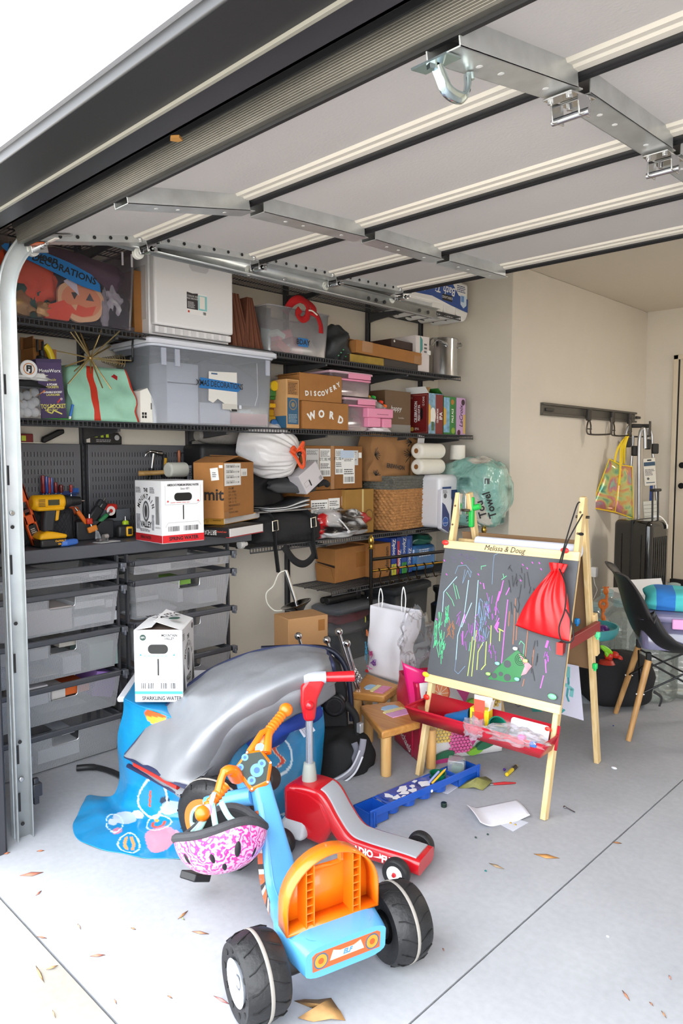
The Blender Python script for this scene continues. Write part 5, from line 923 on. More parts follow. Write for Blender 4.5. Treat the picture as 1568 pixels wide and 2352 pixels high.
# ---- wicker basket
bs = qbox('wicker_basket','square water hyacinth basket with grey woven rim on the wire shelf','basket',S4+.002,(903,1221),(1000,1208),L=(836,1213),T=(908,1098),build=False,rz=.12); W, H, D = bs.W, bs.H, bs.D
f_, P_ = perim(W, D); rows = 19
def weave(u, v):
    s = u*P_; x, y = f_(s); k = .93+.07*v; x = (x+D/2)*k-D/2; y *= k; row = v*rows
    off = .007*abs(math.sin(PI*row))**.6+.006*math.sin(2*PI*(s/(.036 if v < .77 else .014))+PI*(.7*(row%1)+int(row)*.9))*abs(math.sin(PI*row))
    c = V((x+D/2,y,0)); n_ = V((max(-1,min(1,(x+D/2)/(D/2*k)))**9, max(-1,min(1,y/(W/2*k)))**9, 0)); n_ = n_.normalized() if n_.length > 1e-5 else V((0,0,0))
    return V((x,y,v*H))+n_*off
def wmf(u, v):
    return 1 if v > .77 else 0
HY = M('b98550',.7,var=.35,vs=35,bump=.3,bs=90); HG = M('6b6a62',.8,var=.3,vs=60,bump=.4,bs=120)
mb = MB().grid(300,150,weave,cu=True,mf=wmf)
hf = [i for i in range(len(mb.f)) if not all(abs(mb.v[q][1]-W*.24)<.034 and abs(mb.v[q][2]-H*.865)<.022 and mb.v[q][0]>-D*.3 for q in mb.f[i])]
mb.f = [mb.f[i] for i in hf]; mb.m = [mb.m[i] for i in hf]
mb.build('woven_body', [HY,HG], bs.t, ang=75)
MB().tube([weave(i/60,1)+V((0,0,.004)) for i in range(60)],.010,n=8,closed=True).build('rim', HG, bs.t); MB().box(-D+.02,-.02,-W/2+.03,W/2-.02,.005,.012).build('base', HY, bs.t)
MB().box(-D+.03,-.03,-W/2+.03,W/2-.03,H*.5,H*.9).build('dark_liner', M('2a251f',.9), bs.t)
# ---- paper bags in the basket
KB = M('9a6f45',.8,var=.06,vs=8,bump=.35,bs=22); KB2 = M('86603c',.8,var=.06,vs=8,bump=.3,bs=22)
P0, P1 = on(844,1092,0,.31), on(937,1098,0,.31); Wd = P1.y-P0.y; zb = S4+H*.92; Hb = on(890,1000,0,.31).z-zb
t = thing('grocery_bag','brown paper grocery bag with black leaf print in the wicker basket','bag',(.31,(P0.y+P1.y)/2+.01,zb),rot=(-.06,0,0)); sack('bag',t,Wd,.16,Hb,[KB,KB2],lambda v:(1-.3*v,1-.05*v,.02*v,.015*v),lambda s,v: 1 if s > Wd/2 and s < Wd/2+.16 else 0,crump=.028,seed=5,fr=10,nu=60,nv=16)
f = Fc(t,(.022,0,0),'x'); f.text('EREWHON',.042,Wd*.08,.108,INK,bold=.0012,sx=.95,roll=-.05); r2_ = random.Random(4); LS = []
for cx_, cz_, a0_, a1_, ln in ((Wd*.46,Hb*.62,2.2,3.9,.09),(-Wd*.44,Hb*.55,-.9,1.4,.06),(Wd*.46,Hb*.9,2.6,3.9,.07),(-Wd*.4,Hb*.12,.2,2.4,.05)):
    for k in range(9): a = a0_+(a1_-a0_)*k/8; LS.append([(cx_,cz_),(cx_+ln*r2_.uniform(.6,1)*math.cos(a),cz_+ln*r2_.uniform(.6,1)*math.sin(a))])
f.strokes('leaf_print',LS,.0045,INK)
for yo in (-.05,.06): MB().tube(smooth_path([(-.03,yo-.03,Hb-.01),(-.03,yo-.015,Hb+.02),(-.03,yo+.015,Hb+.022),(-.03,yo+.03,Hb-.01)],5),.006,n=6,flat=.4).build('paper_handle', KB2, t)
P0, P1 = on(938,1095,0,.30), on(962,1095,0,.30); t = thing('grocery_bag','second narrow brown paper bag behind the leaf printed one','bag',(.30,(P0.y+P1.y)/2+.03,zb),rot=(-.1,0,0)); sack('bag',t,.12,.14,Hb*.97,[KB],lambda v:(1-.4*v,1-.1*v,0,0),crump=.015,seed=6); f = Fc(t,(.006,0,0),'x')
for k, s in enumerate(('PLETS','GO TO','MILABLE')): f.text(s,.013,.02,.03+.035*k,INK,sx=.8)
t = thing('white_envelope','white envelope tucked upright between the paper bags and towel rolls','envelope',(.315,(P0.y+P1.y)/2+.02,zb+.1),rot=(-.16,0,0)); MB().box(0,.004,-.03,.045,0,Hb*.72).build('envelope', M('e4e4e8',.5), t)
# ---- paper goods at the right end
TW = M('e9e5da',.55,coat=.35,bump=.15,bs=60); NAVY = M('1c3270',.35,coat=.4); CL2 = CLEAR((.97,.98,.98),.12,.12,.1,(.9,.9,.9))
PA = floor_pt(1015,1230,S4); t = thing('paper_towel_pack','navy and white wrapped paper towel pack beside the basket','paper towels',(.52,on(1035,1200,0,.52).y,S4-.06)); ph = on(1035,1090,0,.5).z-S4+.06
MB().box(-.3,0,-.13,.10,.062,ph).build('wrapped_pack', M('e3e4ea',.35,coat=.3,bump=.3,bs=10), t, bev=.04,segs=4); f = Fc(t,(.001,0,0),'x')
MB().prism([(-.13,.0),(-.04,-.04),(-.02,.02),(-.0,.2),(-.05,.3),(-.13,.28)],-.03,.012,0,Matrix(((0,0,1,0),(1,0,0,0),(0,1,0,.062),(0,0,0,1)))).build('loose_flap', M('dfe1ea',.35,coat=.4), t, bev=.008)
f2 = Fc(t,(.0125,0,.062),'x'); f2.poly('navy_swoosh',[(-.125,.005),(-.045,-.03),(-.03,.03),(-.04,.1),(-.09,.17),(-.125,.19)],NAVY); f2.disc('badge_ring',-.085,.05,.034,M('9fc0ea',.4)); f2.disc('badge',-.085,.05,.03,M('2a56a8',.4)); f2.text('NOW BIGGER',.011,-.085,.04,WHITE,sx=.8); f2.disc('photo_roll',-.09,.235,.018,M('55565c',.5)); f2.lines(-.12,-.06,.255,.28,3); f2.rect('navy_top',-.125,-.02,.285,.3,NAVY)
f.rect('navy_panel',.0,.09,.04,ph*.62+.06,NAVY); f.rect('black_strip',.0,.012,.1,ph*.5+.06,INK)
for k, z in enumerate((S4-.06+ph+.058,S4-.06+ph+.058+.113)): t = thing('paper_towel_roll',('lower','upper')[k]+' wrapped paper towel roll lying beside the paper bags','paper towel',(.40,on(985,1060,0,.40).y,z)); MB().cyl((0,-.15,0),(0,.135,0),.056,n=32).build('towel', TW, t, bev=.018,segs=3); MB().cyl((0,-.152,0),(0,-.149,0),.018,n=16).build('core', CARDD, t)
# teal pack
P = on(1085,1150,1,3.62); zt = on(1085,1060,1,3.62).z; t = thing('toilet_roll_pack','teal printed clear plastic pack of toilet rolls at the end of the wire shelf','toilet paper',(P.x-.02,3.60,S4+.002)); hh = zt-S4
TEAL = M('8fb9ae',.35,var=.2,vs=14,coat=.5,bump=.5,bs=14)
for i in range(2):
    for j in range(3):
        MB().cyl((-.13+.0*i,-.06+.13*i,.06+.12*j),(.16+.02*j,-.06+.13*i,.06+.12*j),.056,n=20).build('toilet_roll', M('e6e0d4',.7), t, bev=.01)
def teal(i, p):
    n_ = noise.noise(p*9); k = noise.noise(p*4+V((9,3,1)))
    if k > .28: return 'd9d3c6'
    if n_ > .42: return '4f7a74'
    return '8dbdb1' if k > -.25 else 'a9cabf'
q = blob('film',BLACK,t,(.04,.02,hh*.5),(.25,.19,hh*.54),82,.16,nu=60,nv=40,e=.6,fr=2.2,fine=.03); ca = q.data.color_attributes.new('print','FLOAT_COLOR','POINT')
for i, v in enumerate(q.data.vertices): ca.data[i].color = (*lin(teal(i,v.co)),1)
q.data.materials.clear(); q.data.materials.append(VCOL('teal_film',.18,.7,bump=.5))
f = Fc(t,(.20,-.19,hh*.25),Matrix.Rotation(.75,3,'Z') @ Matrix(((1,0,0),(0,0,-1),(0,1,0)))); f.text('Towel',.075,.09,.05,INK,roll=PI/2+.3,bold=.002); f.text('Tou',.075,.03,.02,INK,roll=PI/2+.3,bold=.002); f.rect('barcode_patch',.05,.085,.2,.24,M('4a4a4c',.5)); f.text('12 pk',.05,-.06,-.02,INK,roll=PI/2+.1,bold=.001)
P = on(1050,1069,1,3.6); t = thing('toilet_roll','single toilet roll standing on top of the teal pack','toilet paper',(P.x,3.6,S4+hh*1.03)); MB().lathe([(.02,.0),(.056,.0),(.058,.004),(.058,.104),(.056,.108),(.02,.108),(.02,.0)],n=36).build('roll', M('efeae0',.75,bump=.1,bs=90), t)
# ---------------------------------------------------------------- lowest wire shelf
c5 = qbox('open_carton_box','big brown carton with a split end flap on the lowest wire shelf','carton',S5+.002,(770,1340),(858,1318),L=(674,1310),T=(770,1262),mat=CARD,rz=.1); W, H, D = c5.W, c5.H, c5.D
f = c5.x; f.rect('tape_patch',.01,.14,H*.35,H*.8,TAPE); f = c5.y; f.poly('dark_gap',[(-D*.97,H*.55),(-D*.03,H*.44),(-D*.03,H*.52),(-D*.97,H*.60)],M('2a1c12',.9)); MB().hexa([(-D,-W/2-.004,H*.02),(-.004,-W/2-.004,H*.0),(-.004,-W/2-.001,H*.0),(-D,-W/2-.001,H*.02)],[(-D,-W/2-.02,H*.54),(-.03,-W/2-.016,H*.43),(-.03,-W/2-.013,H*.43),(-D,-W/2-.017,H*.54)]).build('lower_flap', CARD, c5.t); MB().hexa([(-D,-W/2-.012,H*.60),(-.0,-W/2-.01,H*.52),(-.0,-W/2-.007,H*.52),(-D,-W/2-.009,H*.60)],[(-D,-W/2-.003,H*.99),(-.0,-W/2-.003,H*.99),(-.0,-W/2-.0,H*.99),(-D,-W/2-.0,H*.99)]).build('upper_flap', CARD, c5.t)
cs = shelf_box('soda_carton','brown box lettered along its side behind the brass rack','carton',862,897,1248,S5+.002,.28,.3,CARD); cs.x.text('sodastream',.05,cs.W*.25,cs.H*.5,INK,roll=PI/2,bold=.0006,sx=.8)
for k, (xl,xr,yt,c,nm,lb) in enumerate(((899,910,1236,'1f3f9a','Ziploc','blue zip bag box with yellow foot, first'),(912,922,1234,'23469c','Ziploc','blue zip bag box with red stripe, second'),(923,934,1232,'2552a8','Ziploc','blue zip bag box with green foot, third'),(935,947,1230,'1f4aa0','Ziploc','blue zip bag box, fourth'))):
    b = shelf_box('zip_bag_box',lb+' from the left behind the brass rack','box',xl,xr,yt,S5+.002,.28,.2,M(c,.4)); W, H = b.W, b.H; b.x.text(nm,.045,0,H*(.75 if k%2==0 else .45),WHITE,roll=-PI/2,bold=.001); b.x.rect('colour_foot',-W/2,W/2 if k%2==0 else 0,0,H*(.3 if k%2==0 else .9),M(('d9d43a','c0242c','3fa23c','3a6ac0')[k],.4)); b.x.text(nm,.03,0,H*.2,M('1c2c5a',.5) if k!=1 else WHITE,roll=-PI/2)
b = shelf_box('plate_pack','blue plastic wrapped pack of plates behind the brass rack','pack',952,1002,1245,S5+.002,.3,.2,None,build=False); MB().box(-.2,0,-b.W/2,b.W/2,0,b.H*.9).build('pack', M('3f7fc0',.25,coat=.6,var=.4,vs=8,bump=.4,bs=14), b.t, bev=.03); b.x.lines(-b.W*.3,b.W*.3,b.H*.5,b.H*.8,4,M('cfe0f2',.4))
t = thing('green_bag','dark green plastic bag lying on the blue plate pack','bag',(.2,b.t.location.y+.02,S5+b.H*.9+.003)); blob('bag',M('1f5a4c',.3,var=.3,vs=12,coat=.4),t,(0,0,.03),(.1,.13,.05),91,.3)
# brass and black coat rack
BRASS = M('8f6f2e',.28,.95); P0 = floor_pt(852,1250,.84); P1 = V((P0.x+.20,P0.y+.95,0)); P1 = floor_pt(1111,1225,.84)
t = thing('coat_rack','black and brass rack with finials and hooks in front of the lowest shelf','rack',(P0.x,P0.y,0)); d = V((P1.x-P0.x,P1.y-P0.y,0))
for q in (V((0,0,0)),d):
    MB().cyl(q,q+V((0,0,.81)),.012,n=14).build('post', M('1a1512',.35,.5), t); MB().lathe([(.02,.81),(.022,.815),(.012,.822),(.010,.835),(.014,.84),(.02,.86),(.017,.88),(.006,.9),(0,.905)],n=18,X=Matrix.Translation(q)).build('finial', M('c09a4a',.25,.95), t)
for z, r__, m_ in ((.74,.011,M('1a1512',.35,.5)),(.665,.008,BRASS)): MB().cyl(V((0,0,z)),d+V((0,0,z)),r__,n=12).build('rail', m_, t)
for k in range(7):
    q = d*(.06+.075*k)+V((0,0,.665)); n_ = V((d.y,-d.x,0)).normalized(); MB().tube(smooth_path([q+V((0,0,.012)),q+n_*.02+V((0,0,-.01)),q+n_*.012+V((0,0,-.05)),q+n_*.03+V((0,0,-.085)),q+n_*.055+V((0,0,-.075))],5),.0045,n=7).build('hook', M('3a2c18',.3,.8), t)
# ---------------------------------------------------------------- under the lowest shelf
dg = CLEAR((.93,.94,.95),-.03,.2,.05,(.4,.42,.45))
b = qbox('clear_storage_tote','smoky clear tote of pink clothes with grey lid under the lowest shelf','tote',.004,(775,1528),(880,1490),T=(775,1412),L=(690,1500),build=False,rz=.05); W, H, D = b.W, b.H, b.D; tote(b.t,D,W,H,.02,dg,lid=M('63666c',.45),rim=.02,rimmat=M('5c5f66',.4),r=.04,lidh=.04,over=.02)
for (nm,lb,cx_,cz_,s,c) in (('pink_shirt','folded pink shirt at the top of the smoky tote',-.05,H*.74,(.13,W*.44,.06),'d24a5c'),('white_linen','white linen folded in the middle of the smoky tote',-.05,H*.5,(.12,W*.44,.06),'9c979b'),('grey_blanket','grey blanket at the bottom of the smoky tote',-.08,.01,(.14,W*.42,.12),'4a4c52')):
    q = thing(nm,lb,'clothes',b.t.matrix_basis @ V((cx_-.1,0,cz_)),b.rz); blob('cloth',M(c,.85,var=.2,vs=10,bump=.3,bs=12),q,(0,0,s[2]*.5),(s[0],s[1],s[2]),nm.__len__(),.3)
q = thing('folded_tripod','black folded stand lying on the grey lid under the lowest shelf','stand',b.t.matrix_basis @ V((-.12,-.04,H+.045)),b.rz); MB().cyl((0,-.19,.03),(0,.12,.03),.028,n=14).cyl((-.05,-.18,.025),(-.05,.1,.025),.022,n=12).build('bars', M('151517',.5), q, bev=.006); MB().box(-.07,.03,.1,.15,.0,.06).build('clamp', M('1c1c1f',.5), q, bev=.01)
q = thing('keyring','small chrome rings on the grey tote lid','rings',b.t.matrix_basis @ V((-.03,.12,H+.043)),b.rz); MB().tube(arcp((0,0,.012),.014,0,2*PI,14,'yz')[:-1],.002,n=6,closed=True).tube(arcp((-.005,.028,.01),.01,0,2*PI,14,'yz')[:-1],.002,n=6,closed=True).build('ring', CHROME, q, kind='stuff')
b = qbox('dark_tote','dark grey tote with rounded lid at the right under the lowest shelf','tote',.004,(905,1500),(985,1470),T=(905,1368),D=.36,build=False); tote(b.t,b.D,b.W,b.H,.015,M('33363b',.45),lid=M('3a3d42',.4),rim=.02,rimmat=M('33363b',.4),r=.04,lidh=.05,over=.02)
P = floor_pt(990,1500,0); t = thing('stand_mixer','black glossy stand mixer partly hidden behind the chalkboard','mixer',(P.x,P.y+.12,0)); MB().lathe([(0,.0),(.1,.0),(.1,.02),(.06,.05),(.05,.2),(.075,.22),(.08,.34),(.05,.36),(.05,.42),(.065,.44),(.065,.47),(0,.475)],n=28).build('body', M('0f0f11',.15,coat=.6), t)
# ---------------------------------------------------------------- floor, left: covered table, cloth, quilted mat
def surf(name, rows, mats, par, nu=60, nv=60, wr=.006, fr=9, sol=.003, col=None, mf=None, seed=0, ang=80, org=V((0,0,0))):
    """rows: list of rows of world points; smooth patch through them"""
    def cat(P, t):
        n = len(P)-1; x = min(t*n, n-1e-6); i = int(x); t = x-i; p0, p1, p2, p3 = P[max(i-1,0)], P[i], P[i+1], P[min(i+2,n)]
        return .5*((2*p1)+(p2-p0)*t+(2*p0-5*p1+4*p2-p3)*t*t+(3*p1-p0-3*p2+p3)*t**3)
    def f(u, v):
        p = cat([cat(r, u) for r in rows], v); q = p*fr+V((seed*5.1,0,0))
        p = p+V((noise.noise(q),noise.noise(q+V((7,1,3))),.6*noise.noise(q+V((2,9,4)))))*wr
        if p.z < .002: p.z = .002
        return p-org
    mb = MB().grid(nu, nv, f, mf=mf)
    vc = [col(i//nv/(nu-1), (i%nv)/(nv-1)) for i in range(nu*nv)] if col else None
    return mb.build(name, mats, par, sol=sol, ang=ang, vcol=vc)
def px(x, y, z): return floor_pt(x, y, z)
tz = .43; TA = px(268,1602,tz); td = V((.66,.75,0)).normalized(); tn = V((-td.y,td.x,0))
t = thing('folding_table','low white table hidden under the blue alphabet cloth','table',(TA.x,TA.y,0),rz=math.atan2(td.y,td.x))
MB().box(0,.52,0,.36,tz-.022,tz).build('table_top', M('e4e4ea',.4), t, bev=.008)
for lx in (.03,.47):
    for ly in (.03,.31): MB().box(lx,lx+.03,ly,ly+.03,0,tz-.022).build('leg', WHITE, t)
CB = '1583b8'
R0 = [(283,1606,tz+.012),(318,1622,tz+.012),(372,1640,tz+.01),(420,1662,tz-.02),(470,1692,.38),(540,1712,.34),(600,1690,.32),(650,1662,.32),(700,1640,.32),(736,1622,.32)]
R1 = [(270,1720,.24),(306,1750,.22),(362,1765,.22),(415,1782,.21),(470,1805,.2),(540,1820,.18),(600,1792,.17),(652,1770,.16),(704,1742,.16),(742,1712,.16)]
R2 = [(262,1822,.03),(288,1846,.03),(345,1858,.04),(408,1875,.04),(478,1890,.03),(550,1905,.015),(612,1892,.01),(655,1868,.01),(702,1832,.01),(736,1795,.01)]
R3 = [(206,1826,.01),(222,1868,.012),(280,1896,.012),(350,1918,.012),(440,1935,.008),(530,1950,.006),(618,1896,.004),(660,1872,.004),(706,1836,.004),(738,1800,.004)]
R4 = [(200,1838,.004),(164,1898,.004),(200,1936,.004),(290,1962,.004),(410,1972,.004),(520,1978,.004),(622,1900,.003),(663,1876,.003),(709,1840,.003),(740,1804,.003)]
RP = [R0,R1,R2,R3,R4]
def cpx(u, v):
    def at(r, t): n = len(r)-1; x = min(t*n,n-1e-6); i = int(x); t = x-i; return [r[i][k]*(1-t)+r[i+1][k]*t for k in (0,1)]
    n = 4; x = min(v*n,n-1e-6); i = int(x); q = x-i; a, b = at(RP[i],u), at(RP[i+1],u); return a[0]*(1-q)+b[0]*q, a[1]*(1-q)+b[1]*q
def ell(x, y, cx, cy, a, b, rot=0):
    c, s = math.cos(rot), math.sin(rot); dx, dy = x-cx, y-cy; return math.hypot((dx*c+dy*s)/a, (-dx*s+dy*c)/b)
def clothcol(u, v):
    x, y = cpx(u, v)
    for cx, cy, a, b in ((300,1935,24,20),(360,1888,28,20),(640,1738,34,44),(350,1830,34,46),(265,1890,16,24),(655,1830,60,40),(470,1955,50,24)):
        e = ell(x,y,cx,cy,a,b)
        if .9 < e < 1.02 and not (cx == 655 and y < 1815): return 'd3e8f2'
    for cx, cy, a, b, c in ((370,1925,33,26,'d98a9c'),(402,1918,10,8,'e2a0ae'),(285,1876,22,17,'b9c2cf'),(262,1888,9,8,'b9c2cf'),(312,1868,12,9,'d5dbe6'),(287,1872,7,9,'22222a'),(392,1852,22,20,'a9c6e2'),(378,1832,11,10,'2c2c38'),(270,1910,10,7,'cf7f96'),(355,1880,6,4,'e8a13a')):
        if ell(x,y,cx,cy,a,b) < 1: return c
    if ell(x,y,640,1738,34,44) < .9:
        for cx, cy, a0, a1 in ((652,1727,.3,4.6),(630,1751,-2.9,1.6)):
            d = math.hypot(x-cx,(y-cy)); a = math.atan2(y-cy,x-cx)
        k = abs(ell(x,y,638,1738,14,20,.5)-1); 
        sx, sy = (x-640)/13, (y-1738)/24; cvx = math.sin(-sy*PI)*.9
        if abs(sy) < 1 and abs(sx-cvx*-1) < .34: return 'd2432c'
        if abs(sy) < 1.08 and abs(sx-cvx*-1) < .5: return 'e8cdb8'
    if ell(x,y,300,1935,24,20) < .85 and abs(abs(x-300)-(10-abs((y-1935)*.4))) < 3 and abs(y-1935) < 12: return 'e39a52'
    if ell(x,y,360,1888,28,20) < .8 and .6 < ell(x,y,360,1888,16,13) < 1 and y > 1884: return 'd8542c'
    if ell(x,y,690,1650,28,22) < 1 and u > .75: return 'd9602c' if int(x/6)%3 else '6a2a18'
    if ell(x,y,355,1648,24,22,.3) < 1: return 'dd5a2c' if y < 1652 else 'e3a03a'
    if abs(x-345) < 2.5 and 1810 < y < 1850: return 'd8542c'
    return CB
t = thing('alphabet_cloth','turquoise vinyl alphabet cloth with animals draped to the floor','tablecloth',px(300,1850,0))
surf('cloth',[[px(*p) for p in r] for r in RP],VCOL('vinyl',.28,.5,bump=.12),t,nu=240,nv=130,wr=.016,fr=8,sol=.002,col=clothcol,org=t.location)
ct = [[px(*p) for p in R0[:5]],[px(*p)+tn*.17 for p in R0[:5]],[px(*p)+tn*.34 for p in R0[:5]]]
surf('cloth_top',ct,M(CB,.3,coat=.4),t,nu=24,nv=16,wr=.002,sol=.002,org=t.location)
w = thing('care_label','white printed care label hanging from the alphabet cloth','label',px(682,1662,.33)); L2 = Matrix.Rotation(-.75,3,'Z') @ Matrix(((0,0,1),(1,0,0),(0,1,0)))
f = Fc(w,(.012,0,0),L2,tilt=.35); f.rect('sheet',-.028,.024,-.02,.03,M('dfe0ea',.5)); f2 = Fc(w,(.018,.02,0),L2,tilt=.55); f2.rect('sheet',-.03,.024,-.05,-.005,M('d6d8e4',.5)); f.lines(-.022,.018,-.014,.026,6); f2.lines(-.022,.018,-.044,-.012,6)
# sparkling water carton
sb = qbox('sparkling_water_carton','white sparkling water carton with blue line on the cloth covered table','carton',tz+.03,(310,1613),(420,1617),L=(300,1600),T=(303,1448),D=.215,mat=WCARD,rz=-.80); W, H, D = sb.W, sb.H, sb.D
f = water_box(sb,'','','blue_band','',None); f.rect('blue_band',-W/2+.001,W/2-.001,H*.115,H*.155,M('3f9fd6',.5)); f.text('SPARKLING WATER',.022,.012,H*.055,INK,bold=.0005,sx=.78)
f.disc('round_seal',-W*.31,H*.9,.012,M('1c3a34',.5)); f.text('1871',.009,-W*.31,H*.9,WHITE); f.text('THE',.009,W*.24,H*.97,INK); f.text('MOUNTAIN',.014,W*.24,H*.93,INK,sx=.8,bold=.0003); f.text('VALLEY',.014,W*.24,H*.885,INK,sx=.8,bold=.0003)
for u in (-W*.36,W*.33): f.poly('blue_arrow',[(u-.004,H*.65),(u,H*.68),(u+.004,H*.65)],M('2a86c4',.5))
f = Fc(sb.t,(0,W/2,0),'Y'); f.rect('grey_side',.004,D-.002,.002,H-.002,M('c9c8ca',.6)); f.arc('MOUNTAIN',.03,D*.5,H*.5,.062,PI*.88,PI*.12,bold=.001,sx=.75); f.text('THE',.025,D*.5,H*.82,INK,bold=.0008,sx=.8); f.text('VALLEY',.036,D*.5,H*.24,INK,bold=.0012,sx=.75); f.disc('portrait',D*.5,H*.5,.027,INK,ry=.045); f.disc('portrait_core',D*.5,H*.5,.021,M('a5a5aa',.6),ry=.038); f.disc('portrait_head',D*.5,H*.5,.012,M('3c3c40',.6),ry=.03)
for u in (.12,.88): f.poly('pine_print',[(D*u-.02,H*.12),(D*u+.02,H*.12),(D*u+.012,H*.3),(D*u,H*.5),(D*u-.012,H*.3)],M('3f4042',.7))
f.disc('round_seal',D*.86,H*.92,.012,M('2a2a2c',.5)); f.lines(D*.04,D*.2,H*.84,H*.94,4)
WC = M('dcdbdb',.55)
MB().hexa([(-D,-W/2,H),(0,-W/2,H),(0,-W/2+.002,H),(-D,-W/2+.002,H)],[(-D,-W*.06,H+.028),(.0,-W*.12,H+.012),(0,-W*.12,H+.014),(-D,-W*.06,H+.03)]).build('top_flap', WC, sb.t)
MB().hexa([(-D,W/2,H),(0,W/2,H),(0,W/2-.002,H),(-D,W/2-.002,H)],[(-D,-W*.1,H+.035),(-.02,-W*.1,H+.03),(-.02,-W*.1,H+.032),(-D,-W*.1,H+.037)]).build('top_flap', WC, sb.t)
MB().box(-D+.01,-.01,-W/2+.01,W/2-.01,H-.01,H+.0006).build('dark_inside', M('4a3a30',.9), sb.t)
FT = Fc(sb.t,(-D*.5,W*.12,H+.031),'Z',tilt=2.2); FT.text('VALLEY',.04,0,0,INK,bold=.001); FT.text('MOUNTAIN',.03,0,.04,INK,bold=.0008); FT.disc('portrait',.0,-.045,.022,M('2a4a40',.5))
# royal blue bundle below the mat, then the grey folded mat
P = px(585,1720,.26); t = thing('blue_tarp','royal blue fabric bundle under the grey folded mat','fabric',(P.x-.06,P.y+.05,.0)); blob('fabric',M('1c3f9e',.6,bump=.4,bs=12,var=.12,vs=8),t,(-.0,.02,.36),(.16,.30,.115),101,.22,flat=False,nu=40,nv=24)
e0 = [(288,1736,.27),(350,1662,.38),(408,1598,.47),(470,1548,.53),(530,1518,.57),(590,1498,.60),(650,1488,.62),(705,1486,.63),(748,1494,.62)]
e1 = [(335,1760,.275),(402,1690,.40),(455,1630,.49),(515,1585,.55),(570,1553,.59),(625,1530,.62),(680,1515,.64),(725,1510,.64),(758,1512,.63)]
e2 = [(400,1795,.27),(450,1730,.38),(500,1672,.47),(555,1625,.535),(605,1592,.575),(655,1566,.605),(705,1546,.625),(742,1536,.63),(765,1530,.62)]
e3 = [(440,1812,.255),(498,1745,.33),(540,1690,.40),(590,1655,.45),(635,1628,.49),(675,1608,.515),(715,1592,.535),(745,1578,.545),(767,1562,.55)]
t = thing('folded_mat','grey folded play mat with navy binding arched over the table','mat',px(560,1640,.4)); GM = M('85878c',.45,.15,var=.08,vs=5,bump=.25,bs=16,coat=.15)
E_ = [[px(*p) for p in e] for e in (e0,e1,e2,e3)]
surf('upper_layer',E_,GM,t,nu=90,nv=44,wr=.016,fr=10,sol=.012,org=t.location)
low = [[p+V((-.02,.02,-.035-.01*i)) for p in r] for i, r in enumerate(E_)]; surf('lower_layer',[[p for p in r] for r in low],M('77797e',.5,bump=.3,bs=20),t,nu=60,nv=24,wr=.016,fr=9,sol=.01,seed=3,org=t.location)
NV = M('1c2344',.6)
for r, nm in ((E_[0],'binding'),(E_[3],'lower_fold')): MB().tube([p-t.location+V((0,0,.004)) for p in smooth_path(r,6)],.007,n=7).build(nm, NV if nm == 'binding' else GM, t)
lft = smooth_path([E_[k][0] for k in range(4)],8); MB().tube([p-t.location for p in lft],.009,n=7,flat=.7).build('binding', NV, t); MB().tube([p-t.location+V((-.02,.02,-.05)) for p in lft],.009,n=7,flat=.7).build('binding', NV, t)
rgt = smooth_path([E_[k][-1] for k in range(4)],8); MB().tube([p-t.location for p in rgt],.008,n=7).build('binding', NV, t)
MB().tube([p-t.location+V((-.012,.012,-.022)) for p in lft[4:18]],.011,n=7).build('red_lining', M('c8281f',.6), t)
# cable / dark hose under the drawers
t = thing('black_hose','black hose end on the floor below the mesh drawers','hose',px(190,1765,0)); MB().tube(smooth_path([px(x,y,.018)-t.location for x, y in ((176,1764),(215,1762),(250,1770),(282,1784))],6),[.014]*7+[.012]*12,n=10).build('hose', M('19191b',.45), t)
# ---------------------------------------------------------------- pedal trike
SKY = M('57a2da',.36,coat=.3,var=.03,vs=6); ORG = M('e8720a',.36,coat=.3); TIRE = M('1b1b1d',.5,bump=.25,bs=60,var=.25,vs=14)
O_ = V((2.31,.31,0)); t = thing('pedal_trike','light blue and orange low pedal trike with chunky black wheels','trike',O_,rz=math.atan2(.28,-.96)); tk = t
def wheel(par, c, ax, r, w, nm='wheel', rimc=None, stripe=True, detail=0):
    ax = V(ax).normalized(); z = V((0,0,1)); e1 = (z-ax*z.dot(ax)).normalized(); e2 = ax.cross(e1); X = Matrix(((e2.x,e1.x,ax.x,c[0]),(e2.y,e1.y,ax.y,c[1]),(e2.z,e1.z,ax.z,c[2]),(0,0,0,1)))
    h = w/2; wo = MB().lathe([(r*.42,-h*.8),(r*.62,-h*.92),(r*.86,-h),(r*.96,-h*.7),(r,-h*.25),(r,h*.25),(r*.96,h*.7),(r*.86,h),(r*.62,h*.92),(r*.42,h*.8),(r*.42,-h*.8)],n=44,X=X).build(nm, TIRE, par, ang=50)
    if stripe: MB().lathe([(r+.001,-h*.09),(r+.0025,-h*.05),(r+.0025,h*.05),(r+.001,h*.09)],n=44,X=X).build('tread_stripe', M('8f8a84',.8), wo)
    if detail:
        mb = MB(); mb.T = X
        for k in range(14):
            a = 2*PI*k/14
            for s in (-1,1): mb.tube([(r*1.001*math.cos(a),r*1.001*math.sin(a),s*h*.1),(r*.99*math.cos(a+.16),r*.99*math.sin(a+.16),s*h*.6),(r*.93*math.cos(a+.2),r*.93*math.sin(a+.2),s*h*.85)],.0018,n=4)
        mb.build('tread_groove', M('0d0d0e',.7), wo, kind='stuff')
    return X, wo, h
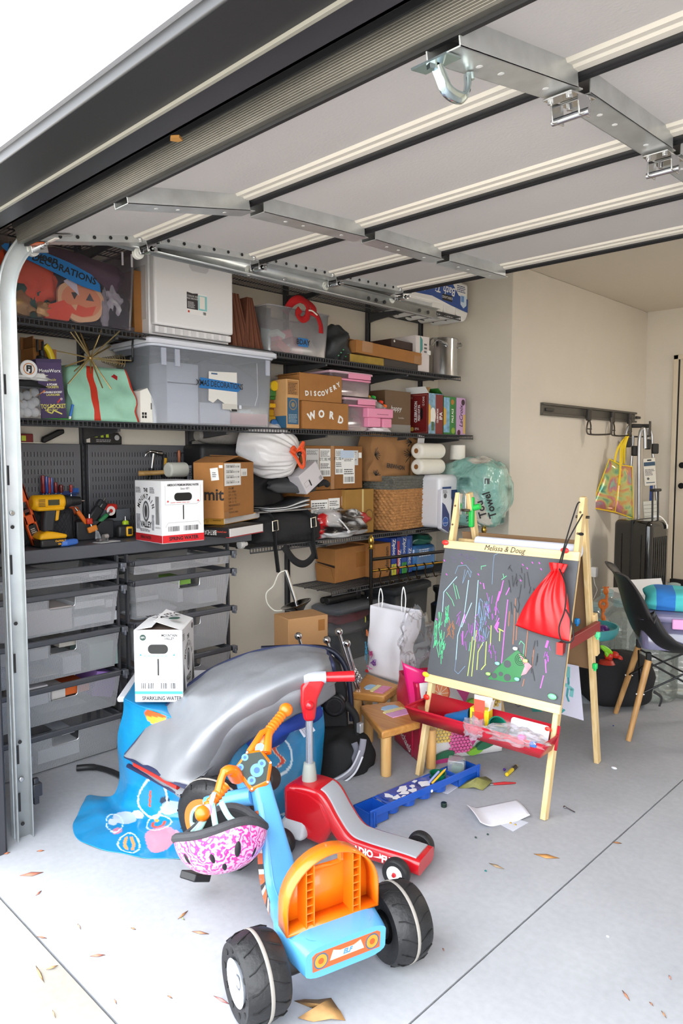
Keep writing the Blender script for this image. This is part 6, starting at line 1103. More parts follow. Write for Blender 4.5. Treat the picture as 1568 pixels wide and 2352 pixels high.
for s in (1,-1):
    X, wo, h = wheel(t,(0,s*.213,.105),(0,s,0),.105,.115,detail=1)
    MB().lathe([(0,h*.5),(.034,h*.55),(.052,h*.9),(.056,h*.98),(.045,h*.86),(.02,h*.8),(0,h*.82)],n=30,X=X).build('hub', M('d3d9e4',.35), wo)
    mb = MB(); mb.T = X
    for k in range(10): a = 2*PI*k/10; mb.cyl((.075*math.cos(a),.075*math.sin(a),h*.93),(.075*math.cos(a),.075*math.sin(a),h*.975),.008,n=8)
    mb.build('rim_hole', M('0d0d0e',.6), wo, kind='stuff')
    f = Fc(wo,X @ V((0,0,h*.84)),X); f.rect('hub_mark',-.01,.01,-.018,.018,M('4a4c52',.5)); f.disc('hub_cap',0,0,.014,M('9aa0aa',.4)); 
    MB().cyl((0,s*.10,.105),(0,s*.165,.105),.03,n=16).build('axle_sleeve', M('1a1a1c',.4), t)
ST = [(-.085,.145,.235,.085),(.0,.150,.27,.085),(.06,.145,.27,.075),(.12,.125,.22,.065),(.19,.102,.16,.06),(.26,.092,.125,.06),(.315,.115,.11,.065),(.35,.17,.098,.065),(.385,.24,.078,.06),(.43,.315,.062,.055),(.475,.375,.058,.05)]
PT = smooth_path([V((x,0,z)) for x,z,_,_ in ST],5); mb = MB(); n_ = len(PT)
def wat(i, k): q = i/5; a = min(int(q),len(ST)-2); return ST[a][k]*(1-(q-a))+ST[a+1][k]*(q-a)
ring = rrect(1,1,.22,4); vs = []
for i, p in enumerate(PT):
    d = (PT[min(i+1,n_-1)]-PT[max(i-1,0)]).normalized(); up = V((-d.z,0,d.x)); w_, th = wat(i,2), wat(i,3)
    vs += [p+V((0,1,0))*a*w_+up*b*th for a, b in ring]
m_ = len(ring); mb.add(vs,[(i*m_+j,i*m_+(j+1)%m_,(i+1)*m_+(j+1)%m_,(i+1)*m_+j) for i in range(n_-1) for j in range(m_)]+[tuple(reversed(range(m_))),tuple(range((n_-1)*m_,n_*m_))])
mb.build('frame', SKY, t, ang=50)
MB().tube([PT[i]+V((0,s*wat(i,2)*.3,0))+V((-(PT[i+1]-PT[i-1]).normalized().z,0,(PT[i+1]-PT[i-1]).normalized().x))*wat(i,3)*.5 for s in (1,) for i in range(14,46)],.002,n=5).build('moulded_line', M('5a9fd6',.4), t)
f = Fc(t,(-.0862,0,0),'-x'); f.poly('rear_sticker',[(-.098,.125),(.098,.125),(.10,.165),(.09,.172),(-.09,.172),(-.10,.165)],M('d9582a',.35))
for u in (-.075,.075): f.disc('lamp_ring',u,.148,.021,M('4a5a6e',.4)); f.disc('lamp_print',u,.148,.017,M('f08a2a',.35)); f.disc('lamp_core',u,.148,.008,M('c8501a',.4))
f.poly('silver_wings',[(-.05,.140),(.05,.140),(.04,.165),(.02,.158),(-.02,.158),(-.04,.165)],M('d8cbb8',.35)); f.text('ELF',.017,0,.15,M('4f86a8',.4),bold=.001,shear=.3)
for s in (1,-1): MB().cyl((-.045,s*.075,.186),(-.045,s*.075,.1885),.021,n=24).build('cup_recess', M('4f97cf',.4), t)
# seat back, hollow to the rear
arch = [(-.135,0)]+[(.135*math.cos(a)*-1,.06+.125*math.sin(a)) for a in [PI*k/20 for k in range(21)]]+[(.135,0)]
YZ = lambda x0: Matrix(((0,0,1,x0),(1,0,0,0),(0,1,0,.188),(0,0,0,1)))
sbk = bpy.data.objects.new('seat_back',None); COL.objects.link(sbk); sbk.parent = t
mb = MB(); hole = rrect(.085,.028,.013,5,0,.145); A_ = [(x*.98,y) for x, y in arch]; X = YZ(.035); nA = 48
def apt(k):
    q = k/(nA-1)*(len(A_)-1); i = min(int(q),len(A_)-2); return [A_[i][j]*(1-(q-i))+A_[i+1][j]*(q-i) for j in (0,1)]
out = [apt(k) for k in range(nA)]; cen = (0,.145); inn = []
for (x,y) in out:
    a = math.atan2(y-cen[1],x-cen[0]); c_, s_ = math.cos(a), math.sin(a); rr = min(.0425/max(abs(c_),1e-4),.014/max(abs(s_),1e-4)); inn.append((cen[0]+c_*rr,cen[1]+s_*rr))
vs = [X @ V((x,y,0)) for x, y in out]+[X @ V((x,y,0)) for x, y in inn]; mb.add(vs,[(k,(k+1)%nA,nA+(k+1)%nA,nA+k) for k in range(nA)]); mb.build('panel', ORG, sbk, sol=.005)
mb = MB(); vs = [V((x0,x*k,y+.188)) for x, y in arch for x0, k in ((.037,.98),(-.02,1.0))]; mb.add(vs,[(2*i,2*i+1,2*i+3,2*i+2) for i in range(len(arch)-1)]); mb.add([V((.037,-.13,.19)),V((-.02,-.135,.19)),V((-.02,.135,.19)),V((.037,.13,.19))],[(0,1,2,3)]); mb.build('rim', ORG, sbk, sol=.005)
MB().tube([X @ V((x,y,-.008)) for x, y in inn],.006,n=6,closed=True).build('handle_rim', ORG, sbk)
for s in (1,-1):
    for yy in (.058,.080): MB().box(-.018,.036,s*yy-.0015,s*yy+.0015,.19,.19+(.165 if yy < .07 else .155)).build('rib_wall', ORG, sbk)
    for k in range(7): MB().box(-.014,.036,s*.069-.011,s*.069+.011,.205+k*.021,.208+k*.021).build('rib', ORG, sbk)
# side decal of the stem
for i in range(24,44):
    q0, q1 = PT[i], PT[i+1]; d = (q1-q0).normalized(); up = V((-d.z,0,d.x)); y_ = .001
    MB().add([q0+V((0,wat(i,2)*.5+y_,0))+up*wat(i,3)*.34,q1+V((0,wat(i+1,2)*.5+y_,0))+up*wat(i+1,3)*.34,q1+V((0,wat(i+1,2)*.5+y_,0))-up*wat(i+1,3)*.36,q0+V((0,wat(i,2)*.5+y_,0))-up*wat(i,3)*.36],[(0,1,2,3)]).build('decal_stripe', M(('d9622c','efe8e0','3a2f2c','d9622c')[i%4],.35), t)
f = Fc(t,(0,0,0),Matrix(((0,-.5,-.866),(-1,0,0),(0,.866,-.5))).to_3x3()); 
# front assembly: raked steering, turned to the left
HL, HR = V((.40,.212,.348)), V((.60,-.155,.535)); ah = (HR-HL).normalized(); ax_ = V((-.50,.83,-.20)).normalized(); WCn = V((.655,.066,.166))
X, wo, h = wheel(t,WCn,ax_,.165,.09,'front_wheel',detail=1)
MB().lathe([(.112,h*.8),(.118,h*.97),(.098,h*.97),(.094,h*.75)],n=44,X=X).build('orange_ring', M('e8742a',.4), wo)
MNT = M('a9d9cf',.4); mb = MB(); mb.T = X
for k in range(8): a = 2*PI*k/8; mb.tube([(.02*math.cos(a),.02*math.sin(a),h*.9),(.095*math.cos(a),.095*math.sin(a),h*.85)],.008,n=6,flat=.5); 
mb.cyl((0,0,h*.5),(0,0,h*1.05),.026,n=16); mb.build('spokes', MNT, wo, kind='stuff'); MB().lathe([(.088,h*.8),(.1,h*.95),(.092,h*.95),(.084,h*.8)],n=40,X=X).build('mint_ring', MNT, wo)
MB().lathe([(0,h*.5),(.1,h*.5)],n=30,X=X).build('dark_web', M('26262a',.6), wo)
crk = WCn+ax_*.10; MB().tube([WCn+ax_*.03,crk,crk+V((-.04,0,-.06))],.008,n=8).build('crank', M('3a3a3e',.3,.7), t)
Pp = crk+V((-.04,.0,-.06)); MB().box(-.03,.03,-.045,.045,-.012,.012,X=Matrix.Translation(Pp+ax_*.05) @ Matrix.Rotation(.6,4,'Z') @ Matrix.Rotation(.5,4,'X')).build('pedal', M('1a1a1c',.5), t, bev=.004)
MB().tube([Pp,Pp+ax_*.05],.006).build('pedal_axle', STEEL, t)
Cc = V((.475,.02,.42)); upv = V((-.42,.05,.90)).normalized(); nrm = ah.cross(upv).normalized()
if nrm.x > 0: nrm = -nrm
upv = nrm.cross(ah).normalized(); 
if upv.z < 0: upv = -upv
fc = V((-.75,.30,.60)).normalized(); pu = (V((0,0,1))-fc*fc.z).normalized(); pr = pu.cross(fc)      # console plane faces the rider
KX = Matrix(((pr.x,pu.x,fc.x,Cc.x),(pr.y,pu.y,fc.y,Cc.y),(pr.z,pu.z,fc.z,Cc.z),(0,0,0,1)))
dia = [(-.06,-.0),(-.005,-.075),(.05,-.055),(.062,.01),(.03,.055),(-.02,.05)]
MB().prism(dia,-.045,.0,0,KX).build('console', ORG, t, bev=.01); f = Fc(t,KX @ V((0,0,.0)),KX); f.poly('console_screen',[(x*.82,y*.82) for x, y in dia],M('25302a',.5))
for u, v, r_ in ((-.025,.03,.011),(-.04,-.0,.011),(.012,-.012,.021),(.028,.008,.013),(-.005,-.042,.013)): f.disc('dial',u,v,r_,M('5a8fdc',.4)); f.disc('dial_core',u,v,r_*.45,M('2f5ab4',.4))
for x, y in dia: f.disc('screw',x*.9,y*.9,.0035,M('d9d9dc',.3))
q0 = KX @ V((.045,.045,-.02)); q1 = HR-ah*.10; MB().tube([q0,q0*.4+q1*.6+V((0,0,.01)),q1],[.016,.013,.016],n=10).build('right_arm', ORG, t); q0b = KX @ V((-.01,.05,-.02)); MB().tube([q0b,q0b*.4+q1*.6+V((0,0,.02)),q1],[.012,.010,.012],n=10).build('right_arm', ORG, t)
MB().add([q0+fc*.004,q0b+fc*.004,q1+fc*.006],[(0,1,2)]).build('arm_panel', M('e8a878',.4), t, sol=.004); Fc(t,(q0+q0b)*.42+q1*.16+fc*.010,KX).disc('badge',0,0,.016,M('7fb4e0',.4))
q2 = KX @ V((-.05,-.03,-.02)); q3 = HL+ah*.11+V((.015,0,.03)); MB().tube(smooth_path([q2,q2*.5+q3*.5+V((-.01,0,.025)),q3,HL+ah*.07],6),[.026]*6+[.022]*6+[.016]*7,n=12,flat=.7).build('left_arm', ORG, t)
for E0, sg, nm in ((HL,1,'left_grip'),(HR,-1,'right_grip')):
    a0, a1 = E0+ah*sg*.015, E0+ah*sg*.11; mb = MB(); N = 22; mb.tube([a0+(a1-a0)*k/N for k in range(N+1)],[.0165+.002*math.cos(k*PI/1.6) for k in range(N+1)],n=14); mb.build(nm, ORG, t, ang=70); MB().ball(E0,.024,16,sc=(1,1,1)).build('grip_end', ORG, t)
MB().tube([PT[-1]+V((-.01,0,-.03)),WCn+V((-.05,-.06,.13)),WCn-ax_*.065+V((0,0,.0))],[.03,.026,.018],n=10).build('fork', SKY, t); MB().tube([PT[-1]+V((0,.02,-.05)),WCn+V((-.06,.06,.11)),WCn+ax_*.06],[.03,.024,.014],n=10).build('fork', SKY, t)
MB().cyl(V((.50,-.02,.36)),V((.53,-.07,.34)),.042,.038,n=20).build('speaker_vent', M('201a1a',.6), t, bev=.006)
# helmet hung upside down on the left grip
def swirl(nt, b):
    tc = nt.nodes.new('ShaderNodeTexCoord'); w = nt.nodes.new('ShaderNodeTexWave'); w.inputs['Scale'].default_value = 22; w.inputs['Distortion'].default_value = 16; w.inputs['Detail'].default_value = 2.5; w.inputs['Detail Scale'].default_value = 1.6
    r = nt.nodes.new('ShaderNodeValToRGB'); e = r.color_ramp; e.elements[0].color = (*lin('bf3586'),1); e.elements[0].position = .12; e.elements[1].color = (*lin('dfa6cf'),1); e.elements[1].position = .75; k = e.elements.new(.35); k.color = (*lin('d670b4'),1)
    nt.links.new(tc.outputs['Object'], w.inputs['Vector']); nt.links.new(w.outputs[0], r.inputs[0]); nt.links.new(r.outputs[0], b.inputs['Base Color'])
HC = tk.matrix_basis @ V((.385,.165,.300)); t = thing('bike_helmet','pink swirl patterned kids bike helmet hanging by mint straps from trike grip','helmet',HC,rot=(.16,-.28,-.75))
def shell(r0, edge, lift):
    def f(u, v):
        a = 2*PI*u; b = PI/2*v; x, y = .112*r0*math.cos(a), .138*r0*math.sin(a); k = math.sin(b)**.8 if v > 0 else 0
        ez = -.0+lift*(.020*math.cos(2*a)-.012*math.cos(3*a+.6)); return V((x*k,y*k,-.125*r0*math.cos(b)*(1 if v < .99 else 1)+ez*v**3))
    return f
MB().grid(56,18,shell(1,0,1),cu=True).build('shell', NODEMAT('helmet_swirl',swirl,.25,0,.6), t, ang=70)
MB().grid(48,14,shell(.88,0,1),cu=True).build('liner', M('212124',.85), t, ang=70)
rimp = [shell(.95,0,1)(i/56,1)+V((0,0,.004)) for i in range(56)]; MB().tube(rimp,.013,n=8,closed=True).build('foam_rim', M('3c3c40',.8,bump=.3,bs=60), t)
for a, z, s in ((-.15,.062,.03),(.45,.05,.04),(-.85,.055,.03),(.1,.095,.034),(1.0,.075,.03)):
    k = math.sqrt(max(.05,1-(z/.125)**2)); c = V((.112*k*math.cos(a),.138*k*math.sin(a),-z)); X = c.to_track_quat('Z','Y').to_matrix().to_4x4(); MB().ball(c*1.0,s*.55,12,sc=(.45,1.15,.3),X=X.to_3x3()).build('vent', M('18181b',.7), t)
MB().tube(arcp((0,.03,.0),.075,-.9,.9,10),.007,n=6).build('pink_padding', M('e87a98',.6), t)
MT = M('9fd6cc',.6); gl = t.matrix_basis.inverted() @ (tk.matrix_basis @ (HL+ah*.045))
for p0, p1 in (((.06,-.08,-.01),(0,.004,.008)),((.07,.0,-.01),(.01,0,.01)),((-.05,-.09,-.01),(0,0,.01)),((.05,.09,-.01),(.03,.03,.0))): ribbon('strap',[V(p0),(V(p0)+gl)*.5+V((.004,0,-.01)),gl+V(p1)],.0085,MT,t,V((1,.2,0)),.002)
MB().tube([gl+V((.022*math.cos(a),.022*math.sin(a)*.4,.022*math.sin(a))) for a in [2*PI*k/12 for k in range(12)]],.009,n=6,closed=True,flat=.6).build('strap_loop', MT, t); MB().box(-.014,.014,-.012,.012,-.02,.012,X=Matrix.Translation(gl+V((.02,-.012,-.012)))).build('buckle', M('e89ac4',.4), t, bev=.006)
# ---------------------------------------------------------------- red scooter
RD = M('b9141f',.25,coat=.5,var=.05,vs=9); GP = M('9a9ca2',.55)
O2 = V((2.13,.865,0)); t = thing('kick_scooter','red kids kick scooter with grey deck and black wheels','scooter',O2,rz=math.atan2(-.095,-.39))
prof = smooth_path([V((-.065,0,.085)),V((.0,0,.088)),V((.14,0,.088)),V((.20,0,.098)),V((.25,0,.15)),V((.29,0,.205)),V((.325,0,.228)),V((.39,0,.232)),V((.445,0,.225))],5)
def body(par, nm, w0, w1, dz0, dz1, mat, i0=0, i1=None):
    P = prof[i0:i1]; vs = []; 
    for i, p in enumerate(P):
        d = (P[min(i+1,len(P)-1)]-P[max(i-1,0)]).normalized(); up = V((-d.z,0,d.x)); k = i/(len(P)-1); w_ = w0+(w1-w0)*k
        for a, b in rrect(w_,dz1-dz0,min(.016,(dz1-dz0)*.4),3): vs.append(p+V((0,a,0))+up*(b+(dz0+dz1)/2))
    m_ = len(rrect(1,1,.1,3)); return MB().add(vs,[(i*m_+j,i*m_+(j+1)%m_,(i+1)*m_+(j+1)%m_,(i+1)*m_+j) for i in range(len(P)-1) for j in range(m_)]+[tuple(reversed(range(m_))),tuple(range((len(P)-1)*m_,len(P)*m_))]).build(nm, mat, par, ang=50)
body(t,'body',.125,.135,-.055,-.002,RD); body(t,'deck_pad',.095,.085,-.01,.0025,GP,2,31)
MB().prism([(.31,.03),(.47,.05),(.475,.215),(.43,.228),(.36,.226),(.30,.2),(.26,.12)],-.068,.068,0,Matrix(((1,0,0,0),(0,0,1,0),(0,1,0,0),(0,0,0,1)))).build('front_housing', RD, t, bev=.02,segs=3)
MB().hexa([(.36,-.11,.05),(.5,-.11,.05),(.5,.11,.05),(.36,.11,.05)],[(.38,-.05,.12),(.46,-.05,.12),(.46,.05,.12),(.38,.05,.12)]).build('fender', M('a9abb0',.4), t, bev=.015)
f = Fc(t,(.0,.0635,0),'Y'); f2 = Fc(t,(0,-.0635,0),'y'); f3 = Fc(t,(0,.064,0),Matrix(((-1,0,0),(0,0,1),(0,1,0))))
text('RADIO',.034,t,V((.15,.0665,.062)),f3.e,WHITE,bold=.0016,sx=.9); text('FLYER',.034,t,V((.03,.0665,.058)),f3.e,WHITE,bold=.0016,sx=.9); f3.poly('wing_mark',[(-.105,.055),(-.08,.062),(-.078,.075),(-.07,.062),(-.062,.06),(-.08,.056)],WHITE)
for s, (x_, y_, r_) in ((1,(0,.098,.048)),(-1,(0,-.098,.048)),(1,(.43,.125,.046)),(-1,(.43,-.125,.046))):
    X, wo, h = wheel(t,(x_,y_,r_),(0,s,0),r_,.036,stripe=False); MB().lathe([(0,h*.9),(.026,h*.98),(.030,h*.8)],n=26,X=X).build('white_disc', WHITE, wo); MB().lathe([(0,h*1.35),(.006,h*1.3),(.008,h*.95)],n=14,X=X).build('red_cap', RD, wo); MB().cyl((x_,y_-s*.05,r_),(x_,y_,r_),.010,n=10).build('axle', STEEL, wo)
cx_ = .40
MB().lathe([(.027,.228),(.026,.25),(.021,.292),(.0,.294)],n=22,X=Matrix.Translation((cx_,0,0))).build('collar', M('9fa39c',.5), t); MB().cyl((cx_,0,.28),(cx_,0,.46),.0135,n=18).build('column', M('c9cad2',.25,.8), t)
MB().prism([(-.02,.45),(.02,.45),(.03,.53),(.06,.60),(.055,.625),(-.0,.625),(-.03,.58),(-.032,.52)],-.02,.02,0,Matrix(((-.80,0,.60,cx_),(-.60,0,-.80,0),(0,1,0,0),(0,0,0,1)))).build('handle_neck', RD, t, bev=.014,segs=3)
hb = V((-.80,-.60,0)); hc = V((cx_,0,.608)); MB().tube([hc-hb*.02,hc+hb*.02,hc+hb*.06],.022,n=16).build('grey_sleeve', M('a3a6b0',.35), t); MB().tube([hc+hb*.055,hc+hb*.165],[.018,.020],n=16).build('grip', RD, t, bev=.003); MB().ball(hc-hb*.01+V((-.02,.01,-.095)),.018,14).build('button', RD, t)
# ---------------------------------------------------------------- easel
def vp(P, x, y):     # photograph pixel on the upright plane through P that faces the camera
    d = _w+_r*((x-784)/FPX)-_u*((y-1176)/FPX); n = V((_w.x,_w.y,0)); return CAM+d*((V(P)-CAM).dot(n)/d.dot(n))
FRp, FLp, BRp = floor_pt(1249,1882), floor_pt(962,1780), floor_pt(1369,1750)
EA = math.atan2(FRp.y-FLp.y, FRp.x-FLp.x); EW = (FRp-FLp).length; ED = .655; EZ = 1.245
PINE = WOOD('e2c795','d2b27a',7,2,.45)
t = thing('chalkboard_easel','childs wooden easel with scribbled chalkboard and red tray','easel',FLp,EA); ez = t; E4 = Matrix.Translation(FLp) @ Matrix.Rotation(EA,4,'Z'); E4i = E4.inverted()
LD = V((0,.30,EZ)).normalized(); NF = V((0,-LD.z,LD.y)); FM = Matrix(((1,0,0),(0,LD.y,NF.y),(0,LD.z,NF.z)))
BDl = V((0,ED-.335,-EZ)).normalized()
def bp_(x, y, off=0, back=False):
    d = (_w+_r*((x-784)/FPX)-_u*((y-1176)/FPX)); o = E4i @ CAM; d = E4i.to_3x3() @ d
    if back: n = V((0,EZ,ED-.335)).normalized(); p0 = V((0,ED,0))
    else: n = NF; p0 = NF*off
    q = o+d*((p0-o).dot(n)/d.dot(n)); return (q.x, (q-p0).dot(-BDl)) if back else (q.x, q.dot(LD))
def bar(p, q, w, th, nm, mat, par, side=V((1,0,0)), bev=.003):
    p, q = V(p), V(q); d = (q-p).normalized(); n = side.cross(d).normalized(); s = d.cross(n).normalized()
    return MB().hexa([p+s*a*w/2+n*b*th/2 for a, b in ((-1,-1),(1,-1),(1,1),(-1,1))],[q+s*a*w/2+n*b*th/2 for a, b in ((-1,-1),(1,-1),(1,1),(-1,1))]).build(nm, mat, par, bev=bev)
for x, xb in ((0,.06),(EW,.535)):
    o = bar((x,0,0),(x,.298,EZ-.01),.022,.034,'front_leg',PINE,t); bar((xb,ED,0),(x-.024 if x else .024,.345,EZ-.01),.022,.034,'back_leg',PINE,t)
    for s in (.90,.97): MB().cyl(LD*s*EZ+V((x,0,0))+NF*.017,LD*s*EZ+V((x,0,0))+NF*.0185,.005,n=10).build('screw_hole', M('6a5236',.6), o)
    MB().cyl((x-.014 if not x else x-.04,.315,EZ-.09),(x+.04 if not x else x+.014,.325,EZ-.09),.006,n=10).build('pivot_bolt', M('4a4238',.4,.5), t)
F = Fc(t,NF*.017,FM); OB = .017
u0, v1 = bp_(1012,1240,OB); u1, _q = bp_(1312,1262,OB); _, v0b = bp_(978,1563,OB); vt = v1; vb0 = bp_(976,1545,OB)[1]; vb1 = bp_(984,1570,OB)[1]; vr1 = bp_(1013,1259,OB)[1]
U0, U1 = -.022, EW+.022; RW = .036
mb = MB(); mb.T = F.F; mb.box(U0+.003,U1-.003,vb0-.01,vt-.01,0,.006); mb.build('chalkboard', M('54565b',.65,var=.14,vs=5,bump=.05,bs=60), t)
for nm, va, vb in (('top_rail',vt-RW,vt),('bottom_rail',vb0-RW,vb0)):
    mb = MB(); mb.T = F.F; mb.box(U0,U1,va,vb,-.004,.014); mb.build(nm, WOOD('e6cc9c','dcbf8a',6,0,.45), t, bev=.002)
FB = Fc(t,NF*(.017+.0062),FM); FB.n = 0
FR_ = Fc(t,NF*(.017+.0145),FM); FR_.text('Melissa & Doug',.034,EW*.48,vt-RW*.5,INK,shear=.25,sx=.9)
def pl(pts): return [bp_(x,y,OB+.006) for x, y in pts]
rs = random.Random(12)
def scrib(cx, cy, w, h, n, ln=1.0):
    out = []
    for k in range(n): x, y = cx+rs.uniform(-w,w), cy+rs.uniform(-h,h); out.append(pl([(x,y),(x+rs.uniform(-w,w)*.5*ln,y+rs.uniform(.2,.9)*h*ln)]))
    return out
Cc_ = lambda h: M(h,.8)
chalk = [('blue_chalk','a9d4ee',.0045,[[(1049,1325),(1019,1360),(1016,1405)],[(1076,1333),(1066,1412),(1051,1460),(1047,1515)],[(1098,1333),(1093,1400),(1088,1470)],[(1083,1385),(1060,1440)]]),
('pale_blue_chalk','8fb4d8',.0016,[[(1047,1515),(1044,1540),(1052,1548),(1068,1530)],[(1068,1308),(1062,1340),(1074,1310),(1080,1326),(1082,1312)],[(1045,1318),(1052,1300),(1070,1298),(1083,1315)],[(1130,1342),(1132,1300),(1135,1275),(1150,1268)]]+[[(x,y),(x+4,y+40)] for x, y in ((1108,1385),(1112,1392),(1118,1380),(1104,1400))]),
('green_chalk','6fd89a',.003,[[(1105,1301),(1116,1299)],[(1105,1301),(1105,1308)],[(1041,1340),(1049,1376)],[(1047,1345),(1055,1375)],[(1025,1360),(1038,1378),(1043,1392)],[(1152,1331),(1163,1323)],[(1155,1318),(1157,1326)],[(1192,1480),(1196,1472),(1204,1480),(1201,1510)],[(1008,1510),(1003,1485),(1014,1460),(1020,1490)],[(1080,1475),(1077,1495)]]),
('lime_chalk','c3e46a',.005,[[(1085,1463),(1080,1510),(1074,1552)],[(1094,1448),(1088,1500),(1083,1553)],[(1110,1475),(1098,1497),(1095,1538)],[(1117,1474),(1114,1525)],[(1128,1437),(1126,1482)],[(1148,1445),(1147,1472)],[(1115,1526),(1105,1538)],[(1145,1444),(1156,1450)]]),
('violet_chalk','d06be0',.006,[[(1166,1378),(1162,1415),(1158,1455),(1154,1500),(1148,1560)],[(1156,1334),(1150,1360),(1140,1385),(1138,1412)],[(1146,1420),(1136,1440),(1144,1452)],[(1068,1412),(1063,1430)],[(1063,1450),(1062,1480)],[(1170,1350),(1162,1366)],[(1252,1515),(1254,1545)],[(1248,1552),(1241,1580)],[(1110,1340),(1112,1352)]]),
('violet_smudge','c765d6',.013,[[(1148,1360),(1143,1378)],[(1144,1430),(1140,1444)],[(1258,1473),(1254,1486)]]),
('orange_chalk','c97a52',.0035,[[(1184,1375),(1178,1480)],[(1190,1400),(1185,1470)],[(1212,1448),(1206,1510)],[(1228,1475),(1220,1545)],[(1170,1405),(1168,1438)],[(1204,1560),(1200,1576)]])]
for nm, c, w, L_ in chalk: FB.strokes(nm,[pl(q) for q in L_],w*.75,Cc_(c))
for nm, c, w, L_ in (('green_scribble','5fcf92',.0028,scrib(1010,1440,11,36,26)+scrib(1025,1405,7,22,14)+scrib(1017,1485,7,26,10)),('brown_scribble','a9714e',.003,scrib(1035,1440,9,20,16)),('violet_scribble','b45cc8',.0022,scrib(1080,1440,26,40,26,.7)+scrib(1125,1400,18,40,16,.6)+scrib(1130,1495,10,20,8)+scrib(1255,1500,8,16,8)),('dark_smudge','414246',.004,scrib(1180,1340,18,50,14,.8)+scrib(1215,1350,12,40,6)+scrib(1230,1500,12,40,6)),('grey_blue_scribble','7f9cc0',.0022,scrib(1112,1410,14,40,20)),('purple_haze','6a5a80',.002,scrib(1060,1280,28,8,26,.6)),('magenta_specks','d65bd0',.004,[pl([(x,y),(x+2,y+3)]) for x, y in ((1020,1286),(1060,1292),(1025,1318),(1002,1421),(1098,1318),(1103,1338),(1200,1296),(1222,1291),(1238,1292),(1242,1306),(1210,1304),(1195,1332))])): FB.strokes(nm,L_,w,Cc_(c))
# stencil clipped to the board
t2 = thing('green_stencil','green plastic flower stencil stuck on the lower chalkboard','stencil',FLp,EA); G_ = Fc(t2,NF*.0245,FM); gp = lambda pts: [bp_(x,y,.0245) for x, y in pts]
G_.poly('stencil_sheet',gp([(1120,1560),(1140,1535),(1160,1515),(1188,1492),(1215,1522),(1205,1540),(1190,1565),(1160,1567),(1140,1562)]),M('2f7a44',.4)); G_.poly('pink_half',gp([(1190,1500),(1221,1530),(1208,1548),(1196,1552),(1205,1530)]),M('d8909a',.5,var=.3,vs=30))
DKB = M('4c4e53',.65)
for x, y, r_ in ((1165,1525,.017),(1135,1552,.013),(1165,1556,.016),(1150,1548,.01)): u, v = bp_(x,y,.0245); G_.disc('cut_out',u,v,r_,DKB,ry=r_*.9)
for x, y, r_ in ((1195,1515,.024),(1195,1515,.017),(1195,1515,.010)): u, v = bp_(x,y,.0245); G_.strokes('ring_slot',[[(u+r_*math.cos(a),v+r_*math.sin(a)) for a in [2*PI*k/20 for k in range(21)]]],.002,M('26382c',.6))
def clip(lb, x, y, c, off=.035, par=None, s=(.016,.011)):
    u, v = bp_(x,y,off-.01); p = E4 @ (V((u,0,0))+LD*v+NF*off); q = thing('board_clip',lb,'clip',p,EA); mb = MB(); mb.ball((0,0,0),s[0],12,sc=(1.15,.45,.75)); mb.build('clip', M(c,.35), q); MB().box(-.005,.005,.003,.016,-.004,.004).build('jaw', M(c,.35), q)
for a in (('red oval clip at the left end of the easel top rail',1025,1247,'dc3a34'),('red oval clip at the right end of the easel top rail',1299,1265,'dc3a34'),('yellow oval clip at the left end of the easel bottom rail',980,1549,'e9d535'),('mint oval clip at the right end of the easel bottom rail',1270,1600,'7fdc9e'),('white clip above the green stencil',1185,1490,'e4e4dc'),('mint clip at the left of the green stencil',1144,1524,'8fdcc8'),('pale yellow clip on the green stencil',1208,1518,'e8e08a'),('aqua clip under the green stencil',1189,1560,'8fdcd6'),('lime clip at the lower left of the green stencil',1123,1548,'a8e07a')): clip(*a,s=(.016,.011) if 'oval' in a[0] else (.010,.008))
# back board, roll, braces, painting
B0 = V((0,ED,0)); BU = -BDl; NB = V((0,EZ,ED-.335)).normalized(); BMx = Matrix(((-1,0,0),(0,BU.y,NB.y),(0,BU.z,NB.z)))
vt2 = bp_(1346,1247,0,True)[1]; vb2 = bp_(1346,1540,0,True)[1]; xr = bp_(1346,1400,0,True)[0]
mb = MB(); vs = [B0+V((x,0,0))+BU*v+NB*k for k in (.018,.024) for x, v in ((-.05,vb2),(xr,vb2),(xr,vt2),(-.05,vt2))]; mb.add(vs,[(3,2,1,0),(4,5,6,7),(0,1,5,4),(1,2,6,5),(2,3,7,6),(3,0,4,7)]); mb.build('hardboard_back', M('8a6a4a',.7,var=.06,vs=8), t)
t3 = thing('drawing_paper_roll','white drawing paper roll across the top of the easel','paper roll',E4 @ V((EW*.16,.305,vt*LD.z+.0)),EA); MB().cyl((0,0,0),(EW*.82,0,0),.026,n=26).build('roll', M('dde0ee',.6), t3)
MB().cyl((.0,.305,vt*LD.z),(EW*.16,.305,vt*LD.z),.010).build('roll_dowel', PINE, t)
RB = M('8a2320',.45); zr = .60
p_, q_ = V((EW+.0,.0,0))+LD*bp_(1292,1490,0)[1]+NF*.05, V((.585,ED-.16,0)); q_.z = p_.z+.02
bar(p_,q_,.022,.045,'tray_arm',RB,t); MB().box(p_.x-.013,p_.x+.013,p_.y-.004,p_.y+.0,p_.z-.024,p_.z+.024).build('arm_end', M('c9332e',.4), t)
bar((.56,q_.y+.05,q_.z-.14),(.565,q_.y+.0,q_.z+.05),.022,.032,'spacer_block',PINE,t)
t4 = thing('painted_sheet','white paper with teal paint strokes clipped under the easel back','painting',FLp,EA); vq0, vq1 = bp_(1330,1655,0,True)[1], vb2+.01; xq = bp_(1333,1600,0,True)[0]
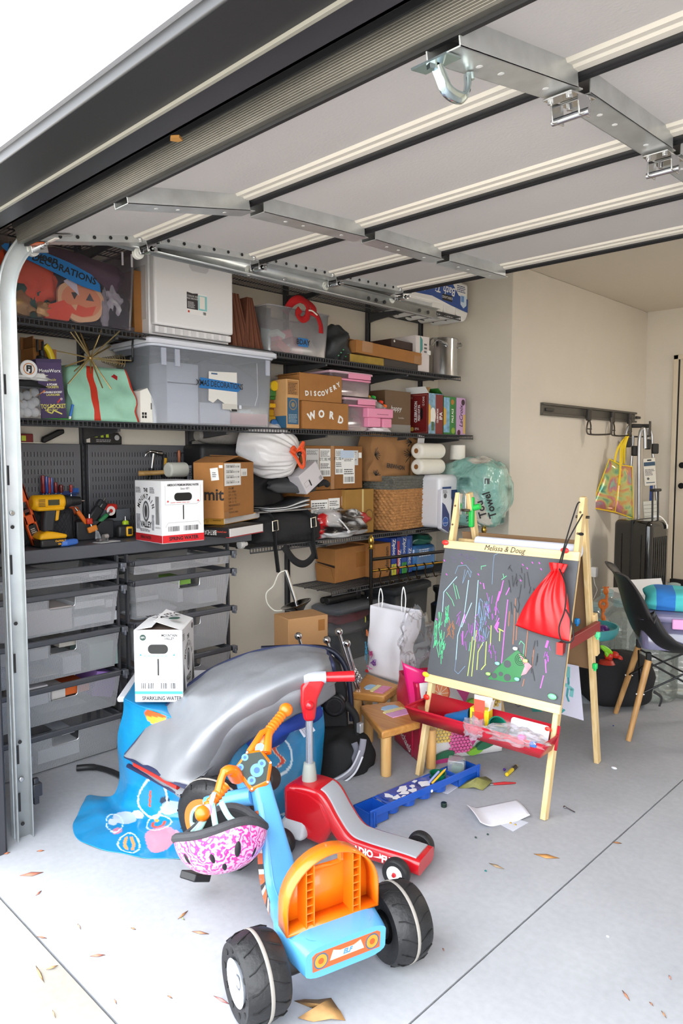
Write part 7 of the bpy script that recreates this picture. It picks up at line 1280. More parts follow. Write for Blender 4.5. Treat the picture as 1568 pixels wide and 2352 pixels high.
mb = MB(); vs = [B0+V((x,0,0))+BU*v+NB*k for k in (.008,.009) for x, v in ((.1,vq0+.02),(xq,vq0),(xq,vq1),(.1,vq1))]; mb.add(vs,[(3,2,1,0),(4,5,6,7),(0,1,5,4),(1,2,6,5),(2,3,7,6),(3,0,4,7)]); mb.build('sheet', M('d6d4e4',.7), t4)
P4 = Fc(t4,B0+NB*.0075,Matrix(((1,0,0),(0,BU.y,-NB.y),(0,BU.z,-NB.z)))); bq = lambda pts: [bp_(x,y,0,True) for x, y in pts]
for w_, c, L_ in ((.010,'4aa3a8',[[(1302,1540),(1304,1570),(1300,1600),(1304,1612)],[(1288,1628),(1284,1640),(1294,1632)]]),(.018,'7fc4c4',[[(1303,1535),(1303,1555)],[(1298,1575),(1312,1585),(1310,1600)]]),(.02,'2f7f7a',[[(1232,1605),(1236,1630)],[(1222,1632),(1240,1632)]]),(.004,'5a5a6a',[[(1182,1600),(1178,1615),(1188,1625),(1200,1618),(1198,1604)]])): P4.strokes('paint_stroke',[bq(q) for q in L_],w_,M(c,.6))
# red drawstring bag
t5 = thing('drawstring_bag','red drawstring bag hanging by black cord on the easel corner','bag',FLp,EA); RN = M('cf1218',.42,coat=.12,bump=.25,bs=10)
topL, topR, botL, botR = [bp_(x,y,.05) for x, y in ((1273,1308),(1293,1308),(1186,1437),(1310,1474))]
def rb(u, v):
    s = u*2 if u < .5 else 2-2*u; sg = 1 if u < .5 else -1
    k = v**.85; l = [topL[i]+(botL[i]-topL[i])*v for i in (0,1)]; r = [topR[i]+(botR[i]-topR[i])*min(1,v*1.0) for i in (0,1)]
    l[0] -= .025*math.sin(PI*v)*.8; r[0] += .02*math.sin(PI*v)*.6
    p, q = l[0]+(r[0]-l[0])*s, l[1]+(r[1]-l[1])*s-.006*math.sin(PI*s)*v
    bl = .035*math.sin(PI*s)**.7*(math.sin(PI*min(1,v*.92+.08))**.7)
    pl_ = (.006*(1-v)+.0025)*math.sin(s*26+2*math.sin(v*5))*(1-.5*v)*math.sin(PI*s)**.3*(1 if v<.97 else .2)
    return V((p,0,0))+LD*q+NF*(.06+sg*bl+pl_)
MB().grid(96,40,rb,cu=True).build('bag', RN, t5, ang=80, weld=.0003)
kx = [(a+b)/2 for a, b in zip(topL,topR)]; KP = V((kx[0],0,0))+LD*kx[1]+NF*.06
MB().grid(36,8,lambda u,v: KP+V((math.cos(2*PI*u)*(.022+.013*v+.004*math.sin(9*2*PI*u)),0,0))+NF*(math.sin(2*PI*u)*(.012+.01*v+.003*math.sin(7*2*PI*u)))+LD*(-.012+.035*v),cu=True).build('gathered_neck', RN, t5, sol=.002, ang=80)
CO = M('151517',.7); TP = V((EW,.28,EZ-.05)); 
for pts in ([KP,(KP+TP)*.5+NF*.03,TP+NF*.03+V((-.01,0,0)),TP+V((.0,0,.02))+NF*.02],[KP+V((.01,0,0)),(KP*.6+TP*.4)+NF*.03+V((.01,0,0)),TP+NF*.03+V((.016,0,-.03))],[KP+V((.02,0,-.0))+NF*.03,*[V((a,0,0))+LD*b+NF*.105 for a, b in [bp_(x,y,.1) for x, y in ((1300,1345),(1298,1400),(1285,1440),(1290,1470),(1308,1476),(1318,1462),(1312,1425),(1300,1400))]]]): MB().tube(smooth_path(pts,8),.003,n=6).build('cord', CO, t5)
MB().ball(TP+NF*.03+V((.01,0,-.11)),.009,8,sc=(1.6,1,.8)).build('cord_knot', CO, t5)
# red tray on the easel with its things
vT = bp_(972,1595,OB)[1]; zT = (LD*vT).z; RT = M('b3142a',.35,coat=.3)
trz = zT-.075; ty1 = (LD*vT).y-.02; tyd = .135
def tb2(nm, x0, x1, y0, y1, z0, z1): MB().box(x0,x1,y0,y1,z0,z1).build(nm, RT, t, bev=.004)
x0, x1 = U0+.0, U1-.0
MB().hexa([(x0+.02,ty1-tyd+.02,trz),(x1-.02,ty1-tyd+.02,trz),(x1-.02,ty1-.01,trz),(x0+.02,ty1-.01,trz)],[(x0+.02,ty1-tyd+.02,trz+.004),(x1-.02,ty1-tyd+.02,trz+.004),(x1-.02,ty1-.01,trz+.004),(x0+.02,ty1-.01,trz+.004)]).build('tray_floor', RT, t)
for nm, a in (('tray_wall',((x0+.02,ty1-tyd+.02),(x1-.02,ty1-tyd+.02),(x1,ty1-tyd),(x0,ty1-tyd))),('tray_wall',((x0+.02,ty1-.01),(x0+.02,ty1-tyd+.02),(x0,ty1-tyd),(x0,ty1))),('tray_wall',((x1-.02,ty1-tyd+.02),(x1-.02,ty1-.01),(x1,ty1),(x1,ty1-tyd)))):
    MB().add([(*a[0],trz),(*a[1],trz),(*a[2],trz+.06),(*a[3],trz+.06)],[(0,1,2,3)]).build(nm, RT, t, sol=.004)
mb = MB(); mb.add([(x0+.0,ty1-.01,trz),(x1,ty1-.01,trz),(x1,ty1+.018,trz+.09),(x0,ty1+.018,trz+.09)],[(0,1,2,3)]); mb.build('tray_back', RT, t, sol=.004)
MB().tube([(x0,ty1-tyd,trz+.06),(x1,ty1-tyd,trz+.06),(x1,ty1,trz+.06)],.005,n=6).tube([(x0,ty1-tyd,trz+.06),(x0,ty1,trz+.06)],.005,n=6).build('tray_rim', RT, t)
for x_ in (x0+.02,x1-.04): q = thing('board_clip',('red round clip at the left end of the red tray','red round clip at the right end of the red tray')[x_ > .3],'clip',E4 @ V((x_,ty1-.008,trz+.075)),EA); MB().ball((0,0,0),.016,12,sc=(1,.5,.8)).build('clip', M('d8301f',.4), q); MB().box(-.004,.004,0,.014,-.004,.004).build('jaw', M('d8301f',.4), q)
def intray(nm, lb, cat, x, y, z=0.006, rz=0, rot=None):
    q = thing(nm, lb, cat, E4 @ V((x,ty1-tyd+.02+y,trz+z)), EA+rz); 
    if rot: q.rotation_euler = (rot[0],rot[1],EA+rot[2])
    return q
q = intray('paint_cup','blue paint cup lying on its side in the red tray','cup',.20,.06,.04,0,(0,PI/2-.25,.25)); MB().lathe([(0,-.06),(.022,-.06),(.024,-.055),(.036,.045),(.040,.05),(.037,.052),(.033,.045),(.021,-.052),(0,-.052)],n=28).build('cup', M('1f5f9a',.3,var=.15,vs=20), q)
q = intray('paint_cup','green paint smeared clear cup tilted in the red tray','cup',.375,.05,.045,0,(.5,.75,0)); MB().lathe([(0,-.035),(.03,-.035),(.036,.03),(.039,.035),(.034,.034),(.028,-.03),(0,-.03)],n=28).build('cup', M('14705a',.25,var=.4,vs=18), q)
q = intray('crayon_box','yellow and red crayon box with open top in the red tray','box',.295,.075,.004,.1); MB().box(-.042,.042,-.02,.02,0,.10).build('carton', M('e8c81c',.45), q, bev=.002); f = Fc(q,(0,-.02,0),'y'); f.rect('red_window',-.022,.022,.01,.09,M('d9402c',.45)); f.rect('side_shadow',-.032,-.022,.01,.085,M('8a6a30',.6)); MB().box(-.024,.024,-.0205,-.018,.09,.14).build('red_tongue', M('e0503c',.45), q, bev=.004); MB().box(-.041,.041,.017,.02,.1,.145).build('lid_flap', M('ece8e6',.5), q, bev=.002); MB().hexa([(.04,-.02,.1),(.042,-.02,.1),(.042,.02,.1),(.04,.02,.1)],[(.05,-.02,.14),(.052,-.02,.14),(.052,.02,.14),(.05,.02,.14)]).build('lid_flap', M('ece8e6',.5), q)
q = intray('white_card','white plastic card standing in the red tray','card',.50,.085,.004,0,(-.25,0,0)); MB().prism(rrect(.165,.085,.012,4,0,.045),-.002,.002,0,Matrix(((1,0,0,0),(0,0,1,0),(0,1,0,0),(0,0,0,1)))).build('card', M('e6e8ee',.4), q)
q = intray('clear_wrapper','crumpled clear plastic wrapper over the red tray edge','wrapper',.49,.02,.055); blob('film',CLEAR((.97,.96,.98),-.3,.15,.16,(.86,.82,.86)),q,(0,-.02,.006),(.12,.055,.03),121,.6,nu=36,nv=20,flat=False,fr=3.5)
MB().box(.02,.05,-.045,-.02,.0,.02).build('pink_bit', M('e870b0',.5), q, bev=.006); MB().box(.075,.10,-.05,-.03,-.01,.01).build('blue_bit', M('3a6ab8',.5), q, bev=.004)
q = intray('clear_wrapper','small clear wrapper hanging beside the crayon box','wrapper',.315,.012,.05); blob('film',CLEAR((.96,.94,.97),-.3,.15,.16,(.84,.78,.86)),q,(0,-.025,-.0),(.05,.035,.04),123,.6,nu=28,nv=16,flat=False,fr=3)
q = intray('paint_stick','thin teal paint stick beside the blue cup','paint stick',.19,.035,.02,0,(0,PI/2-.1,.1)); MB().cyl((0,0,-.07),(0,0,.07),.006,n=10).build('stick', M('2f8f8a',.4), q)
# small clips on easel legs, brackets
q = thing('green_clip','big bright green clip on the left rear easel leg','clip',E4 @ V((.03,.36,EZ-.10)),EA); MB().box(-.012,.012,-.012,.012,-.07,.07).build('body', M('22b04a',.4), q, bev=.006); MB().cyl((.012,0,.02),(.045,0,.03),.014,n=14).build('knob', M('22b04a',.4), q, bev=.003)
q = thing('steel_bracket','steel folding bracket at the top of the left easel legs','bracket',E4 @ V((.012,.30,EZ-.06)),EA); MB().box(.0,.004,-.02,.0,-.05,.05).box(.0,.004,.03,.05,-.05,.04).build('plates', STEEL, q, bev=.002)
for lb, x, y, c in (('blue clip on the inner side of the right rear easel leg',1325,1427,'1f86d0'),('blue cup shaped clip by the dark red easel arm',1331,1458,'1f86d0'),('mint square clip at the end of the dark red easel arm',1372,1458,'5fe09a'),('small green clip low on the right rear easel leg',1366,1530,'22c060')):
    q = thing('small_clip',lb,'clip',vp(E4 @ V((EW+.03,ED*.72,0)),x,y),EA); MB().box(-.010,.010,-.010,.010,-.013,.013).build('clip', M(c,.4), q, bev=.005); MB().cyl((0,0,-.013),(0,0,-.02),.006).build('stub', M(c,.4), q)
# ---------------------------------------------------------------- stools, bags, stroller, rods
OAK = WOOD('cb9350','b67b3c',5,0,.4)
def stool(lb, cs, zt, th, legs, grp):
    P = [px(x,y,zt) for x, y in cs]; c = sum(P,V((0,0,0)))/4; q = thing('wooden_stool',lb,'stool',(c.x,c.y,0)); o = q.location
    mb = MB(); k = [p-o for p in P]; mb.hexa([p-V((0,0,th)) for p in k],k); mb.build('seat', OAK, q, bev=.008)
    for (x, y) in legs: MB().cyl((x-o.x,y-o.y,0),(x-o.x,y-o.y,zt-th),.023,.024,n=18).build('leg', WOOD('d9ae72','c99a5c',6,2,.45), q, bev=.003)
    d = (k[2]-k[1]).normalized(); f = Fc(q,V((0,0,zt)),Matrix(((d.x,-d.y,0),(d.y,d.x,0),(0,0,1)))); return q, f
a = [px(x,y,0) for x, y in ((886,1781),(989,1763),(846,1703))]; l4 = a[1]+a[2]-a[0]
st1, f1 = stool('front wooden stool with pastel letter puzzle under the easel tray',((826,1620),(877,1681),(966,1657),(932,1607)),.215,.036,[(p.x,p.y) for p in a]+[(l4.x,l4.y)],0)
c2 = [px(x,y,.225) for x, y in ((809,1590),(882,1598),(917,1573),(842,1546))]; m2 = sum(c2,V((0,0,0)))/4
st2, f2 = stool('rear thick wooden stool carrying the painted white paper bag',((809,1590),(882,1598),(917,1573),(842,1546)),.225,.04,[(m2.x+(p.x-m2.x)*.8,m2.y+(p.y-m2.y)*.8) for p in c2],0)
for q, f, k, r_ in ((st1,f1,1.0,0),(st2,f2,.9,0)):
    L = [('pink_letter',[(-.06,-.075),(.06,-.075),(.06,-.02),(.03,-.02),(.028,-.045),(.022,-.02),(-.01,-.02),(-.012,-.05),(-.02,-.02),(-.06,-.02)],'d8a3d0' if q is st1 else 'd880a8'),('yellow_letter',[(-.055,-.015),(.06,-.015),(.06,.012),(-.045,.012),(-.06,0)],'e6dc9e'),('blue_letter',[(-.03,.017),(.05,.017),(.05,.05),(.02,.062),(-.02,.06),(-.04,.04)],'9fc3e2')]
    for nm, pts, c in L:
        o = thing('puzzle_letter','%s wooden puzzle letter on the %s stool'%(nm.split('_')[0],'front' if q is st1 else 'rear'),'puzzle letter',q.location+V((0,0,.2255 if q is st2 else .2155)),group='puzzle letters on the stools'); g = Fc(o,(0,0,0),f.F.to_3x3()); off = (.03,.03) if q is st1 else (-.04,-.015); mb = MB(); mb.T = g.F; mb.prism([(x*k+off[0],y*k+off[1]) for x, y in pts],0,.004); mb.build('letter', M(c,.5), o)
# white painted paper bag on the rear stool
wbg = qbox('white_paper_bag','white paper shopping bag covered in childrens paint on rear stool','bag',.227,(843,1545),(917,1568),T=(843,1390),D=.115,build=False); W, H, D = wbg.W, wbg.H, wbg.D
sack('bag',wbg.t,W,D,H,M('dcdae0',.7,bump=.2,bs=14),lambda v:(1-.1*v,1+.08*v,0,.02*v),crump=.02,seed=9,fr=9,nu=70,nv=24,big=.03)
f = Fc(wbg.t,(.03,0,0),'x')
for nm, c, cx, cy, w_, h_, n in (('teal_paint','3f93b8',-.40,.33,.05,.16,12),('purple_paint','7a3a9a',-.18,.22,.09,.06,14),('magenta_paint','b83a7a',-.25,.32,.07,.05,12),('orange_paint','d87a42',-.38,.62,.04,.05,9),('yellow_paint','b8b83a',-.43,.80,.012,.08,5),('pink_paint','d880b0',-.30,.12,.1,.03,8)):
    f.strokes(nm,[[(W*(cx+rs.uniform(-w_,w_)),H*(cy+rs.uniform(-h_,h_))),(W*(cx+rs.uniform(-w_,w_)),H*(cy+rs.uniform(-h_,h_)))] for k in range(n)],.004,M(c,.7))
f.disc('ladybird',-W*.38,H*.06,.012,M('b01f24',.5),ry=.009)
for yo, ln in ((-W*.32,.09),(W*.38,.12)): MB().tube(smooth_path([(-D*.5,yo-.012,H-.02),(-D*.5,yo-.012,H+ln*.5),(-D*.5,yo,H+ln),(-D*.5,yo+.016,H+ln*.5),(-D*.3,yo+.03,H-.02)],6),.003,n=6).build('handle', WHITE, wbg.t)
q = thing('clear_packaging','crinkled clear plastic packaging rising from the pink bag','packaging',vp((1.62,1.80,0),955,1455)); blob('film',CLEAR((.98,.98,.99),-.3,.15,.05,(.86,.86,.9)),q,(.0,.0,-.02),(.07,.09,.12),131,.5,nu=40,nv=26,flat=False,fr=3,fine=.15)
# fruit bag and pink lining
fb = qbox('fruit_print_bag','white fruit printed shopping bag with crimson end standing behind easel','bag',.003,(962,1752),(1152,1724),L=(906,1720),H=.36,build=False); W, H, D = fb.W, fb.H, fb.D
sack('bag',fb.t,W,D,H,[M('e6e4e4',.4,coat=.3),M('b5123f',.35,coat=.3)],lambda v:(1-.25*v,1,0,0),lambda s,v: 1 if (s < -W/2+.006 or s > W/2-.004) else 0,crump=.012,seed=11,nu=80,nv=16)
f = Fc(fb.t,(.012,0,0),'x'); GL, PKF, YLF, MAG = M('2c6b4c',.5), M('d85f9a',.5), M('e0bf62',.5), M('b8397a',.5)
f.disc('orange_slice',-W*.28,H*.88,.052,M('c9512a',.5)); f.disc('orange_flesh',-W*.28,H*.88,.045,M('e38a5c',.5)); f.strokes('orange_segment',[[(-W*.28,H*.88),(-W*.28+.044*math.cos(a),H*.88+.044*math.sin(a))] for a in [2*PI*k/10 for k in range(10)]],.003,M('f0d8c0',.5))
f.poly('watermelon',[(-W*.12,H*.98),(W*.12,H*.98),(W*.02,H*.72)],MAG); f.poly('watermelon',[(.0,H*.42),(W*.32,H*.45),(W*.12,H*.14)],MAG); f.poly('melon_rind',[(-.0,H*.42),(W*.32,H*.45),(W*.32,H*.50),(-.0,H*.47)],GL)
for cx, cy, a_, c in ((-W*.27,H*.38,.065,YLF),(-W*.03,H*.22,.06,PKF),(W*.30,H*.78,.06,YLF)):
    for i in range(-3,4):
        for j in range(-3,4):
            u, v = i*.017+(j%2)*.008, j*.015
            if math.hypot(u/a_,v/(a_*1.15)) < 1: f.disc('fruit_scale',cx+u,cy+v,.0075,c,n=7)
f.disc('kiwi',-W*.44,H*.22,.034,M('7cb83a',.5)); f.disc('kiwi_core',-W*.44,H*.22,.01,WHITE); f.disc('kiwi',W*.14,H*.08,.04,M('7cb83a',.5),ry=.016,a=.2); f.disc('kiwi',W*.1,H*.68,.035,M('7cb83a',.5)); f.disc('kiwi_core',W*.1,H*.68,.01,WHITE); f.disc('dragon_fruit',W*.4,H*.42,.035,MAG); f.disc('dragon_flesh',W*.4,H*.42,.029,WHITE); f.disc('dragon_fruit',-.01,H*.56,.045,MAG,ry=.022); f.disc('dragon_flesh',-.01,H*.56,.04,WHITE,ry=.018)
for cx, cy, a in ((-W*.25,H*.06,.3),(-W*.02,H*.66,.15),(W*.28,H*.16,.3),(W*.24,H*.62,1.2)): f.disc('leaf_print',cx,cy,.06,GL,ry=.02,a=a)
f.strokes('seed_print',[[(rs.uniform(-W*.46,W*.44),H*rs.uniform(.05,.95))]*1+[(0,0)]*0 for k in range(1)],.003,INK)
f.disc('purple_base',-W*.2,H*.015,.08,MAG,ry=.012)
fy = Fc(fb.t,(0,-W/2-.010,0),'y'); fy.text('Michaels',.055,-D*.5,H*.17,WHITE,shear=.35,roll=-.4,bold=.0006,sx=.8)
q = thing('crimson_bag','open crimson shopping bag standing behind the stool and easel leg','bag',V((1.60,1.66,.0))); P_ = [vp(q.location,x,y) for x, y in ((924,1522),(990,1545),(990,1650),(946,1640))]; bk_ = V((-_w.x,-_w.y,0))*-.05
mb = MB(); Q = [p-q.location for p in P_]; b4 = [p+bk_ for p in Q]; mb.grid(12,12,lambda u,v: (Q[0]*(1-u)+Q[1]*u)*(1-v)+(Q[3]*(1-u)+Q[2]*u)*v-bk_*.5*math.sin(PI*u)*.4+V((0,0,.0))); mb.grid(4,6,lambda u,v: (Q[0]*(1-u)+b4[0]*u)*(1-v)+(Q[3]*(1-u)+b4[3]*u)*v); mb.build('panel', M('d0126a',.35,coat=.4,bump=.2,bs=9), q, sol=.003); q.location.z += 0
MB().hexa([V((p.x,p.y,-0)) for p in (Q[3],Q[2],b4[2],b4[3])],[Q[3],Q[2],b4[2],b4[3]]).build('lower_panel', M('b5123f',.35,coat=.3), q)
q = thing('patterned_clothes','lilac and grey checked clothes stuffed behind the front stool','clothes',(1.50,1.78,.0)); blob('cloth',M('c98ac0',.8,var=.3,vs=14),q,(.05,.02,.12),(.09,.10,.14),141,.3); blob('checked_cloth',M('8f8fa0',.8,var=.5,vs=90),q,(-.06,.02,.1),(.08,.09,.12),142,.3)
# blue tray with cups
A_ = px(850,1868,.062); B_ = px(1102,1758,.062); xd = (B_-A_); L = xd.length; t = thing('blue_paint_tray','long blue plastic easel tray with cup wells lying on the floor','tray',(A_.x,A_.y,0),math.atan2(xd.y,xd.x)); BL_ = M('1552b5',.35,coat=.3); Wt = .095
mb = MB(); mb.box(0,L,-.003,.003,.04,.07); mb.build('front_flange', BL_, t, bev=.002)
for x_ in (.018,L-.02): MB().box(x_-.004,x_+.004,-.006,-.003,.0,.06).box(x_+.008,x_+.012,-.006,-.003,.0,.06).build('end_tab', BL_, t, bev=.001)
mb = MB(); mb.box(0,.018,-.003,.003,0.002,.062); mb.build('end_foot', BL_, t)
def pocket(x0, x1, nm='pocket'):
    for a in ((x0,x0+.003,.003,Wt),(x1-.003,x1,.003,Wt),(x0,x1,Wt-.003,Wt),(x0,x1,.003,.006)): MB().box(a[0],a[1],a[2],a[3],.01,.058).build('pocket_wall', BL_, t)
    MB().box(x0,x1,.003,Wt,.006,.01).build('pocket_floor', BL_, t)
pocket(.0,.10); pocket(L-.14,L-.0)
mb = MB(); wells = [.155+.093*k for k in range(int((L-.14-.12)/.093))]
for cx in wells: mb.lathe([(.036,.056),(.032,.006),(0,.004)],n=22,X=Matrix.Translation((cx,.05,0)))
mb.build('cup_well', BL_, t, sol=.002, kind='stuff')
mb = MB(); n = 24
for cx, x0, x1 in [(c, c-.0465, c+.0465) for c in wells]:
    R_ = [(cx+.036*math.cos(2*PI*k/n),.05+.036*math.sin(2*PI*k/n)) for k in range(n)]; Q_ = []
    for k in range(n):
        a = 2*PI*k/n; c_, s_ = math.cos(a), math.sin(a); m_ = min(.0465/max(abs(c_),1e-5),.047/max(abs(s_),1e-5)); Q_.append((cx+c_*m_,.05+s_*m_))
    mb.add([(x,y,.056) for x, y in R_]+[(x,y,.056) for x, y in Q_],[(k,(k+1)%n,n+(k+1)%n,n+k) for k in range(n)])
mb.build('well_deck', BL_, t, weld=.0004); MB().box(.0,L,Wt-.002,Wt+.002,.045,.058).build('rear_rim', BL_, t); MB().cyl((L*.52,-.0045,.045),(L*.52,-.003,.045),.006,n=12).build('rivet', WHITE, t)
TM = Matrix.Translation((A_.x,A_.y,0)) @ Matrix.Rotation(math.atan2(xd.y,xd.x),4,'Z')
q = thing('map_film','clear film printed with white continents on the blue tray','film',TM @ V((.24,.05,.0585)),math.atan2(xd.y,xd.x)); MB().box(-.115,.14,-.045,.05,0,.001).build('film', CLEAR((.97,.98,1),-.5,.3,.0), q); f = Fc(q,(0,0,.0012),'Z')
for x, y, a, s, r_ in ((-.07,-.02,.02,.013,.4),(-.085,.01,.014,.02,.1),(0.0,.015,.032,.016,.3),(-.02,-.015,.022,.012,-.4),(.02,-.022,.018,.016,.2),(.045,.005,.014,.010,.8),(.10,-.01,.028,.022,.1),(.085,.03,.012,.008,0),(-.045,-.035,.012,.008,.5)):
    f.poly('continent_print',[(x+(a*math.cos(k)*math.cos(r_)-s*math.sin(k)*math.sin(r_))*(1+.25*math.sin(3*k+x*90)),y+(a*math.cos(k)*math.sin(r_)+s*math.sin(k)*math.cos(r_))*(1+.25*math.cos(4*k+y*70))) for k in [2*PI*i/18 for i in range(18)]],M('e8e8ec',.5))
q = thing('paint_cup','green paint cup sitting in the blue tray','cup',TM @ V((wells[min(4,len(wells)-1)],.05,.012)),0); MB().lathe([(0,0),(.026,0),(.033,.062),(.036,.064),(.031,.062),(.03,.045),(0,.045)],n=26).build('cup', M('0f6a4a',.3,var=.4,vs=20), q)
q = thing('pencil','yellow pencil and lilac crayon laid over the blue tray edge','pencils',TM @ V((wells[min(4,len(wells)-1)]-.03,.02,.068)),math.atan2(xd.y,xd.x)+.2); MB().cyl((-.05,0,0),(.05,.0,.02),.0045,n=6).build('pencil', M('e0b32a',.4), q); MB().cyl((.05,0,.02),(.064,0,.023),.0045,.001,n=6).build('tip', M('d9b98a',.6), q); MB().cyl((-.05,.014,0),(.03,.016,.016),.005,n=8).build('crayon', M('9aa4d8',.5), q)
q = thing('clear_box','clear plastic box smeared with green paint on the blue tray','box',TM @ V((L-.085,.06,.012)),.5); MB().box(-.036,.036,-.03,.03,0,.085).build('box', CLEAR((.9,.93,.92),.12,.12,.2,(.8,.85,.84)), q, bev=.004); MB().box(-.02,.03,-.025,.02,.02,.06).build('green_paint', M('0f5a3c',.4), q, bev=.008)
# ---- stroller
SP = V((1.36,1.30,0)); t = thing('stroller','black folded stroller with grey lined basket behind the red scooter','stroller',SP); sv = lambda x, y, dz=0: vp(SP,x,y)-SP+V((_w.x,_w.y,0))*dz
NVY = M('1c2030',.4,.3); BF = M('121214',.8,bump=.25,bs=30)
MB().tube(smooth_path([sv(600,1490),sv(690,1487),sv(755,1492),sv(790,1525),(sv(803,1580)),sv(808,1655)],8),.013,n=10).build('frame_arch', NVY, t)
mb = MB(); mb.add([sv(x,y,.03) for x, y in ((640,1500),(740,1498),(780,1530),(797,1590),(800,1680),(720,1700),(660,1640))]+[sv(x,y,.08) for x, y in ((640,1500),(740,1498),(780,1530),(797,1590),(800,1680),(720,1700),(660,1640))],[tuple(range(7)),tuple(reversed(range(7,14)))]+[(i,7+i,7+(i+1)%7,(i+1)%7) for i in range(7)]); mb.build('hood', BF, t, bev=.01)
fm = Matrix((( _r.x,0,-_w.x),(_r.y,0,-_w.y),(0,1,0))).to_3x3(); c = sv(768,1612,-.01)
MB().cyl(c,c-V((_w.x,_w.y,0))*.05,.05,n=28).build('wheel_hub', M('17181b',.3,.2), t, bev=.008); MB().tube([c-V((_w.x,_w.y,0))*.052+_r*(.034*math.cos(a))+V((0,0,.034*math.sin(a))) for a in [2*PI*k/20 for k in range(20)]],.004,n=6,closed=True).build('hub_ring', M('3a3c40',.25,.5), t)
MB().tube(smooth_path([sv(790,1608,-.03),sv(812,1632,-.03),sv(818,1650,-.03),sv(820,1690,-.03)],5),.016,n=10).build('joint_arm', BF, t); MB().box(-.012,.012,-.012,.012,-.022,.022,X=Matrix.Translation(sv(826,1662,-.05))).build('reflector', M('c9cbd0',.25,.6), t, bev=.003)
cb = sv(785,1742); q = blob('basket',BF,t,cb,(.135,.135,.145),151,.16,nu=40,nv=24,flat=False,e=.85,fr=2); 
for dz, w_, c_, pts in ((-.15,.014,'84828c',((742,1770),(775,1758),(808,1735),(826,1700),(832,1668))),(-.158,.004,'d9d9de',((742,1778),(780,1766),(812,1742),(830,1705))),(-.155,.004,'c9c9d0',((742,1764),(778,1752),(806,1730),(824,1692))),(-.13,.014,'6f6f7a',((812,1680),(818,1700),(808,1725)))): ribbon('lining',[sv(x,y,dz) for x, y in pts],w_,M(c_,.7),t,V((_w.x,_w.y,0)),.004)
MB().box(-.05,.05,-.03,.03,0,.045,X=Matrix.Translation(V((sv(770,1815).x,sv(770,1815).y,0.0))) @ Matrix.Rotation(.6,4,'Z')).build('foot_strap', BF, t, bev=.01)
MB().tube([V((cb.x,cb.y,.03)),V((cb.x,cb.y,cb.z))],.07,n=14).build('under_frame', BF, t)
# ---- tilted carton, torchiere, chrome rods
q = qbox('tilted_carton','tan carton standing askew behind the grey mat and stroller','carton',.0,(.92,1.60,0),None,D=.17,W=.24,H=.60,mat=M('b3875a',.8,var=.05,vs=8),rz=-.25)
P0 = vp((.92,1.60,0),676,1424); q.t.location = (P0.x,P0.y+.1,0); q.x.rect('tape_patch',.06,.10,.47,.53,TAPE); Hc = P0.z
q.body.scale = (1,1,Hc/.60)
LPp = V((.62,1.72,0)); t = thing('floor_lamp','chrome floor lamp stem with black cone shade near the wall','lamp',LPp); lv = lambda x, y: vp(LPp,x,y)-LPp
MB().cyl(lv(656,1310),lv(682,1392),.011,n=14).build('stem', CHROME, t); d = (lv(682,1392)-lv(656,1310)).normalized(); X = Matrix.Translation(lv(684,1400)) @ (-d).to_track_quat('Z','Y').to_matrix().to_4x4()
MB().lathe([(.02,-.055),(.022,-.02),(.05,.01),(.085,.03),(.09,.036),(.08,.036),(.04,.02),(0,.018)],n=32,X=X).build('shade', M('151517',.2,coat=.6), t); MB().cyl(lv(684,1400)+d*.02,V((lv(700,1500).x,lv(700,1500).y,0)),.013,n=14).build('lower_stem', CHROME, t)
MB().tube(smooth_path([lv(656,1310),lv(640,1318),lv(628,1345),lv(612,1362),lv(614,1385),lv(630,1402),lv(648,1402)],6),.004,n=6).build('white_cord', M('d9d6c8',.5), t)
CP = V((1.15,1.62,0)); 
for k, (bx, by, ex, ey, lb) in enumerate(((685,1461,697,1500,'first chrome rod with ball end from the left, before the tan carton'),(750,1470,762,1505,'second chrome rod with ball end from the left'),(778,1451,804,1535,'long chrome rod with ball end beside the smoky tote'),(796,1478,810,1530,'chrome rod with ball end, rightmost, behind the long rod'))):
    p, e = vp(CP,bx,by), vp(CP,ex,ey); dd = (e-p); e = p+dd*(p.z/max(.05,-dd.z))*.98; e.z = max(e.z,0.0); t = thing('chrome_rod',lb,'rod',V((e.x,e.y,0)),group='chrome rods with ball ends'); MB().ball(p-t.location,.020,18).build('ball_end', CHROME, t); MB().cyl(p-t.location,e-t.location,.0085,n=14).build('rod', CHROME, t)
t = thing('chrome_hardware','tangle of small chrome fittings hanging by the long chrome rod','hardware',vp(CP,813,1545)); 
for k in range(6): MB().tube([V((.012*k-.03,0,.03-.012*k))+V((.016*math.cos(a),.01*math.sin(a*2),.016*math.sin(a))) for a in [2*PI*j/12 for j in range(12)]],.004,n=6,closed=True).build('ring', CHROME, t)
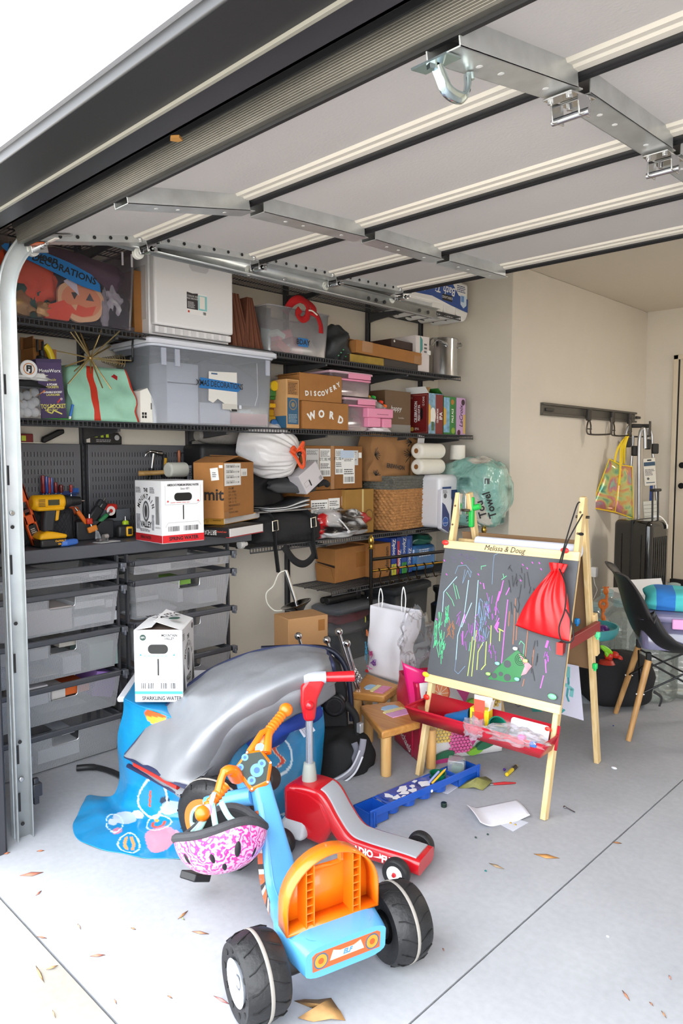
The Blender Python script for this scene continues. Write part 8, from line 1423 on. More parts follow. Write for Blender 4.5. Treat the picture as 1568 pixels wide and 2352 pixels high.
# ---------------------------------------------------------------- right: wall rail, hooks, ladder, suitcase
P0, P1 = on(1248,940,0,JX+.03), on(1462,966,0,JX+.03); t = thing('wall_rail','dark grey slotted storage rail with hooks on the rear left wall','rail',(JX,P0.y,P0.z-.045)); L = P1.y-P0.y; RG = M('5d5a55',.45,.3)
MB().box(0,.012,0,L,0,.10).box(.012,.032,0,L,0,.018).box(.012,.032,0,L,.082,.10).build('rail', RG, t, bev=.002); MB().box(.013,.03,.05,.18,.035,.06).build('clip', M('3a3835',.5), t, bev=.004); MB().box(.012,.03,L,L+.10,.04,.065).build('end_plug', M('2a2826',.5), t, bev=.006)
HKM = M('4a443d',.45,.4)
for k, (x, ln) in enumerate(((1347,.20),(1402,.16),(1441,.19))):
    y = on(x,955,0,JX+.03).y; q = thing('wall_hook',('first','second','third')[k]+' bent rod hook from the left on the dark grey rail','hook',(JX+.033,y,t.location.z+.03),group='hooks on the wall rail')
    MB().box(0,.03,-.03,.03,-.05,.05).build('carrier', M('33302d',.5), q, bev=.008)
    for s in (-.035,.035): MB().tube(smooth_path([(.02,0,-.03),(.02,s,-.09),(.02,s,-.15),(.05,s*.6,-.17),(ln,s*.3,-.17),(ln+.02,s*.3,-.15),(ln+.02,s*.3,-.03)],5),.007,n=8).build('rod', HKM, q)
    MB().cyl((.02,-.04,-.12),(.02,.05,-.12),.005).build('cross_rod', HKM, q)
    if k == 1: hk = q.location+V((ln*1.05,0,-.165))
# iridescent bag
t = thing('iridescent_bag','clear iridescent tote bag with yellow trim hanging from the wall hook','bag',hk); wv = lambda x, y, d=0: vp(hk,x,y)-hk+V((-_w.x,-_w.y,0))*d
def irid(nt, b):
    tc = nt.nodes.new('ShaderNodeTexCoord'); n = nt.nodes.new('ShaderNodeTexNoise'); n.inputs['Scale'].default_value = 5; n.inputs['Distortion'].default_value = 1.5
    r = nt.nodes.new('ShaderNodeValToRGB'); e = r.color_ramp
    for i, (p, c) in enumerate(((.3,'3aa58a'),(.42,'c9d98a'),(.5,'e8a860'),(.58,'d87a9a'),(.68,'8fd0b0'),(.75,'d8c040'))):
        k = e.elements[i] if i < 2 else e.elements.new(p); k.position = p; k.color = (*lin(c),1)
    nt.links.new(tc.outputs['Object'], n.inputs['Vector']); nt.links.new(n.outputs[0], r.inputs[0]); nt.links.new(r.outputs[0], b.inputs['Base Color']); b.inputs['Alpha'].default_value = .55
IR = NODEMAT('iridescent_film',irid,.12,.2,.6); YT = M('ecc91a',.4)
c = {k: wv(*p) for k, p in {'a':(1399,1054),'b':(1424,1068),'c':(1412,1176),'d':(1357,1166),'e':(1448,1072),'f':(1450,1192),'g':(1436,1196)}.items()}
back = V((_w.x*.2,_w.y,0))*.09
for nm, q in (('front_panel','abcd'),('side_panel','befc')): P_ = [c[k]+(back if k in 'ef' else V((0,0,0))) for k in q]; MB().grid(8,8,lambda u,v: (P_[0]*(1-u)+P_[1]*u)*(1-v)+(P_[3]*(1-u)+P_[2]*u)*v+V((-_w.x,-_w.y,0))*.015*math.sin(PI*u)*math.sin(PI*v)).build(nm, IR, t, sol=.002)
P_ = [c['a']+back,c['e']+back,c['f']+back,c['d']+back*1.0]; MB().add(P_,[(0,1,2,3)]).build('back_panel', IR, t, sol=.002); MB().add([c['d'],c['c'],c['f']+back,c['d']+back],[(0,1,2,3)]).build('bottom_panel', IR, t, sol=.002)
for a, b_ in ('ab','bc','cd','da','be','cf','ef'): MB().tube([c[a]+(back if a in 'ef' else V((0,0,0))),c[b_]+(back if b_ in 'ef' else V((0,0,0)))],.005,n=6).build('yellow_trim', YT, t)
for p, d_ in (((1411,1062),0),((1424,1070),0),((1432,1072),.06),((1442,1074),.1)): ribbon('handle',[V((0,0,.005)),V((0,0,.005))*.5+wv(p[0]*.5+1425*.5,1030)*.9,wv(*p)+V((_w.x,_w.y,0))*d_,wv(p[0]-3,p[1]+45)+V((_w.x,_w.y,0))*d_],.010,YT,t,V((-_w.x,-_w.y,0)),.002)
# step ladder
LP = V((.98,5.95,0)); t = thing('step_ladder','folded aluminium step ladder with black joints leaning in the corner','ladder',LP); lv = lambda x, y, d=0: vp(LP,x,y)-LP+V((_w.x,_w.y,0))*d; ALU = M('b9babc',.3,.85); BP = M('1d1c1c',.5)
for pts, r_, d_ in ((((1466,1195),(1467,1040),(1469,1000),(1474,986),(1480,990),(1481,1030)),.017,0),(((1519,1180),(1507,1040),(1505,1000),(1500,984)),.014,.08),(((1446,1190),(1459,1040),(1461,1000)),.014,.08),(((1445,1040),(1450,990),(1460,976),(1490,976),(1499,985),(1500,1020)),.012,.12)): MB().tube(smooth_path([lv(x,y,d_) for x, y in pts],5),r_,n=10).build('rail', ALU, t)
for x in (1452,1512): MB().cyl(lv(x,1190,.08),V((lv(x,1190,.08).x,lv(x,1190,.08).y,.0)),.014).build('rail', ALU, t)
for x, y, w_ in ((1462,1035,.07),(1507,1030,.06),(1445,1015,.05),(1490,1020,.05)): p = lv(x,y,.03); MB().box(-w_/2,w_/2,-.02,.02,-.05,.045,X=Matrix.Translation(p) @ Matrix.Rotation(YAW,4,'Z')).build('joint', BP, t, bev=.01)
p = lv(1480,978,.1); MB().box(-.09,.09,-.025,.025,-.015,.02,X=Matrix.Translation(p) @ Matrix.Rotation(YAW,4,'Z')).build('top_grip', BP, t, bev=.01)
fm2 = lambda til: (Matrix(((_r.x,0,-_w.x),(_r.y,0,-_w.y),(0,1,0))) @ Matrix.Rotation(til,3,'Z'))
for (x, y, w_, h_, c, nm) in ((1492,1084,.115,.26,'d8d3c8','label_tread'),(1493,1170,.13,.16,'c9c9be','grey_tread')):
    f = Fc(t,lv(x,y,-.0),fm2(.09)); MM = MB(); MM.T = f.F; MM.box(-w_/2,w_/2,-h_/2,h_/2,-.02,0); MM.build('tread', M(c,.5), t, bev=.006)
    if 'label' in nm: f.rect('blue_head',-w_/2+.005,w_/2-.005,h_*.22,h_*.36,M('2f4a63',.5)); f.rect('slot',-.02,.02,h_*.40,h_*.45,BLACK); f.lines(-.045,.045,-h_*.12,h_*.12,5); f.rect('navy_foot',-.04,.04,-h_*.4,-h_*.37,M('2f4a63',.5)); f.disc('mark',-.02,-h_*.24,.012,PRINT)
    else:
        for k in range(4): f.rect('groove',-w_/2+.004,w_/2-.004,-h_*.4+k*h_*.22,-h_*.37+k*h_*.22,M('8f8f86',.6))
t = thing('blue_broom','blue handled broom standing in the corner by the door','broom',V((lv(1522,1100,.25)+LP).xy.to_3d())); z1, z0 = above(t.location,1523,1070), 0; MB().cyl((0,0,.2),(0,0,z1-.04),.014).build('handle', M('1f4a9c',.4), t); MB().cyl((0,0,z1-.1),(0,0,z1-.04),.0145).build('grey_collar', M('8f9094',.5), t); MB().cyl((0,0,z1-.04),(0,0,z1),.012).build('cap', M('1f4a9c',.4), t); MB().box(-.05,.05,-.12,.12,.0,.2).build('head', M('26282c',.7), t, bev=.02)
# suitcase
BB = on(1488,1440,1,5.25); s_ = qbox('suitcase','tall glossy black ribbed suitcase standing by the rear wall','suitcase',.0,(BB.x,BB.y,0.0),(1530,1440),L=(1401,1440),H=.5,build=False,rz=-.10); Hs = above(V((BB.x,BB.y,0)),1490,1198); W, D = s_.W, s_.D; SB = M('0b0b0d',.16,coat=.7)
MB().box(-D,0,-W/2,W/2,.05,Hs).build('shell', SB, s_.t, bev=.05,segs=5); MB().box(-D*.53,-D*.47,-W/2-.004,W/2+.004,.055,Hs+.003).build('zip_band', M('1a1a1c',.5), s_.t, bev=.003)
for k in range(7): MB().cyl((.0,-W*.34+k*W*.68/6,.12),(.0,-W*.34+k*W*.68/6,Hs-.14),.007,n=8).build('rib', SB, s_.t)
for k in (.25,.75):
    MB().cyl((-D*k,-W/2-.001,.15),(-D*k,-W/2-.001,Hs-.12),.006,n=8).build('rib', SB, s_.t)
for yy in (-W*.2,W*.1): MB().cyl((-D*.12,yy,Hs-.02),(-D*.14,yy,Hs+.26),.008).build('handle_post', M('151517',.4), s_.t)
MB().box(-D*.2,-D*.06,-W*.24,W*.14,Hs+.25,Hs+.275).build('handle_grip', M('1b1b1d',.5), s_.t, bev=.008); ribbon('white_strap',[(-D*.3,W*.1,Hs+.02),(-D*.12,W*.2,Hs+.03),(.004,W*.26,Hs-.02),(.01,W*.3,Hs-.07),(.004,W*.36,Hs-.04)],.012,WHITE,s_.t,V((1,.2,.3)),.003)
for x_ in (-D+.05,-.05):
    for y_ in (-W/2+.05,W/2-.05): MB().cyl((x_,y_-.012,.027),(x_,y_+.012,.027),.027,n=14).build('wheel', BLACK, s_.t)
# ---------------------------------------------------------------- right: shell chair with tote
CP_ = V((2.285,2.785,0)); ca = math.atan2(.53,.85); t = thing('shell_chair','black shell chair with wooden dowel legs at the right','chair',CP_,ca); CM = CP_; SHB = M('141416',.45,bump=.1,bs=200)
prof = smooth_path([V((-.30,0,.825)),V((-.275,0,.79)),V((-.245,0,.70)),V((-.215,0,.60)),V((-.17,0,.50)),V((-.10,0,.44)),V((.0,0,.425)),V((.12,0,.435)),V((.21,0,.44)),V((.235,0,.425))],5); nP = len(prof)
def shl(u, v):
    p = prof[min(int(round(u*(nP-1))),nP-1)]; w_ = .185+.05*math.sin(PI*min(1,u*1.2))**.8-.02*(u>.85); s = v*2-1; k = abs(s)**2.6
    up = .085*k*math.sin(PI*min(1,.15+u*.9)); fw = .10*k*math.sin(PI*min(1,u*1.15))
    return V((p.x+fw*.8,s*w_,p.z+up*(1 if u > .35 else .3)))
MB().grid(nP,21,shl).build('seat_shell', SHB, t, sol=.006, ang=80)
MB().tube([shl(u/40,0) for u in range(41)]+[shl(1,v/12) for v in range(13)]+[shl(1-u/40,1) for u in range(41)]+[shl(0,1-v/12) for v in range(13)],.005,n=6,closed=True).build('rim_edge', M('3a3735',.5), t)
BW = WOOD('c79a63','a87c48',6,2,.5); iv = lambda P: Matrix.Rotation(-ca,3,'Z') @ (V(P)-CP_)
fe = [iv(floor_pt(1442,1702)),iv(floor_pt(1413,1638))]; ft = [V((-.13,-.13,.395)),V((-.13,.13,.395))]; fe += [V((.24,fe[0].y,0)),V((.24,fe[1].y,0))]; ft += [V((.12,-.13,.395)),V((.12,.13,.395))]
for a, b_ in zip(fe,ft): MB().cyl(a,b_,.0125,.017,n=16).build('dowel_leg', BW, t, bev=.002)
IRN = M('1a1a1c',.4,.5)
for a, b_ in ((0,1),(0,2),(1,3),(2,3)):
    m0, m1 = fe[a]*.42+ft[a]*.58, fe[b_]*.42+ft[b_]*.58
    MB().cyl(m0,ft[b_]+V((0,0,-.01)),.005,n=8).build('wire_brace', IRN, t); MB().cyl(m1,ft[a]+V((0,0,-.01)),.005,n=8).build('wire_brace', IRN, t)
for k in range(4):
    MB().box(-.012,.012,-.012,.012,-.02,.04,X=Matrix.Translation(ft[k])).build('leg_bracket', IRN, t, bev=.003); MB().cyl(fe[k]*.42+ft[k]*.58+V((-.02,0,0)),fe[k]*.42+ft[k]*.58+V((.02,0,0)),.006).build('bolt', STEEL, t)
q = thing('lilac_tote','lilac clear tote with pink latch sitting on the black shell chair','tote',CP_+V((.20,.115,.455)),ca-.06); tote(q,.40,.36,.15,.015,CLEAR((.72,.70,.85),.10,.12,.25,(.42,.40,.62)),lid=M('9a94b4',.4,alpha=.92),rim=.012,rimmat=M('8f8aa8',.4),r=.04,lidh=.03,over=.014)
MB().box(-.26,-.05,-.206,-.192,.115,.165).build('pink_latch', M('dc9ccc',.45), q, bev=.005); tt = q
for k in range(2): o = thing('sandal',('upper','lower')[k]+' dark sandal inside the lilac tote','sandal',tt.matrix_basis @ V((-.16-.03*k,-.10+.09*k,.008+.05*k)),ca+.3*k); MB().prism([(.09*math.cos(a)*(1.3),.045*math.sin(a)*(1+.25*math.cos(a))) for a in [2*PI*i/20 for i in range(20)]],0,.02).build('sole', M('4a4658',.6), o, bev=.004); MB().tube(smooth_path([(.02,-.04,.02),(.04,0,.05),(.02,.04,.02)],5),.006,n=6).build('strap', M('8a86a0',.5), o)
def stripe(nt, b):
    tc = nt.nodes.new('ShaderNodeTexCoord'); s = nt.nodes.new('ShaderNodeSeparateXYZ'); m = nt.nodes.new('ShaderNodeMath'); m.operation = 'PINGPONG'; m.inputs[1].default_value = .085; r = nt.nodes.new('ShaderNodeValToRGB'); r.color_ramp.interpolation = 'CONSTANT'
    mm = nt.nodes.new('ShaderNodeMath'); mm.operation = 'MULTIPLY'; mm.inputs[1].default_value = 11.7; r.color_ramp.elements[0].color = (*lin('4fbfbe'),1); r.color_ramp.elements[1].color = (*lin('2f78c4'),1); r.color_ramp.elements[1].position = .5
    nt.links.new(tc.outputs['Object'], s.inputs[0]); nt.links.new(s.outputs[0], m.inputs[0]); nt.links.new(m.outputs[0], mm.inputs[0]); nt.links.new(mm.outputs[0], r.inputs[0]); nt.links.new(r.outputs[0], b.inputs['Base Color'])
    n2 = nt.nodes.new('ShaderNodeTexNoise'); n2.inputs['Scale'].default_value = 60; bp = nt.nodes.new('ShaderNodeBump'); bp.inputs['Strength'].default_value = .4; nt.links.new(n2.outputs[0], bp.inputs['Height']); nt.links.new(bp.outputs[0], b.inputs['Normal'])
q = thing('striped_towel','rolled towel striped blue and turquoise on the lilac tote lid','towel',tt.matrix_basis @ V((-.19,-.02,.186)),ca-.1); blob('towel',NODEMAT('striped_towel',stripe,.9),q,(.02,0,.045),(.20,.14,.062),161,.22,nu=44,nv=26,e=.7,fr=1.8)
# glass jugs, mountain carton, toy table, black bag
GLS = CLEAR((.93,.96,.95),.07,.05,.05,(.75,.8,.78))
def jug(lb, loc, H=.50, r=.135, first=[None]):
    t = thing('glass_jug',lb,'jug',loc,group='large clear glass water jugs'); pr = [(0,.004),(r*.9,.0),(r,.02)]
    for k in range(9): pr += [(r,.03+.032*k),(r*.97,.042+.032*k),(r,.054+.032*k)]
    pr += [(r*.97,.34),(r*.75,.40),(r*.4,.445),(r*.24,.465),(r*.24,.49)]; s_ = H/.5
    MB().lathe([(a*(1 if a > r*.3 else 1),z*s_) for a, z in pr],n=36).build('jug', GLS, t, ang=80); MB().lathe([(r*.25,H-.05),(r*.31,H-.045),(r*.31,H-.03),(r*.27,H-.025),(r*.31,H-.02),(r*.31,H-.004),(r*.2,H+.002),(0,H+.002)],n=24).build('neck_ring', CLEAR((.8,.93,.93),.15,.08,.35,(.55,.72,.74)), t)
for lb, x, y, z in (('glass water jug behind the giraffe toy tray, neck showing',1394,1354,.50),('glass water jug standing behind the shell chair legs, left one',1497,1598,0),('glass water jug at the right edge behind the chair legs',1566,1592,0),('glass water jug beside the corner of the easel, furthest left',1362,1385,.5),('glass water jug with only its capped neck showing above the towel',1548,1340,.5),('glass water jug between the giraffe toy tray and the shell chair',1424,1376,.5)): p = floor_pt(x,y,z); p.z = 0.001; jug(lb,p)
p = vp((1.75,4.5,0),1480,1350); q = thing('water_carton','open water carton with curved lettering behind the shell chair','carton',V((p.x,p.y,0)),YAW-PI/2+.1); Hc = p.z; MB().box(-.3,0,-.16,.16,0,Hc-.05).build('body', M('c9c8c6',.6), q, bev=.003); f = Fc(q,(-.0,0,Hc-.05),'x'); MB().hexa([(-.004,-.16,Hc-.05),(0,-.16,Hc-.05),(0,.16,Hc-.05),(-.004,.16,Hc-.05)],[(-.05,-.14,Hc+.05),(-.046,-.14,Hc+.05),(-.046,.15,Hc+.06),(-.05,.15,Hc+.06)]).build('raised_flap', M('d6d5d4',.6), q); g = Fc(q,(-.022,0,Hc-.01),Matrix(((-0,-.4,.9),(1,0,0),(0,.9,.4)))); g.arc('MOUNTAIN',.05,0,-.03,.075,PI*.95,PI*.05,bold=.0015,sx=.8); g.disc('portrait',0,-.02,.035,M('9a9a9c',.6),ry=.03)
TP_ = floor_pt(1345,1448,.40); t = thing('activity_table','teal plastic baby activity tray with leaf and flower toys','baby toy',V((TP_.x,TP_.y,0))); tl = lambda x, y, d=0: vp(t.location,x,y)-t.location+V((_w.x,_w.y,0))*d; TL = M('4fa9b0',.4)
R0_ = .175; MB().lathe([(0,.395),(R0_*.8,.395),(R0_*.93,.41),(R0_*.97,.435),(R0_*1.03,.435),(R0_*1.0,.40),(R0_*.9,.375),(0,.37)],n=40).build('tray', TL, t); MB().lathe([(.10,.0),(.09,.03),(.035,.08),(.035,.37),(0,.37)],n=20).build('pedestal', M('5a5f63',.5), t)
LF = M('86cf26',.4)
for x, y, a in ((1360,1362,-.5),(1354,1380,.8),(1358,1392,.1)): MB().ball(tl(x,y,.1),.035,12,sc=(1,.35,.6),X=Matrix.Rotation(YAW,3,'Z') @ Matrix.Rotation(a,3,'Y')).build('leaf', LF, t)
MB().cyl(tl(1352,1440,.08),tl(1354,1365,.1),.008).build('leaf_stalk', LF, t)
for x, y, a in ((1373,1488,1.0),(1368,1475,.6)): MB().ball(tl(x,y,-.17),.04,12,sc=(1.1,.3,.4),X=Matrix.Rotation(YAW,3,'Z') @ Matrix.Rotation(a,3,'Y')).build('lower_leaf', LF, t)
for k in range(5): a = 2*PI*k/5; MB().ball(tl(1382,1494,-.17)+_r*(.03*math.cos(a))+V((0,0,.022*math.sin(a))),.026,12,sc=(1,.5,.8)).build('red_petal', M('c8301c',.4), t)
MB().lathe([(0,.0),(.05,.01),(.035,.03),(0,.035)],n=20,X=Matrix.Translation(tl(1368,1508,-.17))).build('red_saucer', M('a32a18',.4), t)
q = thing('giraffe_toy','orange giraffe rattle on a purple dome standing on the teal tray','toy',V((tl(1385,1437)+t.location).xy.to_3d())+V((0,0,.398))); MB().lathe([(.036,0),(.035,.012),(.022,.03),(0,.036)],n=24).build('dome', M('5c1d80',.3,coat=.4), q); OG = M('e0701a',.35,coat=.3); gz = lambda x, y: vp(q.location,x,y)-q.location
MB().tube(smooth_path([gz(1386,1424),gz(1384,1410),gz(1385,1402),gz(1382,1390)],5),[.013]*4+[.008]*5+[.011]*7,n=12).build('foot', OG, q); MB().tube([gz(1385,1388)+_r*(.02*math.cos(a))+V((0,0,.022*math.sin(a))) for a in [2*PI*k/18 for k in range(18)]],.010,n=10,closed=True).build('ring_body', OG, q); MB().tube(smooth_path([gz(1391,1380),gz(1393,1370),gz(1392,1362)],5),.009,n=10).build('neck', OG, q); MB().ball(gz(1391,1358),.018,14,sc=(.9,.8,1.25)).build('head', OG, q)
for dx in (-5,0,5): MB().ball(gz(1391+dx,1349),.006,8).build('horn', OG, q)
P = floor_pt(1402,1630); q = thing('black_backpack','large soft black bag slumped on the floor behind the easel','bag',(P.x-.04,P.y+.14,0),YAW); blob('bag',M('18171a',.85,bump=.2,bs=30),q,(0,0,.14),(.20,.15,.155),171,.10,nu=40,nv=24,e=.6,fr=1.6); MB().tube(smooth_path([(.17,-.12,.10),(.21,-.13,.07),(.2,-.13,.02)],5),.01,n=8,flat=.4).build('strap', M('2a2a2e',.7), q)
# ---------------------------------------------------------------- drawer contents behind the mesh
def ind(nm, lb, cat, xa, xb, ya, yb_, col, X_=DX-.05, dep=.2, rot=0, zmin=.03):
    P0, P1 = on(xa,yb_,0,X_), on(xb,ya,0,X_); w_, h_ = P1.y-P0.y, P1.z-max(P0.z,zmin); q = thing(nm,lb,cat,(X_,(P0.y+P1.y)/2,max(P0.z,zmin)),rot=(rot,0,0)); MB().box(-dep,0,-w_/2,w_/2,0,h_).build('box', M(col,.6), q, bev=.002); return q
for a in (('white_box','small white box in the top left mesh drawer','box',122,146,1314,1330,'d4d4d6'),('paper_pack','pale paper pack at right in the top left mesh drawer','paper',205,272,1310,1326,'c9cacc'),('foil_pack','grey packs in the top left mesh drawer','box',65,110,1310,1332,'a9a9ad'),
('beige_board','wide beige board filling the second left mesh drawer','board',30,165,1390,1468,'d2c9c6'),('white_box','long white box at the top right of second left drawer','box',208,272,1358,1372,'dfe0e2'),('white_box','white box at the middle right of second left drawer','box',172,240,1374,1400,'dcdde0'),('white_box','small white printed box at far right of second left drawer','box',243,274,1374,1396,'d9dadd'),('white_box','large white box at the lower right of second left drawer','box',170,268,1402,1440,'d3d7dc'),
('white_pack','pale pack at left in the third left drawer','box',68,110,1486,1520,'b9bcc0'),('white_box','white upright box in the middle of third left drawer','box',145,186,1502,1550,'cfd1d6'),('teal_pouch','pale teal printed pouch in the third left drawer','pouch',206,270,1468,1538,'a9c0bc'),('label_box','box with printed label seen through third left drawer grip','box',136,178,1468,1488,'b9b4ac'),('white_tube','white tube lying in the third left drawer','tube',80,135,1545,1560,'cfcac4'),
('white_box','white box sticking out of the fourth left drawer','box',38,110,1572,1632,'dcdce0'),('orange_box','orange and white box in the fourth left drawer','box',150,205,1566,1598,'d9682c'),('white_box','white box behind the grip of fourth left drawer','box',112,150,1572,1610,'d6d2cf'),('paper_pad','white spiral paper pad in the fourth left drawer','paper',95,200,1612,1640,'d0d0d2'),
('white_box','large white box in the lowest left drawer','box',88,182,1698,1776,'d6d9de'),('printed_box','printed box beside the grip of lowest left drawer','box',142,172,1674,1690,'c9cdd6'),('grey_box','grey box in the left corner of the lowest left drawer','box',42,76,1738,1776,'b4b9be'),
('white_packet','white packet in the top right mesh drawer','packet',360,392,1288,1312,'d6d6d6'),('white_bottle','round white tub in the top right mesh drawer','tub',478,500,1274,1292,'c9c9c9'),('toy_bits','small coloured bits in the top right mesh drawer','box',505,524,1276,1292,'c9b9a4'),
('white_box','low white box at left in the second right drawer','box',314,364,1366,1384,'b9bcc2'),('white_box','slim white box in the middle of second right drawer','box',408,420,1352,1384,'c9cdd2'),('white_box','white box at right in the second right drawer','box',455,498,1350,1388,'c4c8ce'),('green_card_box','green and white box behind second right drawer grip','box',412,438,1326,1344,'7fae4a')): ind(*a)
q = ind('purple_box','purple upright box leaning in the fourth left drawer','box',210,256,1545,1612,'9c7ac4',rot=.0); q.rotation_euler = (-.28,0,0); q.location.z += .012
q = thing('bubble_wrap','white bubble wrapped bundle in the second right drawer','bundle',on(345,1418,0,DX-.12)); blob('wrap',M('c9ccd2',.4,bump=.6,bs=60),q,(0,0,.035),(.07,.14,.04),181,.3)
# ---------------------------------------------------------------- loose things on the floor
BF_ = lambda x, y: floor_pt(x,y,0)
t = thing('paper_sheet','large curled white paper sheet on the concrete floor','paper',BF_(1135,1870)); C4 = [BF_(*p)-t.location for p in ((1068,1862),(1186,1838),(1217,1880),(1102,1906))]
MB().grid(20,14,lambda u,v: (C4[0]*(1-u)+C4[1]*u)*(1-v)+(C4[3]*(1-u)+C4[2]*u)*v+V((0,0,.002+.028*max(0,1-u*4)**1.5+.012*max(0,u-.75)*4*v+.006*math.sin(PI*v)))).build('sheet', M('dcdde6',.7,bump=.2,bs=14), t, sol=.0008)
t = thing('paper_sheet','small folded white paper with two brass dots under the curled sheet','paper',BF_(1180,1895)); C5 = [BF_(*p)-t.location for p in ((1146,1893),(1190,1883),(1213,1890),(1178,1910))]; MB().hexa([c+V((0,0,.0005)) for c in C5],[c+V((0,0,.0018)) for c in C5]).build('sheet', M('cfd2dd',.7), t)
for x, y in ((1172,1892),(1183,1896)): MB().ball(BF_(x,y)-t.location+V((0,0,.003)),.004,8).build('brass_dot', M('b8923a',.3,.8), t)
t = thing('paper_sheet','small white paper partly under the blue tray','paper',BF_(1035,1812)); C6 = [BF_(*p)-t.location for p in ((1000,1815),(1028,1824),(1058,1803),(1030,1794))]; MB().hexa([c+V((0,0,.0004)) for c in C6],[c+V((0,0,.0014)) for c in C6]).build('sheet', M('d4d5de',.7), t)
def leaf(lb, pts, c, th=.002, curl=.006, nm='dry_leaf', cat='leaf'):
    W_ = [BF_(*p) for p in pts]; o = sum(W_,V((0,0,0)))/len(W_); q = thing(nm,lb,cat,o); n = len(W_); mb = MB(); mb.add([V((0,0,curl+.001))]+[w_-o+V((0,0,.001+curl*.4*(i%2))) for i, w_ in enumerate(W_)],[(0,1+i,1+(i+1)%n) for i in range(n)]); mb.build('blade', M(c,.7,var=.2,vs=40), q, sol=th*.5); return q
leaf('large curled tan leaf on the floor in front of the trike',((675,2300),(700,2302),(730,2297),(760,2299),(775,2315),(782,2330),(793,2345),(760,2347),(720,2348),(684,2345),(715,2332),(745,2330),(705,2312)),'a9804e',curl=.018)
q = leaf('wide olive brown dried leaf beside the red paintbrush',((1052,1811),(1070,1802),(1092,1795),(1115,1791),(1130,1793),(1126,1806),(1108,1816),(1088,1816),(1070,1811)),'7c7a42',curl=.035)
t = thing('paintbrush','red handled paintbrush on the floor beside the olive leaf','paintbrush',BF_(1158,1803)); a, b_ = BF_(1132,1804)-t.location, BF_(1184,1801)-t.location; MB().tube([a+V((0,0,.006)),a*.5+b_*.5+V((0,0,.007)),b_+V((0,0,.005))],[.005,.0065,.003],n=10).build('handle', M('a81f24',.35,coat=.4), t); MB().cyl(a+V((0,0,.006)),a*1.15-b_*.15+V((0,0,.006)),.005).build('ferrule', STEEL, t)
t = thing('marker_pen','yellow marker pen with dark label on the floor','marker',BF_(1173,1774)); a, b_ = BF_(1163,1784)-t.location, BF_(1185,1764)-t.location; u_ = V((0,0,.009)); MB().cyl(a+u_,b_+u_,.0085,n=14).build('barrel', M('e0c21c',.35), t, bev=.002); MB().cyl(a*.4+b_*.6+u_,a*.05+b_*.95+u_,.0088,n=14).build('label_wrap', M('3a2f2c',.4), t)
t = thing('bottle_cap','small dark green cap on the floor below the blue tray','cap',BF_(1019,1853)); MB().cyl((0,0,0),(0,0,.018),.012,n=20).build('cap', M('10261f',.4), t, bev=.002)
t = thing('purple_pom_pom','tiny purple bead beside the yellow marker','bead',BF_(1158,1770)); MB().ball((0,0,.006),.006,10).build('bead', M('4a1f8a',.5), t)
t = thing('loose_screw','steel screw lying on the floor at right','screw',BF_(1308,1863)); a, b_ = BF_(1298,1858)-t.location, BF_(1320,1868)-t.location; MB().cyl(a+V((0,0,.006)),b_+V((0,0,.004)),.003).build('shank', STEEL, t); MB().cyl(a+V((0,0,.006)),a*1.15-b_*.15+V((0,0,.006)),.006,n=10).build('head', STEEL, t)
t = thing('white_scrap','small white plastic scrap on the floor right of the easel','scrap',BF_(1410,1767)); MB().ball((0,0,.006),.01,8,sc=(1.4,.7,.6)).build('scrap', M('d9dade',.5), t)
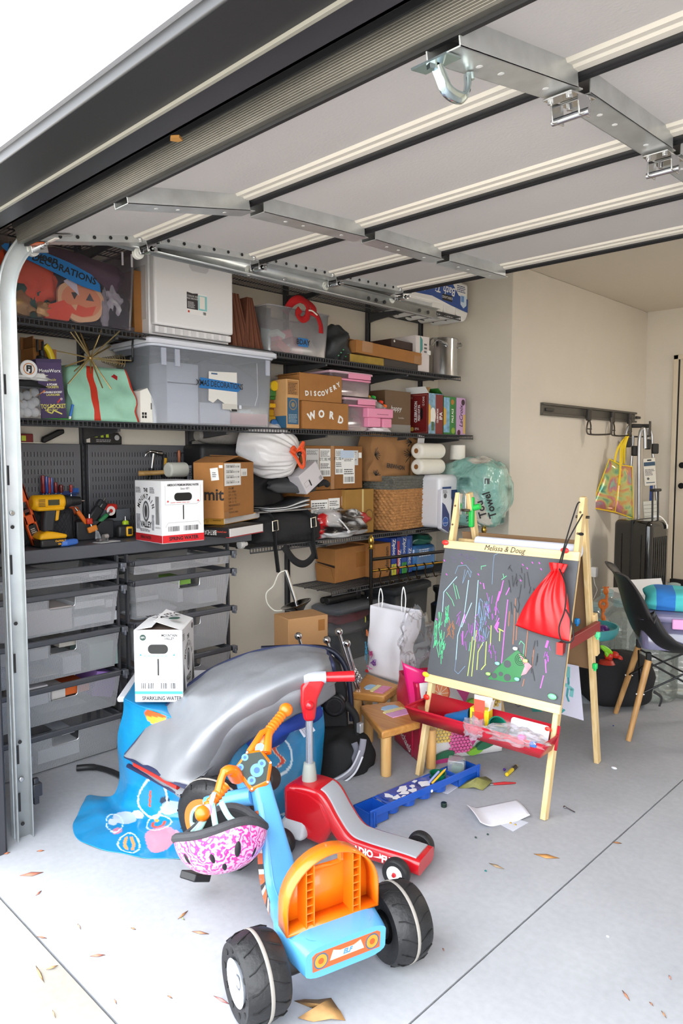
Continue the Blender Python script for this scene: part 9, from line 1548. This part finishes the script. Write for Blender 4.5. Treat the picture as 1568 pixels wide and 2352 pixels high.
dd = [(1225,1962,1285,1972,'b5824a','tan leaf sliver right of the scooter, near the floor joint'),(1122,1983,1158,1997,'9a8468','grey brown twig right of the scooter wheel'),(1405,1935,1428,1938,'8a5a34','brown leaf scrap on the right floor joint'),(45,2012,100,2004,'b5705a','long reddish leaf sliver at far left'),(490,2288,528,2308,'c0706a','pink red leaf sliver left of the trike wheel'),(82,2218,102,2258,'b58a5a','tan leaf on the outside concrete at left'),(206,2197,242,2194,'b5705a','reddish sliver at lower left of the trike'),(106,2228,134,2218,'b08a60','small pale sliver beside the tan leaf at left'),(408,2112,432,2092,'a5794f','curled brown leaf left of the trike frame'),(415,2108,424,2114,'8a9a6a','green grey leaf bit left of the trike frame'),(440,2140,480,2146,'a5765a','scattered brown sliver below the helmet'),(530,2152,552,2155,'a5655a','dark red sliver above the left trike wheel'),(84,2152,108,2156,'a0644f','dark sliver beside the left floor joint'),(82,2058,96,2046,'b06a55','short red sliver at left below the jamb'),(84,1956,102,1954,'a5603f','brown leaf scrap near the track foot'),(300,2132,312,2136,'a5764f','brown leaf crumb left of the trike'),(384,2288,396,2294,'a06a4a','brown crumb left of the trike wheel'),(1428,2275,1446,2300,'a5694a','red brown sliver at the lower right floor'),(1490,2302,1500,2312,'8a5a44','brown crumb at the lower right corner'),(1518,2322,1530,2340,'a5764f','tan sliver at the lower right corner'),(178,2122,186,2136,'b58a6a','tan leaf crumb at left of the floor'),(262,2295,268,2308,'b0785a','tan crumb at the bottom left'),(120,2320,128,2340,'b5906a','pale leaf on the outside concrete at bottom'),(8,1963,24,1958,'a5603f','rusty leaf at the foot of the black jamb'),(1535,2240,1541,2252,'b0705a','tiny red leaf crumb at right edge'),(1016,2178,1020,2186,'8a5a4a','tiny brown crumb right of the trike wheel')]
for x0, y0, x1, y1, c, lb in dd:
    mx_, my_ = (x0+x1)/2, (y0+y1)/2; dx, dy = x1-x0, y1-y0; l = math.hypot(dx,dy); nx, ny = -dy/l*max(2.2,l*.10), dx/l*max(2.2,l*.10); leaf(lb,((x0,y0),(mx_+nx,my_+ny),(x1,y1),(mx_-nx*.6,my_-ny*.6)),c,curl=.004)
for k, (x, y) in enumerate(((1092,1925),(1115,2002),(1408,1668),(1395,2153),(640,2092),(1120,1918))):
    t = thing('floor_speck',('dark crumb below the blue tray','teal paint drip right of scooter wheel','small blue bead right of the easel','pale crumb on the right floor','dark crumb right of the trike stem','dark paint fleck under the curled paper')[k],'speck',BF_(x,y)); MB().ball((0,0,.003),.004,8,sc=(1.2,.9,.7)).build('speck', M(('1f3a34','1f6a6a','2a4a8a','cfd0d4','3a3a3e','1f3a34')[k],.6), t)
t = thing('header_leaf','dry brown leaf stuck to the door seal','leaf',floor_pt(404,315,2.148)); MB().prism([(-.015,-.006),(0,-.014),(.016,-.002),(.006,.014),(-.008,.01)],-.006,.0).build('blade', M('a5763a',.7), t)
